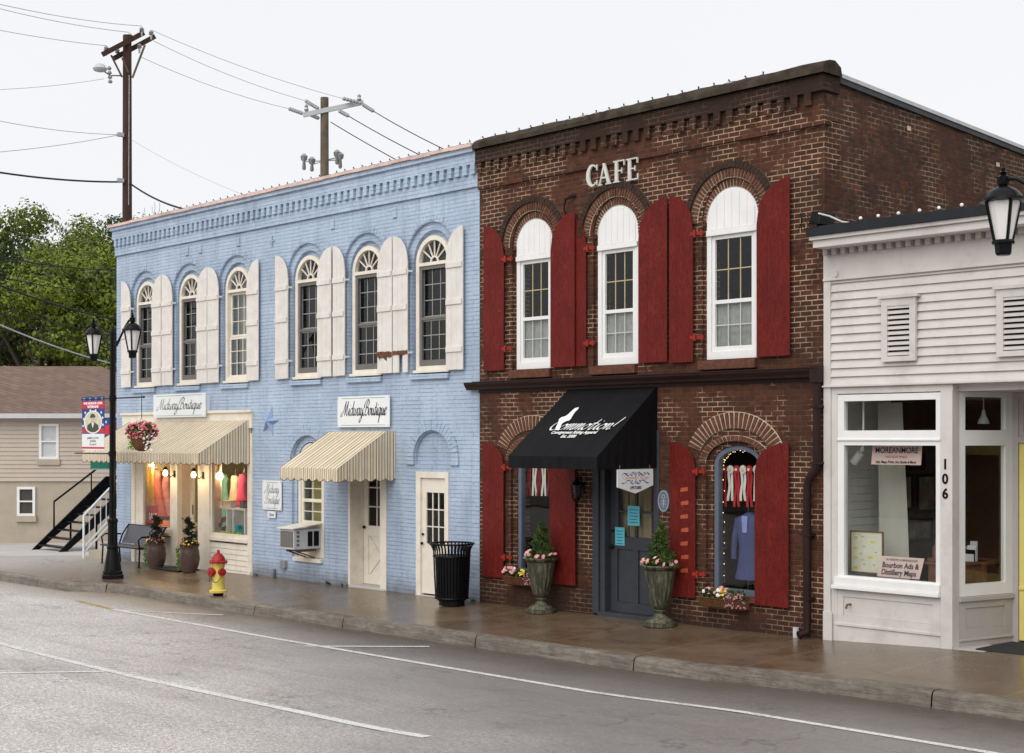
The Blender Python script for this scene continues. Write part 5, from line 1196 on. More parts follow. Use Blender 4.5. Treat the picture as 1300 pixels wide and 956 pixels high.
def street_lamp(x, y, z, extras):
    t = thing('street_lamp', 'black fluted lamp post carrying two lanterns on curved arms', 'street lamp', (x, y, z))
    m = MB(); m.lathe(x, y, [(.21, z), (.21, z + .07), (.19, z + .09), (.19, z + .14), (.165, z + .16)], 8); m.lathe(x, y, [(.165, z + .1605), (.145, z + .30), (.115, z + .48), (.10, z + .56), (.11, z + .58), (.11, z + .62), (.09, z + .64)], 16); m.build('base', 'black', t, smooth=25)
    m = MB(); m.lathe(x, y, [(.088, z + .641), (.082, z + 1.05), (.095, z + 1.08), (.095, z + 1.12), (.062, z + 1.16), (.050, z + 4.0), (.047, z + 4.60), (.062, z + 4.63), (.062, z + 4.68), (.05, z + 4.72), (.02, z + 4.79), (.005, z + 4.80)], 20, flute=.12, fn=10); m.build('post', 'black', t, smooth=20)
    for s in (-1, 1):
        a = MB(); a.tube([(x + s * .04, y, z + 4.40), (x + s * .14, y, z + 4.43), (x + s * .30, y, z + 4.56), (x + s * .50, y, z + 4.76), (x + s * .64, y, z + 4.86), (x + s * .72, y, z + 4.875)], .021, 8); a.tube([(x + s * .05, y, z + 4.52), (x + s * .18, y, z + 4.40), (x + s * .3, y, z + 4.52)], .009, 6)
        a.build('arm', 'black', t, smooth=50); lantern(t, x + s * .765, y, z + 5.0, z + 4.15)
    if extras:
        a = MB(); a.tube([(x - 1.27, y, z + 3.42), (x + 1.18, y, z + 3.42)], .014, 8); a.sphere((x + 1.19, y, z + 3.42), .022); a.tube([(x - 1.55, y, z + 2.37), (x, y, z + 2.37)], .012, 8); a.tube([(x - .03, y, z + 2.37), (x - .14, y, z + 2.37)], .035, 8)
        for zz in (2.37, 3.42): a.lathe(x, y, [(.07, z + zz - .05), (.07, z + zz + .05)], 10)
        a.build('banner_arms', 'black', t, smooth=40)
    return t
LX, LY, LZ = -14.61, -2.0, hz(-14.6) - .05
lamp = street_lamp(LX, LY, LZ, True); tag(lamp, 'black double lantern lamp post with banner and flower basket', group='black double lantern street lamps')
lamp2 = street_lamp(0, 0, 0, False); lamp2.location = (3.56 + .865, -2.25, .10); lamp2.scale = (1.13, 1.13, 1.0)
tag(lamp2, 'street lamp whose lantern reaches in at the right edge, before the grey shop', group='black double lantern street lamps')
# veterans banner
bx0, bx1, bz0, bz1 = LX - 1.24, LX - .33, 2.285, 3.315; bw = bx1 - bx0
bn = thing('street_banner', 'narrow red white and blue veterans banner with oval portrait', 'banner', ((bx0 + bx1) / 2, LY, bz0))
y = LY; P = lambda u, v: (bx0 + bw * u, bz0 + (bz1 - bz0) * v)
def prect(mb, u0, u1, v0, v1, y0, y1): a, b = P(u0, v0); c, d = P(u1, v1); return mb.box(a, c, y0, y1, b, d)
prect(MB(), 0, 1, 0, .30, y - .004, y + .004).build('white_panel', 'signwhite', bn); prect(MB(), 0, 1, .30, 1, y - .004, y + .004).build('blue_panel', 'flagblue', bn)
prect(MB(), 0, 1, .775, .915, y - .0055, y - .0041).build('red_band', 'flagred', bn)
m = MB(); prect(m, 0, .3, .32, .40, y - .005, y - .0041); prect(m, .7, 1, .32, .40, y - .005, y - .0041); prect(m, 0, 1, .02, .055, y - .0055, y - .0041); m.build('red_stripes', 'flagred', bn)
m = MB()
for u, v in [(.1, .955), (.37, .955), (.63, .955), (.9, .955), (.15, .70), (.38, .74), (.62, .74), (.87, .70), (.08, .58), (.93, .60), (.05, .45), (.95, .47)]:
    cx_, cz_ = P(u, v); m.pxz([(cx_ + (.035 if k % 2 == 0 else .014) * sin(pi * k / 5) * 1.4, cz_ + (.035 if k % 2 == 0 else .014) * cos(pi * k / 5)) for k in range(10)], y - .0052, y - .0041)
m.build('stars', 'inkwhite', bn)
cx_, cz_ = P(.5, .52); ov = lambda a, b: [(cx_ + a * cos(2 * pi * i / 32), cz_ + b * sin(2 * pi * i / 32)) for i in range(32)]
MB().pxz(ov(.37, .225), y - .0062, y - .0056).build('portrait_border', 'signwhite', bn); MB().pxz(ov(.33, .205), y - .0072, y - .0063).build('portrait_ground', 'sepialt', bn)
m = MB(); m.pxz([(cx_ - .24, cz_ - .14), (cx_ - .10, cz_ - .19), (cx_ + .10, cz_ - .19), (cx_ + .24, cz_ - .14), (cx_ + .22, cz_ - .06), (cx_ + .09, cz_ - .01), (cx_ - .09, cz_ - .01), (cx_ - .22, cz_ - .06)], y - .0082, y - .0073); m.build('portrait_jacket', 'sepiadk', bn)
m = MB(); m.pxz([(cx_ - .05, cz_ - .02), (cx_, cz_ - .12), (cx_ + .05, cz_ - .02)], y - .0092, y - .0083); m.build('portrait_collar', 'signwhite', bn)
m = MB(); m.pxz([(cx_ + .095 * cos(2 * pi * i / 20), cz_ + .065 + .085 * sin(2 * pi * i / 20)) for i in range(20)], y - .0102, y - .0093); m.build('portrait_face', 'sepialt', bn)
m = MB(); m.pxz([(cx_ - .10, cz_ + .08), (cx_ + .10, cz_ + .09)] + [(cx_ + .108 * cos(t), cz_ + .085 + .08 * sin(t)) for t in [pi * i / 12 for i in range(13)]], y - .0112, y - .0103); m.box(cx_ - .06, cx_ - .02, y - .0112, y - .0103, cz_ + .055, cz_ + .065); m.box(cx_ + .02, cx_ + .06, y - .0112, y - .0103, cz_ + .055, cz_ + .065); m.box(cx_ - .03, cx_ + .03, y - .0112, y - .0103, cz_ + .005, cz_ + .013); m.build('portrait_hair', 'sepiadk', bn)
text('WE HONOR OUR', .062, (*P(.5, 0)[:1], y - .0056, P(0, .855)[1]), X3, Z3, 'inkwhite', bn, bold=.003, sx=1.55); text('VETERANS', .062, (P(.5, 0)[0], y - .0056, P(0, .79)[1]), X3, Z3, 'inkwhite', bn, bold=.003, sx=1.55)
for s, v, k in (('JAMES LLOYD', .205, 1), ('JONES', .145, 1.1), ('US NAVY', .085, .9)): text(s, .052 * k, (P(.5, 0)[0], y - .0042, P(0, v)[1]), X3, Z3, 'ink', bn, bold=.001, sx=1.5)
# a second banner further along the street, seen past the post
pb = dep(138, 556, 33); b2 = thing('street_banner', 'partly hidden starred banner just right of the portrait banner', 'banner', (pb.x, pb.y, pb.z - .4))
for nm_, mt, z0, z1, yo in (('white_panel', 'signwhite', -.45, -.15, 0), ('blue_panel', 'flagblue', -.1499, .45, 0), ('red_band', 'flagred', .08, .30, -.003)): MB().box(pb.x - .42, pb.x + .38, pb.y - .004 + yo, pb.y + .004 + yo * .3, pb.z + z0, pb.z + z1).build(nm_, mt, b2)
m = MB()
for k in range(8): cx_, cz_ = pb.x - .34 + (k % 4) * .22, pb.z + (.37 if k < 4 else .0); m.pxz([(cx_ + (.04 if j % 2 == 0 else .016) * sin(pi * j / 5) * 1.4, cz_ + (.04 if j % 2 == 0 else .016) * cos(pi * j / 5)) for j in range(10)], pb.y - .0055, pb.y - .0041)
m.build('stars', 'inkwhite', b2); MB().tube([(pb.x - .45, pb.y, pb.z + .46), (pb.x + 1.2, pb.y, pb.z + .46)], .012, 6).build('arm', 'black', b2)
# hanging basket
hx, hy, hzv = -13.50, LY, 2.27; hb = thing('hanging_basket', 'coco fibre hanging basket overflowing with pink flowers on the lamp arm', 'flower basket', (hx, hy, hzv))
m = MB(); m.lathe(hx, hy, [(.05, hzv), (.12, hzv + .03), (.17, hzv + .12), (.195, hzv + .24), (.18, hzv + .25)], 20); m.build('basket', 'coco', hb, smooth=50)
m = MB(); m.tube([(hx, hy, 3.31), (hx, hy, hzv + .62)], .007, 5)
for k in range(3): a = 2 * pi * k / 3; m.tube([(hx, hy, hzv + .62), (hx + .19 * cos(a), hy + .19 * sin(a), hzv + .25)], .003, 4)
m.build('hanger', 'black', hb)
fp = blob_pts((hx, hy, hzv + .36), .27, 380, .6, .62); leaves(MB(), fp, .07).build('foliage', 'box', hb)
flowers(MB(), blob_pts((hx, hy, hzv + .37), .30, 130, .85, .62), .030).build('blossoms', 'prose', hb); flowers(MB(), blob_pts((hx, hy, hzv + .37), .31, 90, .85, .62), .026).build('pale_blossoms', 'ppink', hb)
m = MB(); leaves(m, [(hx - .18 + random.uniform(-.06, .06), hy - .1 + random.uniform(-.08, .08), hzv + .30 - random.random() * .26) for _ in range(60)], .06); leaves(m, [(hx - .02 + random.uniform(-.03, .03), hy - .19, hzv + .28 - random.random() * .2) for _ in range(24)], .05); m.build('trailing_leaves', 'trail', hb)
flowers(MB(), [(hx + .27 + random.uniform(-.07, .09), hy + random.uniform(-.1, .1), hzv + .34 - random.random() * .34) for _ in range(40)], .028).build('white_blossoms', 'pwhite', hb)
# fire hydrant
X, Y = -10.62, -2.15; Z = hz(X) - .05
hy_ = thing('fire_hydrant', 'yellow fire hydrant with red cap at the kerb', 'fire hydrant', (X, Y, Z))
MB().lathe(X, Y, [(.085, Z), (.085, Z + .05)], 12).build('foot', 'blackmatte', hy_)
m = MB(); m.lathe(X, Y, [(.15, Z + .051), (.155, Z + .085), (.11, Z + .10), (.105, Z + .16), (.098, Z + .42), (.105, Z + .50), (.12, Z + .52), (.12, Z + .545)], 24); m.build('barrel', 'hydy', hy_, smooth=35)
for k in range(8): a = 2 * pi * k / 8; 
m = MB(); m.lathe(X, Y, [(.15, Z + .546), (.155, Z + .57), (.12, Z + .585), (.105, Z + .64), (.07, Z + .69), (.03, Z + .71), (.03, Z + .72)], 24); m.lathe(X, Y, [(.028, Z + .7205), (.024, Z + .765)], 5); m.build('bonnet', 'hydr', hy_, smooth=35)
cdx, cdy = -.70, -.71
for ang, lab in ((radians(180 + 5), None), (radians(-5), None), (radians(-92), None)):
    r_ = .066 if ang != radians(-92) else .08; d = Vector((cos(ang), sin(ang), 0)); p = Vector((X, Y, Z + .40)); m = MB()
    m.tube([p + d * .08, p + d * .125, p + d * .126, p + d * .165, p + d * .166, p + d * .185], [r_ * .8, r_ * .8, r_, r_ * .95, r_ * .4, r_ * .35], 14); m.build('nozzle_cap', 'hydr', hy_, smooth=35)
m = MB(); 
for a0, a1 in ((185, 268), (268, 355)):
    p = [Vector((X, Y, Z + .36)) + Vector((cos(radians(a0 + (a1 - a0) * i / 12)), sin(radians(a0 + (a1 - a0) * i / 12)), 0)) * .15 + Vector((0, 0, -.13 * sin(pi * i / 12))) for i in range(13)]; m.tube(p, .006, 5)
m.tube([(X - .15, Y - .02, Z + .36), (X - .155, Y - .03, Z + .2)], .005, 5); m.build('chain', 'chain', hy_)
m = MB()
for k in range(8):
    a = 2 * pi * k / 8 + .2; m.tube([(X + .135 * cos(a), Y + .135 * sin(a), Z + .532), (X + .135 * cos(a), Y + .135 * sin(a), Z + .60)], .010, 6)
m.build('bonnet_bolts', 'hydr', hy_)
# litter bin of upright steel slats
X, Y = -6.46, -.55; Z = hz(X); tc = thing('litter_bin', 'black slatted steel litter bin standing by the white door', 'litter bin', (X, Y, Z))
m = MB(); N = 36
for k in range(N):
    a = 2 * pi * k / N; c, s = cos(a), sin(a); pr = [(.255, .10), (.275, .45), (.285, .74), (.29, .84), (.315, .90), (.345, .945)]
    pts = [Vector((X + r * c, Y + r * s, Z + z)) for r, z in pr]
    for p, q in zip(pts, pts[1:]): m.bar(p, q, .007, .026, up=(c, s, 0)) if False else m.bar(p, q, .026, .006, up=(c, s, 0.001))
m.build('slats', 'black', tc)
m = MB(); m.tube([(X + .345 * cos(2 * pi * i / 40), Y + .345 * sin(2 * pi * i / 40), Z + .948) for i in range(40)], .014, 8, closed=True); m.tube([(X + .287 * cos(2 * pi * i / 40), Y + .287 * sin(2 * pi * i / 40), Z + .755) for i in range(40)], .012, 6, closed=True); m.tube([(X + .258 * cos(2 * pi * i / 40), Y + .258 * sin(2 * pi * i / 40), Z + .11) for i in range(40)], .014, 6, closed=True); m.build('hoops', 'black', tc, smooth=50)
MB().lathe(X, Y, [(.225, Z + .075), (.235, Z + .12), (.258, Z + .74), (.25, Z + .745)], 28).build('liner', 'blackmatte', tc, smooth=40); MB().lathe(X, Y, [(.20, Z), (.20, Z + .07)], 20).build('foot', 'black', tc)
# bench
x0, x1, yf, yb_ = -17.45, -15.85, -.80, -.32; Z = hz(-16.7); be = thing('bench', 'black perforated metal bench against the blue shop', 'bench', ((x0 + x1) / 2, (yf + yb_) / 2, Z))
def grille():
    k = M('perforated_steel'); x, y, z = k.xyz(); w = k.math('SINE', k.math('MULTIPLY', x, 230)); w2 = k.math('SINE', k.math('MULTIPLY', k.math('ADD', y, z), 230)); f_ = k.math('MULTIPLY', w, w2)
    return k.out(k.ramp(f_, [(.35, (.075, .078, .095)), (.6, (.020, .020, .026))]), .4)
gm = grille()
m = MB(); m.prism([(x0 + .04, yf + .02, Z + .415), (x0 + .04, yf, Z + .38), (x0 + .04, yf + .02, Z + .395), (x0 + .04, yb_ - .02, Z + .385), (x0 + .04, yb_ - .02, Z + .405)], (x1 - x0 - .08, 0, 0)); m.build('seat', gm, be)
m = MB(); m.prism([(x0 + .04, yb_ - .01, Z + .42), (x0 + .04, yb_ + .16, Z + .79), (x0 + .04, yb_ + .18, Z + .785), (x0 + .04, yb_ + .01, Z + .415)], (x1 - x0 - .08, 0, 0)); m.build('backrest', gm, be)
for X in (x0 + .02, x1 - .02):
    m = MB(); m.tube([(X, yf + .03, Z), (X, yf + .05, Z + .38), (X, yf + .02, Z + .56), (X, yf + .10, Z + .62), (X, yb_ - .02, Z + .60)], .018, 8); m.tube([(X, yb_ - .03, Z), (X, yb_ - .06, Z + .38), (X, yb_ + .02, Z + .60), (X, yb_ + .17, Z + .80)], .018, 8); m.bar((X, yf + .04, Z + .385), (X, yb_ - .04, Z + .385), .03); m.box(X - .03, X + .03, yf, yf + .07, Z, Z + .012); m.build('end_frame', 'black', be, smooth=50)
m = MB(); m.tube([(x0, yb_ + .17, Z + .795), (x1, yb_ + .17, Z + .795)], .014, 6); m.tube([(x0, yf + .01, Z + .39), (x1, yf + .01, Z + .39)], .016, 6); m.build('rails', 'black', be, smooth=50)
# brown glazed pots with spiral topiary
def pot(X, Y, label, ph):
    Z = hz(X); t = thing('flower_pot', label, 'planter', (X, Y, Z), 'brown glazed pots by the boutique entry')
    MB().lathe(X, Y, [(.13, Z), (.185, Z + .14), (.205, Z + .27), (.185, Z + .42), (.172, Z + .47), (.19, Z + .50), (.175, Z + .51), (.16, Z + .46), (.02, Z + .45)], 28).build('pot', 'pot', t, smooth=50)
    m = MB(); pts = []
    for i in range(900):
        u = i / 900; a = ph + u * 2 * pi * 2.6; r = .115 * (1 - u * .55); c = Vector((X + r * .75 * cos(a), Y + r * .75 * sin(a), Z + .52 + u * .52)); pts.append(c + Vector((random.gauss(0, .03), random.gauss(0, .03), random.gauss(0, .028))))
    leaves(m, pts, .05, .5); m.build('spiral_topiary', 'boxdark', t); MB().tube([(X, Y, Z + .45), (X, Y, Z + 1.05)], .008, 5).build('stem', 'bark', t)
    m = MB()
    for i in range(90):
        a = random.random() * 2 * pi; r = random.uniform(.12, .25); p = Vector((X + .1 * cos(a), Y + .1 * sin(a), Z + .48)); q = Vector((X + r * cos(a), Y + r * sin(a), Z + .52 + random.uniform(0, .16))); sd_ = (q - p).cross(Z3).normalized() * .007; m.add([p - sd_, p + sd_, q], [(0, 1, 2)])
    m.build('spiky_foliage', 'pmauve', t)
    leaves(MB(), blob_pts((X, Y, Z + .53), .2, 200, .4, .35), .06).build('foliage', 'boxdark', t)
    flowers(MB(), blob_pts((X, Y, Z + .56), .21, 30, .6, .4), .024).build('yellow_flowers', 'pyellow', t); flowers(MB(), blob_pts((X, Y, Z + .55), .23, 34, .6, .4), .02).build('dusky_flowers', 'ppurple', t)
    m = MB(); leaves(m, [(X - .17 + random.uniform(-.03, .03) - .03, Y - .13 + random.uniform(-.03, .03), Z + .5 - random.random() * .46) for _ in range(110)], .05); m.build('trailing_leaves', 'trail', t)
pot(-15.62, -.52, 'brown pot with spiral topiary in front of the bench end', 0); pot(-14.36, -.50, 'brown pot with spiral topiary behind the fire hydrant', 1.5)
# tall fluted urns
def urn(X, Y, label, s, cone_h, ph):
    Z = hz(X); t = thing('garden_urn', label, 'urn', (X, Y, Z), 'tall fluted urns beside the grey door'); z = lambda v: Z + v * s
    m = MB(); m.lathe(X, Y, [(.235, Z), (.235, z(.045)), (.21, z(.05))], 8); m.lathe(X, Y, [(.19, z(.051)), (.17, z(.085)), (.085, z(.13)), (.06, z(.165)), (.085, z(.19)), (.09, z(.205)), (.065, z(.22))], 24); m.build('foot', 'urn', t, smooth=30)
    m = MB(); m.lathe(X, Y, [(.07 * s, z(.2205)), (.115 * s, z(.27)), (.135 * s, z(.34)), (.165 * s, z(.50)), (.195 * s, z(.66)), (.205 * s, z(.74))], 96, flute=.07, fn=16); m.build('fluted_bowl', 'urn', t, smooth=60)
    m = MB(); m.lathe(X, Y, [(.20 * s, z(.7405)), (.235 * s, z(.76)), (.25 * s, z(.79)), (.24 * s, z(.805)), (.21 * s, z(.78)), (.02, z(.76))], 32); m.build('rim', 'urn', t, smooth=40)
    pts = []
    for i in range(2600):
        u = random.random() ** 1.4; r = ((.15 if ph == 0 else .19) * (1 - u) ** (.75 if ph == 0 else 1.1) + .02) * (1 + .22 * sin(u * 23 + 3 * sin(a_ := random.random() * 6.28))) * (.6 + .5 * random.random()); a = a_; pts.append((X + r * cos(a) + .02 * sin(u * 9), Y + r * sin(a), z(.79) + u * cone_h * (1 + random.gauss(0, .02))))
    leaves(MB(), pts, .042, .45).build('clipped_cone', 'box', t); leaves(MB(), blob_pts((X, Y, z(.84)), .22, 500, .4, .42), .05).build('foliage', 'box', t)
    leaves(MB(), blob_pts((X - .05, Y - .1, z(.82)), .16, 90, .4, .4), .05).build('bright_foliage', 'trail', t)
    pp = [(X + .235 * cos(a), Y + .235 * sin(a), z(.83) + random.uniform(-.01, .05)) for a in [radians(q) for q in (185, 205, 228, 262, 300, 322, 350, 15)]]
    flowers(MB(), pp, .042).build('pink_blooms', 'ppink', t); flowers(MB(), [(p[0] + random.uniform(-.05, .05), p[1], p[2] + random.uniform(-.03, .05)) for p in pp[:5]], .032).build('blush_blooms', 'pblush', t)
    flowers(MB(), [(X + .24 * cos(a), Y + .24 * sin(a), z(.80)) for a in [radians(q) for q in (210, 220, 232, 240)]], .02).build('blue_blooms', 'pblue', t)
    return t
urn(fX(687, -.30), -.30, 'tall mossy urn with a clipped cone in front of the left window', 1.0, .52, 0)
urn(fX(838, -.33), -.33, 'tall mossy urn with a spreading evergreen right of the grey door', 1.02, .60, 1)
# window boxes
def wbox(c, z0, label):
    t = thing('window_box', label, 'window box', (c, -.1, z0), 'flower boxes under the brick building windows'); w = .36
    m = MB(); m.prism([(c - w, -.03, z0), (c - w, -.15, z0 + .01), (c - w, -.19, z0 + .12), (c - w, -.03, z0 + .12)], (2 * w, 0, 0)); m.build('coco_liner', 'coco', t)
    m = MB()
    for k in range(22): x = c - w + 2 * w * k / 21; m.tube([(x, -.155, z0 + .0), (x, -.195, z0 + .125)], .005, 5)
    m.tube([(c - w, -.197, z0 + .125), (c + w, -.197, z0 + .125)], .007, 5); m.build('wire_front', 'rust', t)
    leaves(MB(), [(c + random.uniform(-w, w), -.11 + random.uniform(-.08, .06), z0 + .12 + random.random() * .12) for _ in range(330)], .055).build('foliage', 'box', t)
    P2 = lambda n: [(c + random.uniform(-w, w * .2), -.15 + random.uniform(-.07, .04), z0 + .20 + random.uniform(-.04, .09)) for _ in range(n)]
    flowers(MB(), P2(10), .034).build('pink_blooms', 'ppink', t); flowers(MB(), P2(7), .03).build('white_blooms', 'pwhite', t); flowers(MB(), [(c + random.uniform(-.05, .12), -.19, z0 + .2 + random.uniform(-.03, .06)) for _ in range(5)], .03).build('yellow_blooms', 'pyellow', t)
    m = MB(); flowers(m, [(c + w * random.uniform(.2, 1.1), -.17 + random.uniform(-.05, .03), z0 + .13 + random.uniform(-.10, .08)) for _ in range(90)], .016); m.build('mauve_blooms', 'pmauve', t)
wbox(-5.32, .28, 'wire window box of pansies behind the left urn'); wbox(-1.50, .27, 'wire window box of pink and yellow flowers under the ribbon window')
# air conditioner
ac = thing('air_conditioner', 'white window air conditioner propped below the arched window', 'air conditioner', (-10.97, -.2, .5))
x0, x1, yf, yb2, z0, z1 = -11.20, -10.76, -.53, .07, .53, .885
MB().box(x0, x1, yf, yb2, z0, z1).build('casing', 'lgrey', ac, bevel=.01)
m = MB(); n = 13
m.box(x0 + .03, x1 - .02, yf - .006, yf - .0005, z0 + .04, z1 - .03); m.build('condenser_grille', 'screen', ac)
m = MB()
for k in range(4): zz = z0 + .06 + k * .075; m.box(x1 + .0005, x1 + .004, yf + .06, yf + .12, zz, zz + .045)
m.build('side_vents', 'screen', ac); m = MB(); m.box(x1 + .0005, x1 + .004, yf + .30, yf + .40, z0 + .05, z1 - .04); m.box(x1 + .0005, x1 + .004, yf + .43, yf + .54, z0 + .05, z1 - .04); m.build('side_louvres', 'blackmatte', ac)
m = MB(); m.prism([(x0 - .04, yf - .04, z1 + .01), (x0 - .04, yf - .04, z1 + .025), (x0 - .04, .04, z1 + .10), (x0 - .04, .04, z1 + .085)], (x1 - x0 + .08, 0, 0)); m.build('rain_cover', 'cream', ac)
m = MB(); m.box(x0 + .06, x0 + .10, yf + .1, .0, z0 - .05, z0 - .001); m.box(x1 - .1, x1 - .06, yf + .1, .0, z0 - .05, z0 - .001); m.tube([(x1 - .08, yf + .15, z0 - .05), (x1 - .08, -.02, z0 - .17)], .014, 6); m.tube([(x0 + .08, yf + .15, z0 - .05), (x0 + .08, -.02, z0 - .17)], .014, 6); m.build('support', 'wood', ac)
# door mats
MB().box(-15.55, -14.6, -.62, -.12, hz(-15.1), hz(-15.1) + .018).build('door_mat', 'mat', bevel=.005, label='dark mat lying before the recessed boutique entry', cat='door mat', loc=(-15.1, -.35, hz(-15.1)))
MB().box(1.98, 2.95, .10, .95, .0755, .092).build('door_mat', 'mat', bevel=.005, label='black rubber mat lying before the yellow door', cat='door mat', loc=(2.4, .45, .08))

# ================================================================== WINDOW DISPLAYS
def dress(X, Y, ztop, zbot, w, mat, label, group, sl=True, cat='dress'):
    t = thing('dress', label, cat, (X, Y, zbot), group); m = MB(); n = 30; rows = []
    for j in range(12):
        u = j / 11; z = ztop + (zbot - ztop) * u; hw = w * (.22 if j == 0 else .34 if u < .12 else .27 + .0 if u < .35 else .27 + .42 * (u - .35) / .65); rows.append([(X + hw * cos(2 * pi * i / n) * (1 + .07 * u * sin(i * 2.7 + j)), Y + .08 * (1 + u) * sin(2 * pi * i / n) * (1 + .2 * u * sin(i * 3.1)), z) for i in range(n)])
    for r in rows: m.v += r
    for j in range(11):
        for i in range(n): m.f.append((j * n + i, j * n + (i + 1) % n, (j + 1) * n + (i + 1) % n, (j + 1) * n + i))
    m.build('gown', mat, t, smooth=60)
    h = MB(); h.tube([(X - w * .2, Y, ztop - .02), (X, Y, ztop + .03), (X + w * .2, Y, ztop - .02)], .008, 5); h.tube([(X, Y, ztop + .03), (X, Y, ztop + .14)], .005, 5); h.build('hanger', 'galv', t)
    return t
G_ = 'clothes hung in the boutique windows'
def dpx(px, y0, y1, Y, w, mat, label): dress(fX(px, Y), Y, fZ(px, y0, Y), fZ(px, y1, Y), w, mat, label, G_)
dpx(198, 597, 655, .55, .50, 'coral', 'coral dress hung in the left boutique window'); dpx(210, 605, 655, .75, .42, 'rosec', 'rose pink dress right of the coral dress')
dpx(280, 602, 668, .75, .85, 'mint', 'long mint green gown in the right boutique window'); dpx(299, 604, 660, .75, .36, 'creamc', 'slim cream dress beside the mint gown'); dpx(310, 602, 662, .70, .5, 'hotpink', 'hot pink dress at the right end of the boutique window')
Y = .2; xs, zs = fa(194.5, 654, Y); t = thing('sale_sign', 'red SALE poster standing low in the left boutique window', 'poster', (xs, Y, zs - .2)); MB().box(xs - .26, xs + .20, Y, Y + .006, zs - .27, zs + .20).build('panel', 'redc', t)
text('SALE', .19, (xs - .02, Y - .0005, zs - .09), X3, Z3, 'inkwhite', t, bold=.006, sx=.85)
for k, (mt, lab) in enumerate((('hotpink', 'folded pink garment on the left window shelf'), ('orange', 'folded orange garment on the left window shelf'), ('coral', 'crumpled coral garment on the left window shelf'))):
    X = fX(203 + 6 * k, .35); z = .66; m = MB(); n = 10
    for i in range(n + 1):
        for j in range(n + 1): u, v = i / n - .5, j / n - .5; m.v.append((X + u * .30, .35 + v * .26, z + .10 * max(0, 1 - (2 * abs(u)) ** 3) * max(0, 1 - (2 * abs(v)) ** 3) * (1 + .3 * sin(u * 17 + k) * cos(v * 14))))
    for i in range(n):
        for j in range(n): m.f.append((i * (n + 1) + j, (i + 1) * (n + 1) + j, (i + 1) * (n + 1) + j + 1, i * (n + 1) + j + 1))
    m.build('folded_garment', mt, smooth=60, label=lab, cat='clothing', loc=(X, .35, z), group='folded garments in the left window')
MB().box(-17.4, -15.8, .12, 2.0, .58, .66).build('display_floor', 'beige', blue); MB().box(-14.3, -13.0, .12, 1.2, .50, .56).build('display_floor', 'beige', blue)
cu = MB(); n = 20; Xl = fX(187, .25)
for i in range(n + 1): X = Xl - .1 + .26 * i / n; cu.v += [(X, .3 + .02 * sin(i * 2.0), .66), (X, .3 + .02 * sin(i * 2.0), 2.5)]
for i in range(n): cu.f.append((2 * i, 2 * i + 2, 2 * i + 3, 2 * i + 1))
cu.build('window_curtain', paint('golden_curtain', (.75, .50, .12), .9), smooth=60, label='golden curtain lit at the left edge of the boutique window', cat='curtain', loc=(Xl, .3, .66))
sh = thing('display_shelf', 'low white shelf unit standing in the right boutique window', 'shelf', (-13.5, .35, .56)); X0, X1 = fX(272, .35), fX(316, .35); m = MB(); m.box(X0, X1, .25, .50, 1.10, 1.135)
for x in (X0 + .02, X0 + (X1 - X0) * .48, X0 + (X1 - X0) * .66, X1 - .02): m.box(x - .018, x + .018, .26, .49, .56, 1.0995)
m.build('frame', 'white', sh)
for k, (u, mt, w, h, z, lab) in enumerate(((.12, 'grayc', .14, .08, 1.137, 'small grey box on the white shelf'), (.42, 'creamc', .30, .13, 1.137, 'tan box in the middle of the white shelf'), (.85, 'brownc', .13, .14, 1.137, 'brown box at the right of the white shelf'), (.72, 'cyanc', .11, .22, .562, 'turquoise box below the white shelf'))):
    X = X0 + (X1 - X0) * u; m = MB(); m.box(X - w / 2, X + w / 2, .30, .44, z, z + h); o = m.build('gift_box', mt, label=lab, cat='box', loc=(X, .37, z), bevel=.01); MB().box(X - w / 2 - .006, X + w / 2 + .006, .294, .446, z + h - .03, z + h + .006).build('lid', mt, o)
for u, lab in ((.25, 'pair of printed pouches under the shelf, left'),):
    X = X0 + (X1 - X0) * u; flowers(MB(), blob_pts((X, .36, .80), .17, 60, .5, .9), .04).build('artificial_posy', 'maroon', label='dusky bunch of flowers under the white shelf', cat='flowers', loc=(X, .36, .56))
gs = MB(); leaves(gs, [(random.uniform(X0, X1), random.uniform(.14, .24), .57 + random.random() * .09) for _ in range(700)], .05); gs.build('display_grass', 'lime', label='strip of bright green display grass', cat='decoration', kind='stuff', loc=(X0, .2, .56))
for px, py, e, lab in ((273, 593, 14, 'bare lit bulb high in the right boutique window'), (277, 601.5, 10, 'lit bulb just below the other in the right window'), (190.5, 590, 20, 'lit bulb at the top of the left boutique window')):
    Y = .22; X, Z = fa(px, py, Y); Z = min(Z, 2.40); t = thing('light_bulb', lab, 'light bulb', (X, Y, Z), 'lit bulbs inside the boutique windows'); MB().sphere((X, Y, Z), .035, 12, 8).build('bulb', 'lit', t, smooth=60); MB().tube([(X, Y, Z + .045), (X, Y, 2.7)], .012, 6).build('socket', 'brownmetal', t)
    l = bpy.data.lights.new('bulb_light', 'POINT'); l.energy = e; l.color = (1, .74, .42); l.shadow_soft_size = .05; lo = bpy.data.objects.new('bulb_light', l); COL.objects.link(lo); lo.location = (X + .02, Y + .10, Z - .04)
hk_ = MB()
Xd = XB + .28
for k in range(9):
    z = 1.9 - .19 * k; hk_.pxz([(Xd + .07 * cos(2 * pi * i / 8) + random.uniform(-.02, .02), z + .08 * sin(2 * pi * i / 8)) for i in range(8)], YR + .12, YR + .15)
hk_.build('hanging_ornament', 'ivory', label='string of pale ornaments hung in the boutique door glass', cat='ornament', loc=(Xd, YR + .12, .3))
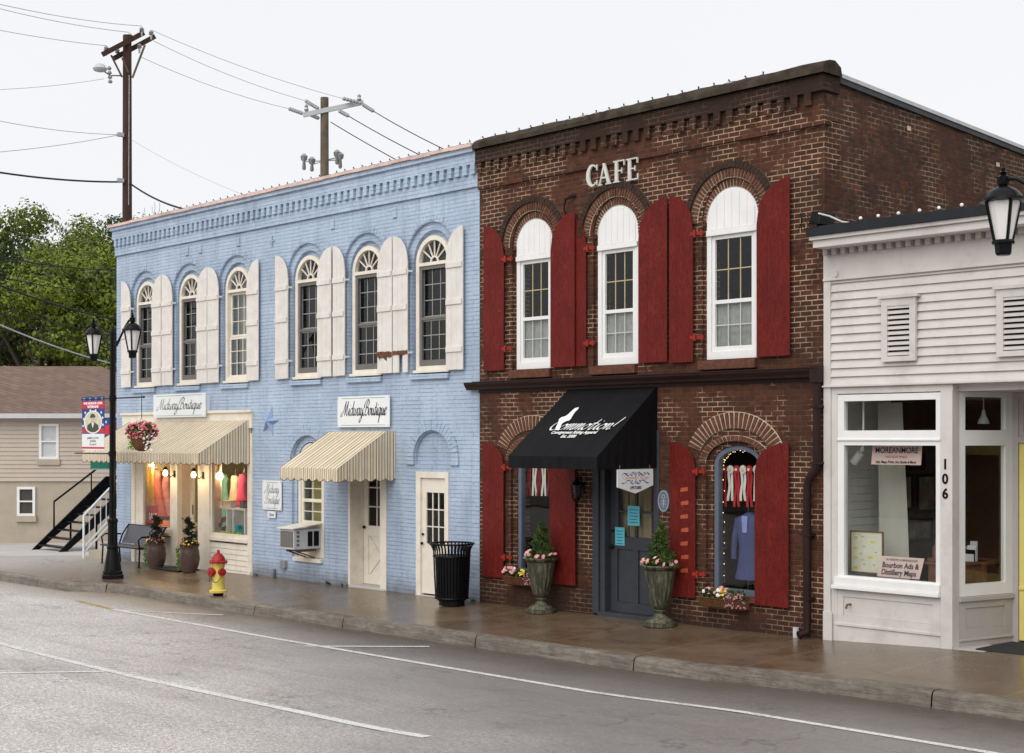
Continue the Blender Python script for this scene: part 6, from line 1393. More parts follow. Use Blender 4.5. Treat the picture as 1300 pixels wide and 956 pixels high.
# ribbons in the brick building windows
def rosette(X, Y, zt, L, mat, lab):
    t = thing('rosette_ribbon', lab, 'ribbon', (X, Y, zt - L), 'show ribbons hung in the brick shop windows'); m = MB(); n = 24
    m.add([(X, Y - .012, zt)] + [(X + (.062 if i % 2 else .052) * cos(2 * pi * i / n), Y + .004 * (i % 2), zt + (.062 if i % 2 else .052) * sin(2 * pi * i / n)) for i in range(n)], [(0, 1 + i, 1 + (i + 1) % n) for i in range(n)]); m.build('rosette', mat, t)
    MB().pxz([(X + .02 * cos(2 * pi * i / 12), zt + .02 * sin(2 * pi * i / 12)) for i in range(12)], Y - .016, Y - .0125).build('button', 'ivory' if mat != 'ivory' else 'creamc', t)
    m = MB(); k = 8; 
    for s in (-1, 1):
        b = len(m.v)
        for i in range(k + 1): u = i / k; z = zt - .04 - (L - .04) * u; xx = X + s * .018 * (1 + u * .7) + .006 * sin(u * 7 + X * 9); yy = Y + .006 + s * .003 + .008 * sin(u * 6 + s); m.v += [(xx - .02, yy, z), (xx + .02, yy, z)]
        for i in range(k): m.f.append((b + 2 * i, b + 2 * i + 1, b + 2 * i + 3, b + 2 * i + 2))
    m.build('tails', mat, t)
ords = ['leftmost', 'second', 'third', 'fourth', 'fifth', 'rightmost']
for k, px in enumerate((918.5, 927, 935, 943, 951, 960)): rosette(fX(px, .22), .22, fZ(px, 596, .22), .50 if k % 2 == 0 else .42, 'redc' if k % 2 == 0 else 'ivory', '%s rosette of the arched shop window, %s' % (ords[k], 'red' if k % 2 == 0 else 'white'))
for k, px in enumerate((671, 678, 684, 690, 697)): rosette(fX(px, .22), .22, fZ(px, 588, .22), .50, 'maroon' if k % 2 == 0 else 'ivory', '%s of five ribbons below the black awning, %s' % (['leftmost', 'second', 'middle', 'fourth', 'rightmost'][k], 'maroon' if k % 2 == 0 else 'white'))
# riding coat on a stand, and a rail of dark clothes
X, Z = fX(951, .35), .65; t = thing('riding_coat', 'blue riding coat displayed in the arched shop window', 'coat', (X, .38, Z)); m = MB(); n = 26; R_ = [(.06, 1.52), (.10, 1.49), (.21, 1.44), (.22, 1.3), (.17, 1.05), (.19, .85), (.24, .62)]
m.lathe(X, .38, R_, n, sx=1, sy=.55); m.build('jacket', paint('blue_coat_cloth', (.07, .085, .22), .8, .15), t, smooth=60)
for s in (-1, 1): MB().tube([(X + s * .20, .38, 1.43), (X + s * .25, .36, 1.15), (X + s * .23, .32, .88)], [.05, .045, .04], 10).build('sleeve', paint('blue_sleeve_cloth', (.065, .08, .20), .8), t, smooth=60)
MB().pxz([(X - .05, 1.47), (X + .05, 1.47), (X + .035, 1.25), (X - .035, 1.25)], .25, .258).build('shirt_front', 'lavender', t)
MB().tube([(X, .38, .25), (X, .38, 1.56)], .015, 6).build('stand', 'black', t)
cr = thing('clothes_rail', 'rail of dark clothes behind the arched shop window', 'clothes rail', (-1.6, 1.2, .1)); m = MB(); m.tube([(-2.1, 1.2, 1.55), (-.7, 1.2, 1.55)], .012, 6); m.tube([(-2.1, 1.2, .2), (-2.1, 1.2, 1.55)], .012, 6); m.tube([(-.7, 1.2, .2), (-.7, 1.2, 1.55)], .012, 6); m.build('rail', 'galv', cr)
for k in range(14):
    X = -2.02 + k * .095; m = MB(); m.prism([(X, 1.0, 1.45), (X, 1.2, 1.52), (X, 1.4, 1.45), (X, 1.42, .7 + random.random() * .2), (X, .98, .7 + random.random() * .2)], (.05, 0, 0)); m.build('garment', random.choice(['brownc', 'polive', 'tancurtain', 'navy', 'grayc']), cr)
for c, lab, e in ((-1.9, 'small lamp inside the brick shop', 8),):
    pass
# ---- inside the grey shop
Y = .30; Pm = lambda px, py, Y: fa(px, py, Y)
x0, zb = fa(1079, 726, Y); x1 = fX(1121, Y); zt = fZ(1079, 673, Y)
t = thing('framed_map', 'framed pale map with yellow patches leaning in the shop window', 'framed map', (x0, Y, .83)); m = MB(); z0 = .83
m.holes(rect(x0, x1, z0, zt), [rect(x0 + .018, x1 - .018, z0 + .018, zt - .018)], Y, Y + .02); m.build('frame', 'wood', t); MB().box(x0 + .017, x1 - .017, Y + .008, Y + .012, z0 + .017, zt - .017).build('sheet', paint('map_paper', (.74, .71, .58), .8, .08, 10), t)
m = MB()
for u, v in ((.1, .8), (.1, .55), (.1, .33), (.1, .1), (.55, .35), (.62, .72)): m.box(x0 + (x1 - x0) * u, x0 + (x1 - x0) * (u + .13), Y + .006, Y + .0079, z0 + (zt - z0) * v, z0 + (zt - z0) * (v + .06))
m.build('yellow_patches', paint('yellow_map_patch', (.72, .62, .12), .8), t); m = MB()
for u, v in ((.25, .9), (.35, .85), (.4, .62), (.3, .45), (.4, .2), (.7, .2), (.75, .5), (.35, .3)): m.box(x0 + (x1 - x0) * u, x0 + (x1 - x0) * (u + .05), Y + .006, Y + .0079, z0 + (zt - z0) * v, z0 + (zt - z0) * (v + .025))
m.build('map_marks', 'grayc', t)
def tilt_sign(name, label, c, w, h, lines, sh=0):
    X, Y, Z = c; t = thing(name, label, 'sign', (X, Y, Z - h / 2)); d = sh
    MB().prism([(X - w / 2, Y, Z - h / 2), (X + w / 2, Y, Z - h / 2), (X + w / 2 + d, Y + .03, Z + h / 2), (X - w / 2 + d, Y + .03, Z + h / 2)], (0, .006, 0)).build('card', 'pink', t)
    V = Vector((0, .03, h)).normalized()
    for s, sz, dz, sx, bo, shr, mt in lines: text(s, sz, (X + d * (dz / h + .5), Y + .015 + dz * .03 / h - .003, Z + dz), X3, V, mt, t, bold=bo, sx=sx, shear=shr)
Y = .14; xa, za = fa(1106, 566, Y); xb, zb = fa(1169, 590, Y)
tilt_sign('hanging_card', 'pink MOREANMORE card hung inside the top of the shop window', ((xa + xb) / 2, Y, (za + zb) / 2), xb - xa, za - zb + .01, [('MOREANMORE', .10, .025, .86, .0012, 0, 'ink'), ('VINTAGE FINDS', .042, -.035, 1, 0, 0, paint('red_print', (.45, .12, .10), .6)), ('Ads, Maps, Prints, Art, Books & More', .046, -.098, .78, .001, 0, 'ink')])
Y = .16; xa, za = fa(1114, 707, Y); xb, zb = fa(1170, 731, Y)
tilt_sign('leaning_card', 'pink Bourbon Ads and Distillery Maps card leaning in the shop window', ((xa + xb) / 2 - .02, Y, .95), xb - xa - .02, .25, [('AUTHENTIC & REPRODUCED', .036, .075, .9, 0, 0, 'ink'), ('Bourbon Ads &', .092, -.01, .86, .002, .12, 'ink'), ('Distillery Maps', .092, -.095, .86, .002, .12, 'ink')], .05)
# sheer curtain, spotlight, pictures, counter
cu = MB(); n = 60; xa, xb = fX(1115, .7), fX(1150, .7)
for i in range(n + 1):
    for j in range(7): u, v = i / n, j / 6; X = xa + (xb - xa) * u * (.9 + .25 * (1 - v)); cu.v.append((X, .7 + .025 * sin(i * 1.25) + .01 * sin(v * 5), .75 + 2.2 * v))
for i in range(n):
    for j in range(6): cu.f.append((i * 7 + j, (i + 1) * 7 + j, (i + 1) * 7 + j + 1, i * 7 + j + 1))
cu.build('sheer_curtain', 'curtain', smooth=60, label='long sheer white curtain behind the shop window', cat='curtain', loc=(xa, .7, .75))
X, Z = fa(1090, 578, .3); t = thing('spotlight', 'white track spotlight at the top of the shop window', 'spotlight', (X, .3, Z)); MB().tube([(X - .08, .3, Z - .09), (X + .03, .3, Z + .03)], [.055, .05], 14).build('head', 'white', t, smooth=40); m = MB(); m.tube([(X + .03, .3, Z + .03), (X + .07, .3, Z + .13), (X + .07, .3, 3.1)], .014, 6); m.sphere((X + .05, .3, Z + .07), .03); m.build('bracket', 'white', t, smooth=40)
for k, (px0, px1, y0, y1, lab) in enumerate(((1142, 1158, 601, 650, 'dark framed picture left of two on the dark shop wall'), (1162, 1188, 601, 652, 'dark framed picture right of two on the dark shop wall'), (1146, 1182, 660, 690, 'wide dark framed picture low on the dark shop wall'), (1150, 1172, 575, 597, 'framed picture behind the pink hanging card'))):
    X = .042; a, b = onx(px0, X), onx(px1, X); z0, z1 = fZ(px0, y1, a), fZ(px0, y0, a); t = thing('framed_picture', lab, 'picture', (X, a, z0), 'pictures on the dark inner wall')
    for (ya, yb_q, za, zb) in ((a, b, z0, z0 + .05), (a, b, z1 - .05, z1), (a, a + .05, z0 + .051, z1 - .051), (b - .05, b, z0 + .051, z1 - .051)): MB().box(X, X + .03, ya, yb_q, za, zb).build('frame_bar', 'black', t)
    MB().box(X + .004, X + .012, a + .051, b - .051, z0 + .051, z1 - .051).build('picture', paint('brown_print', (.26, .21, .16), .6, .6, 6), t)
t = thing('display_table', 'brown wooden table of small frames behind the shop window', 'table', (1.3, 1.0, .3)); MB().box(.95, 1.72, .80, 1.3, .99, 1.03).build('table_top', 'wood', t)
for x in (1.0, 1.67):
    for y in (.85, 1.25): MB().box(x - .03, x + .03, y - .03, y + .03, .3, .989).build('leg', 'wood', t)
for k, (x, lab, mt) in enumerate(((1.18, 'small silver photo frame on the brown table', 'lgrey'), (1.38, 'tiny brass frame on the brown table', 'yelmuntin'), (1.02, 'brown bottle on the brown table', 'wood'))):
    if k < 2: t = thing('photo_frame', lab, 'photo frame', (x, .9, 1.031)); m = MB(); m.holes(rect(x - .06, x + .06, 1.031, 1.19), [rect(x - .04, x + .04, 1.05, 1.17)], .9, .915); m.build('frame', mt, t); MB().box(x - .041, x + .041, .905, .909, 1.049, 1.171).build('photo', 'dark', t)
    else: MB().lathe(x, .9, [(.05, 1.031), (.052, 1.15), (.018, 1.2), (.018, 1.26)], 12).build('bottle', mt, label=lab, cat='bottle', loc=(x, .9, 1.031), smooth=40)
def at_side(u, dy): p = RD0 + dv * u; return (p.x + dv.y * dy * .0 - dv.x * 0 - dy * dv.y, p.y + dy * dv.x)
cX, cY = at_side(.45, .35); t = thing('display_table', 'low brown counter seen through the narrow side window', 'table', (cX, cY, .3))
MB().box(cX - .25, cX + .14, cY - .35, cY + .30, .3, 1.0).build('cabinet', 'wood', t); MB().box(cX - .28, cX + .17, cY - .38, cY + .33, 1.001, 1.03).build('counter_top', 'wood', t)
t = thing('magazine_rack', 'stack of black and white prints in the narrow side window', 'prints', (cX, cY + .1, 1.03))
for k in range(4): MB().box(cX - .02 + .02 * k, cX + .13, cY + .02 + k * .03, cY + .035 + k * .03, 1.031, 1.12 + .05 * k).build('print', ['signwhite', 'blackmatte', 'signwhite', 'lgrey'][k], t)
t = thing('photo_frame', 'gold rimmed frame on the counter of the narrow side window', 'photo frame', (cX, cY - .2, 1.03)); m = MB(); m.box(cX + .0, cX + .12, cY - .2, cY - .19, 1.031, 1.2); m.build('frame', 'yelmuntin', t); MB().box(cX + .015, cX + .105, cY - .204, cY - .2005, 1.05, 1.185).build('photo', 'dark', t)
X, Yb = at_side(.7, .25); t = thing('pendant_lamp', 'small white bell pendant behind the narrow side window', 'pendant lamp', (X, Yb, 2.7)); MB().lathe(X, Yb, [(.07, 2.68), (.06, 2.72), (.03, 2.78), (.015, 2.85)], 14).build('shade', 'lgrey', t, smooth=50); MB().tube([(X, Yb, 2.85), (X, Yb, 3.1)], .006, 5).build('cord', 'lgrey', t)

# ================================================================== LEFT BACKGROUND
# tan house, square on to the sight line
def frame_cam(Zd, px):           # origin + axes: x to the right, y away from viewer
    p = dep(px, HPX, Zd); return Matrix.Translation((p.x, p.y, 0)) @ Matrix(((RV[0], FV[0], 0, 0), (RV[1], FV[1], 0, 0), (0, 0, 1, 0), (0, 0, 0, 1)))
MX = frame_cam(40, 0); k40 = 40 / FPX
hxx = lambda px: px * k40; hzz = lambda py: CAMZ - (py - HPX) * k40
def hb_(mb): return mb.xf(MX)
o0 = MX @ Vector((2, 0, -.5)); house = thing('house', 'two storey tan clapboard house with brown shingle roof', 'house', o0)
xL, xR = hxx(-160), hxx(190); ze = hzz(528); zs_ = hzz(611)
W2 = [(50, 75, 538, 583)]; W1_ = [(22, 45, 618, 655)]
rc = lambda w: rect(hxx(w[0]) + .03, hxx(w[1]) - .03, hzz(w[3]) + .03, hzz(w[2]) - .03)
m = MB(); z = zs_
bars = MB()
m.holes(rect(xL, xR, zs_, ze), [rc(w) for w in W2], 0, .1); hb_(m).build('upper_wall', 'tansiding', house)
m = MB(); z = zs_ + .001
while z < ze - .05:
    for a, b in ((xL, hxx(50)), (hxx(75), xR)) if hzz(583) - .1 < z < hzz(538) else ((xL, xR),):
        m.prism([(a, -.028, z), (a, -.0005, z), (a, -.0005, z + .118), (a, -.006, z + .118)], (b - a, 0, 0))
    z += .12
hb_(m).build('clapboards', 'tansiding', house)
m = MB(); m.holes(rect(xL, xR, -1.2, zs_ - .001), [rc(w) for w in W1_], .03, .15); hb_(m).build('lower_wall', 'tanblock', house)
for w, lab in ((W2[0], 'upper window'), (W1_[0], 'lower window')):
    a, b, z0, z1 = hxx(w[0]), hxx(w[1]), hzz(w[3]), hzz(w[2]); m = MB(); zm = (z0 + z1) / 2; m.holes(rect(a, b, z0, z1), [rect(a + .07, b - .07, z0 + .07, zm - .02), rect(a + .07, b - .07, zm + .02, z1 - .07)], -.04, .05); o = hb_(m).build('window', 'white', house)
    hb_(MB().box(a + .06, b - .06, .02, .03, z0 + .06, z1 - .06)).build('pane', 'lgrey' if w is W2[0] else 'dark', o); hb_(MB().box(a - .04, b + .04, -.07, .02, z0 - .16, z0 - .001)).build('sill', 'tanblock', o)
rz = hzz(465) + .45; m = MB(); yr = 4.6; zr_ = CAMZ + (HPX - 465) * (40 + yr) / FPX; xh = (128 - 650) * (40 + yr) / FPX - (0 - 650) * k40
m.add([(xL - .3, -.35, ze + .02), (xR + .3, -.35, ze + .02), (xh, yr, zr_), (xL - .3, yr, zr_), (xL - .3, 9.5, ze + .02), (xR + .3, 9.5, ze + .02)], [(0, 1, 2, 3), (1, 5, 2), (3, 2, 5, 4)]); hb_(m).build('roof', 'shingle', house)
m = MB(); m.box(xL - .3, xR + .3, -.40, -.36, ze - .07, ze + .06); m.box(xL - .3, xR + .3, -.36, .05, ze - .06, ze - .03); hb_(m).build('gutter', 'lgrey', house)
m = MB(); m.box(xL, xR, 9.0, 9.2, -1.2, ze); m.box(xR - .15, xR, .15, 9.0, -1.2, ze); m.box(xL, xL + .15, .15, 9, -1.2, ze); hb_(m).build('rear_walls', 'tansiding', house)
# black outside stair climbing away beside the house
pA = dep(47, 692, 36.5); pB = dep(82, 692, 35.2); zg = zside(pA.x, pA.y); tx0 = pA.x; ty0 = pA.y; sw_ = 1.45; run = 2.15; rise = 1.72
stt = thing('outside_stair', 'black open tread outside stair climbing beside the tan house', 'stairs', (tx0, ty0, zg))
for X in (tx0, tx0 + sw_):
    m = MB(); m.prism([(X, ty0 - .15, zg), (X, ty0 + .05, zg), (X, ty0 + run, zg + rise - .12), (X, ty0 + run, zg + rise + .12), (X, ty0 + run - .25, zg + rise + .12)], (.05, 0, 0)); m.build('stringer', 'black', stt)
for k in range(9): u = (k + .5) / 9; MB().box(tx0 + .05, tx0 + sw_, ty0 + run * u - .12, ty0 + run * u + .1, zg + rise * u, zg + rise * u + .035).build('tread', 'black', stt)
MB().box(tx0, tx0 + sw_ + 1.2, ty0 + run, ty0 + run + 1.1, zg + rise + .02, zg + rise + .14).build('landing', 'black', stt)
m = MB(); P1 = (tx0 + .02, ty0 + .45, zg + .36 + .85); P2_ = (tx0 + .02, ty0 + run + .6, zg + rise + 1.1); m.tube([(P1[0], P1[1], P1[2] - .75), P1, P2_], .028, 6); 
for u in (.45, .85): y = ty0 + .45 + (run + .15) * u; m.tube([(tx0 + .02, y, zg + rise * (y - ty0) / run), (tx0 + .02, y, P1[2] + (P2_[2] - P1[2]) * u)], .02, 6)
for x, y in ((tx0 + .03, ty0 + .9), (tx0 + sw_, ty0 + .9), (tx0 + sw_, ty0 + 1.5)): m.tube([(x, y, zg - .1), (x, y, zg + rise * (y - ty0) / run)], .03, 6)
m.build('handrail', 'black', stt)
# white railed steps against the side of the blue building
sx0, sx1 = -19.2, -18.28; y0 = -.30; zg2 = -.13; ws = thing('side_steps', 'steps with white metal railing at the side of the blue building', 'stairs', (sx0, y0, zg2))
sl = (1.631 - .792) / (.5305 + .2858) * .92
for k in range(9): MB().box(sx0 + .04, sx1, y0 + .10 + k * .21, y0 + .10 + (k + 1) * .21 + .02, zg2 - .1, zg2 + .17 * (k + 1)).build('step', 'concrete' if k % 2 else 'tanblock', ws)
m = MB(); m.tube([(sx0, y0, zg2 - .05), (sx0, y0, .80), (sx0, y0 + 1.9, .80 + sl * 1.9)], .028, 8); m.tube([(sx0, y0 + .01, .10), (sx0, y0 + 1.9, .10 + sl * 1.9)], .022, 8); m.tube([(sx0, y0 + .01, -.02), (sx0, y0 + 1.9, -.02 + sl * 1.9)], .022, 8)
for k in range(1, 14): y = y0 + k * .135; m.tube([(sx0, y, .10 + sl * (y - y0)), (sx0, y, .80 + sl * (y - y0))], .011, 6)
for k in range(1, 9): m.tube([(sx1 - .15, y0 + .1 + k * .2, .1 + k * .17), (sx1 - .15, y0 + .1 + k * .2, .75 + k * .17)], .011, 6)
m.tube([(sx1 - .15, y0 + .2, .75), (sx1 - .15, y0 + 1.9, .75 + sl * 1.7)], .025, 8); m.build('railing', 'whitemetal', ws, smooth=50)
# green street name plate
pg = dep(132, 590, 34); t = thing('street_name_sign', 'small green street name sign half hidden by the lamp post', 'sign', (pg.x, pg.y, zside(pg.x, pg.y)))
m = MB(); m.box(-.32, .32, -.012, .0, -.12, .12); m.xf(Matrix.Translation(pg) @ MX.to_3x3().to_4x4()); m.build('plate', 'green', t)
m = MB(); m.box(-.30, .30, -.015, -.0125, .100, .108); m.box(-.30, .30, -.015, -.0125, -.108, -.100); m.xf(Matrix.Translation(pg) @ MX.to_3x3().to_4x4()); m.build('border_line', 'inkwhite', t)
MB().tube([(pg.x + .28, pg.y + .3, zside(pg.x, pg.y)), (pg.x + .28, pg.y + .3, pg.z + .3)], .03, 8).build('post', 'galv', t)

# utility poles
def upole(px, pyt, Zd, label, mat, rad, dbl, lean=0):
    p = dep(px, pyt, Zd); zg = zside(p.x, p.y) if p.x < -18 else -.2; t = thing('utility_pole', label, 'utility pole', (p.x, p.y, zg)); x, y, zt = p
    m = MB(); m.lathe(x, y, [(rad * 1.25, zg - .3), (rad * 1.05, zt * .5), (rad * .9, zt)], 16); m.build('pole', mat, t, smooth=50); return t, Vector(p)
def cu_(u, v): return Vector((RV[0] * u + FV[0] * v, RV[1] * u + FV[1] * v, 0))
t1, p1 = upole(161.5, 45, 38, 'tall dark utility pole with two crossarms left of the blue building', 'pole', .125, True)
s38 = 38 / FPX
def at38(px, py, Z=38.0): return dep(px, py, Z)
ends = []
for (ax, ay, bx, by, Z, mt) in ((130.5, 69, 182, 42, 37.8, 'pole'), (145, 74, 196, 46.5, 38.25, 'pole')):
    a, b = at38(ax, ay, Z - .35), at38(bx, by, Z + .35); m = MB(); m.bar(a, b, .11, .13); m.build('crossarm', mt, t1); ends.append((a, b))
m = MB()
for a, b in ((141, 70, ), (184, 57)): pass
for (ax, ay, bx, by) in ((141, 70, 155, 98), (184, 57, 168, 99), (155, 73, 163, 92)): m.bar(at38(ax, ay, 37.7), at38(bx, by, 37.85), .04)
m.build('braces', 'polegrey', t1)
ins = []
for px, py in ((135, 61), (165, 45), (180, 37), (192, 41), (149, 64), (177, 58)):
    p = at38(px, py, 38); m = MB(); m.lathe(p.x, p.y, [(.02, p.z - .20), (.03, p.z - .08), (.075, p.z - .05), (.04, p.z - .02), (.07, p.z), (.03, p.z + .05)], 8); m.build('insulator', 'galv', t1, smooth=40); ins.append(p)
a = at38(155, 96, 37.9); b = at38(140, 96, 37.6); m = MB(); m.tube([a, b], .02, 6); q = at38(135, 97, 37.5); 
for k in range(4): m.lathe(b.x - .02 * k, b.y, [(.04, q.z - .15 + .12 * k), (.065, q.z - .12 + .12 * k), (.03, q.z - .06 + .12 * k)], 8)
m.build('cutout', 'galv', t1); h = at38(127, 87, 37.4); MB().lathe(h.x, h.y, [(.02, h.z - .10), (.16, h.z - .06), (.19, h.z), (.12, h.z + .10), (.03, h.z + .14)], 12).build('yard_light', 'lgrey', t1, smooth=50); MB().tube([h, b], .018, 6).build('light_arm', 'galv', t1)
m = MB(); m.tube([at38(164, 95, 37.8), at38(163.3, 260, 37.8)], .008, 5); m.build('conduit', 'galv', t1)
for py in (171, 229): p = at38(153, py, 37.8); MB().box(p.x - .05, p.x + .05, p.y - .08, p.y + .08, p.z - .05, p.z + .05).build('clamp', 'galv', t1)
t2, p2 = upole(412, 124, 41, 'shorter grey utility pole rising behind the blue roof', 'polegrey', .13, False)
p2c = lambda px, py, d=0: dep(px, py, 41 + d)
MB().bar(p2c(385, 146, -.3), p2c(461, 130, .3), .11, .13).build('crossarm', 'lgrey', t2)
m = MB()
for a, b, c, d in ((384, 144, 367, 138), (404, 138, 388, 128), (459, 131, 435, 125), (404, 150, 395, 146), (461, 133, 474, 141), (431, 141, 442, 147)):
    A, B = p2c(a, b), p2c(c, d)
    for k in range(6): q = A + (B - A) * (k + .5) / 6; m.sphere(q, .06, 8, 5)
    m.tube([A, B], .018, 5)
m.build('strain_insulators', 'galv', t2)
m = MB(); 
for px, py in ((389, 137), (456, 124)): p = p2c(px, py); m.lathe(p.x, p.y, [(.02, p.z - .15), (.07, p.z - .05), (.04, p.z), (.06, p.z + .05), (.02, p.z + .1)], 8)
m.build('pin_insulators', 'galv', t2, smooth=50)
m = MB()
for px, py, s in ((386, 205, 1), (432, 203, 1), (396, 209, .8), (428, 200, .8)):
    p = p2c(px, py); m.tube([p2c(412, 204), p], .02, 5); m.lathe(p.x, p.y, [(.03, p.z - .25 * s), (.06, p.z - .2 * s), (.04, p.z), (.09, p.z + .05), (.11, p.z + .15), (.04, p.z + .22)], 8)
m.build('cutouts', 'galv', t2, smooth=50)
# overhead wires: each its own object, hung between real points with sag
def wire(label, pts, r, mat='wiregrey', sag=0.0, name='overhead_wire', grp='overhead wires'):
    out = []
    for (a, b) in zip(pts, pts[1:]):
        a, b = Vector(a), Vector(b); n = 16
        for i in range(n + (b == Vector(pts[-1]))): u = i / n; out.append(a + (b - a) * u - Vector((0, 0, sag * 4 * u * (1 - u))))
    MB().tube(out, r, 5).build(name, mat, label=label, cat='wire', loc=tuple(out[0]), group=grp, smooth=60)
D = dep
wire('thin wire from the tall pole leaving the top left corner, uppermost', [D(-260, -70, 24), D(180, 33, 38)], .009, sag=.25)
wire('thin wire from the middle of the crossarm leaving at upper left', [D(-200, -50, 27), D(164, 41, 38)], .009, sag=.2)
wire('thin wire from the left end of the crossarm to the left edge', [D(-200, -10, 30), D(135, 58, 38)], .009, sag=.15)
wire('uppermost thin wire between the two utility poles', [D(192, 38, 38), D(435, 125, 41)], .009, sag=.12)
wire('middle thin wire between the two utility poles', [D(195, 52, 38.3), D(388, 128, 41)], .009, sag=.12)
wire('lowest thin wire between the two utility poles', [D(178, 72, 38), D(367, 138, 41)], .009, sag=.12)
wire('upper grey wire falling from the second pole behind the blue roof', [D(474, 141, 41), D(640, 222, 36)], .014, 'wire', sag=.1)
wire('middle grey wire falling from the second pole behind the blue roof', [D(442, 147, 41), D(640, 245, 35)], .014, 'wire', sag=.1)
wire('lower grey wire falling from the second pole behind the blue roof', [D(420, 155, 41), D(640, 270, 36)], .014, 'wire', sag=.1)
wire('faint wire from the pole head falling right behind the blue roof', [D(168, 178, 38), D(330, 255, 34)], .006, sag=.1)
wire('faint wire meeting the pole from the upper left', [D(-100, 130, 30), D(152, 171, 38)], .009, sag=.15)
wire('faint wire meeting the pole from the lower left', [D(-100, 199, 30), D(152, 171, 38)], .009, sag=.1)
wire('faint wire reaching the yard light from the left edge', [D(-100, 115, 30), D(132, 100, 37.5)], .007, sag=.1)
wire('thick black cable crossing to the pole below the crossarms', [D(-120, 196, 30), D(153, 231, 38)], .024, 'wire', sag=.15)
wire('thick black cable from the pole to the blue roof', [D(164, 232, 38), D(232, 265, 33)], .024, 'wire', sag=.08)
for k, (a, b, c, d, r, lab) in enumerate(((-60, 312, 148, 343, .016, 'uppermost dark cable in front of the trees'), (-60, 336, 148, 372, .014, 'second dark cable in front of the trees'), (-60, 338, 148, 406, .026, 'thick dark cable falling behind the left lantern'), (-60, 365, 148, 427, .014, 'fourth dark cable in front of the trees'), (-60, 372, 148, 444, .016, 'fifth dark cable in front of the trees'), (-60, 385, 148, 463, .018, 'lowest dark cable in front of the trees'))):
    wire(lab, [D(a, b, 30), D(c, d, 37.8)], r, 'wire' if k != 5 else 'wiregrey', sag=.12, grp='cables in front of the trees')
m = MB(); c = D(190, 262, 37); 
for r_ in (.30, .22): m.tube([c + Vector((r_ * cos(a) * .9, 0, r_ * sin(a) - .0)) + Vector(((.3 - r_) * 4, 0, -.06)) for a in [pi * .95 + i * pi * 1.2 / 14 for i in range(15)]], .009, 5)
m.build('slack_cable_loop', 'wiregrey', label='slack loops of cable hanging beside the tall pole', cat='wire', loc=tuple(c))

# trees
def tree(px, pyt, Zd, rad, label, mat, h_lo, seed, n=9000, sy=1.0):
    random.seed(seed); p = dep(px, pyt, Zd); zg = -.9; t = thing('tree', label, 'tree', (p.x, p.y, zg), 'trees behind the tan house'); cz = p.z - rad * sy
    m = MB(); top = Vector((p.x, p.y, cz)); m.tube([(p.x, p.y, zg - .3), (p.x + .1, p.y, zg + 2), (p.x, p.y + .1, cz * .6), top], [.42, .34, .24, .10], 10)
    cl = []
    for i in range(30):
        a = random.random() * 2 * pi; v = random.uniform(-1, 1); q = random.uniform(.5, .98); s = sqrt(1 - v * v); zz = cz + rad * sy * v * q
        if zz < h_lo: zz = h_lo + random.random()
        cl.append(Vector((p.x + rad * q * s * cos(a), p.y + rad * q * s * sin(a), zz)))
    for c in cl[:16]: m.tube([top + Vector((0, 0, -random.random() * rad)), (top + c) / 2 + Vector((0, 0, -.3)), c], [.12, .07, .03], 5)
    m.build('trunk', 'bark', t, smooth=60)
    lm_ = MB(); each = int(n * 2.3) // len(cl)
    for c in cl:
        r = rad * random.uniform(.20, .36); pts = []; nn = []
        for _ in range(each):
            d = Vector((random.gauss(0, 1), random.gauss(0, 1), random.gauss(0, 1))).normalized(); q = r * (.55 + .5 * random.random() ** .5); w = .70 + .55 * (sin(d.x * 5 + c.x) * sin(d.y * 5 + c.y) * sin(d.z * 6 + c.z) + .5)
            pts.append(c + Vector((d.x * q * w, d.y * q * w, d.z * q * .72 * w))); nn.append(d)
        leaves(lm_, pts, .155, .7, nrm=nn)
    lm_.build('crown', mat, t)
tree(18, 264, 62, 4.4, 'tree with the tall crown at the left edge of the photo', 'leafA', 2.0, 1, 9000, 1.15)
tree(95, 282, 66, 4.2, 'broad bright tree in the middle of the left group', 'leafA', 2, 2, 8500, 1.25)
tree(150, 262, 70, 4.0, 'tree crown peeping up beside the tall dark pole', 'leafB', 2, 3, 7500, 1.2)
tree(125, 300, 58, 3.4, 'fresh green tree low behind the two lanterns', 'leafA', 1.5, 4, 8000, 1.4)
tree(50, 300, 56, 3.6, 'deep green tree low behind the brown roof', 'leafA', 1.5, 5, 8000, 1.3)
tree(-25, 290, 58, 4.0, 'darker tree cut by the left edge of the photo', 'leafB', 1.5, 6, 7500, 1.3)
tree(60, 270, 78, 4.8, 'dark tree rising behind the bright ones', 'leafB', 2, 7, 7500, 1.2)
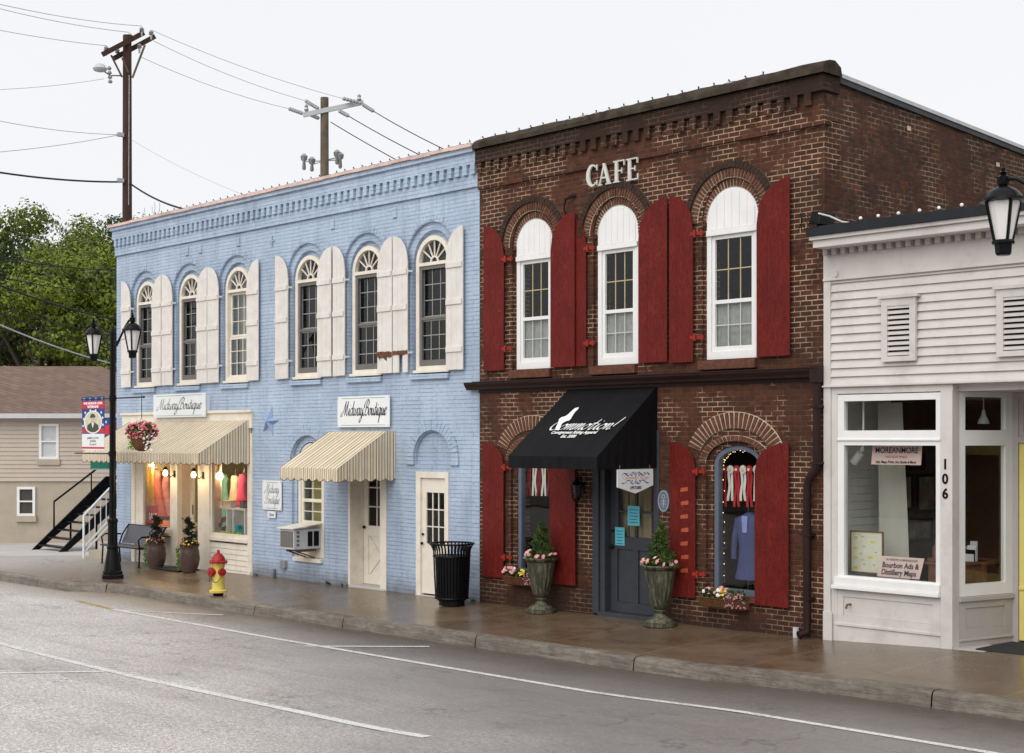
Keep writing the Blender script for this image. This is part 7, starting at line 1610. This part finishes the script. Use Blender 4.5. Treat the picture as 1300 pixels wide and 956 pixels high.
tree(205, 281, 80, 3.0, 'small treetop showing just above the blue roof corner', 'leafB', 2, 8, 4000, 1.3)
random.seed(11)
wd = MB()
for i in range(230):
    px = -120 + 340 * random.random(); c = dep(px, random.uniform(345, 470), random.uniform(72, 90)); leaves(wd, blob_pts(c, 1.9, 90, .3, .9), .42)
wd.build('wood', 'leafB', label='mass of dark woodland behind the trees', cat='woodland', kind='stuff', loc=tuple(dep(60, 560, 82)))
# tufts of weed along the foot of the blue wall
wt = MB()
for i in range(26):
    X = random.choice([-6.55, -6.9, -9.95, -10.4, -12.8]) + random.gauss(0, .10)
    for k in range(8): a = random.random() * 6.3; p = Vector((X, -.02, hz(X))); q = p + Vector((.05 * cos(a), -.03 - .03 * random.random(), .03 + .06 * random.random())); wt.add([p, p + Vector((.012, 0, 0)), q], [(0, 1, 2)])
wt.build('weeds', 'box', label='scattered weeds at the foot of the blue wall', cat='weeds', kind='stuff', loc=(-9, 0, hz(-9)))

# ---- the far side of the street, which the shop windows mirror
def opposite(label, x0, x1, h, mat, wx):
    y = -37; t = thing('shop_building', label, 'building', (x0, y, 0), 'buildings across the street'); hs = []
    ws = [x0 + 1.2 + i * (x1 - x0 - 2.4) / wx for i in range(wx + 1)]
    for x in ws: hs.append(rect(x - .5, x + .5, 3.9, 5.7))
    for a, b in zip(ws[::2], ws[1::2]): hs.append(rect(a - .4, b + .4, .6, 2.7))
    MB().holes(rect(x0, x1, -.3, h), hs, y - .3, y).build('wall', mat, t); g_ = MB(); 
    for q in hs:
        o = MB().box(q[0][0], q[1][0], y - .2, y - .19, q[0][1], q[2][1]).build('window', 'dark', t)
    MB().box(x0 - .1, x1 + .1, y - 8, y + .15, h, h + .25).build('roof', 'roofing', t)
    MB().box(x0, x1, y - 8, y - .31, -.3, h - .01).build('rear_block', mat, t)
opposite('dark brick building across the street behind the camera', -34, -14, 7.2, 'brickside', 7)
opposite('brown building across the street behind the camera', -13.5, 4, 6.8, 'brickside', 6)
opposite('dark low building across the street to the right', 4.5, 24, 6.0, 'brickside', 6)
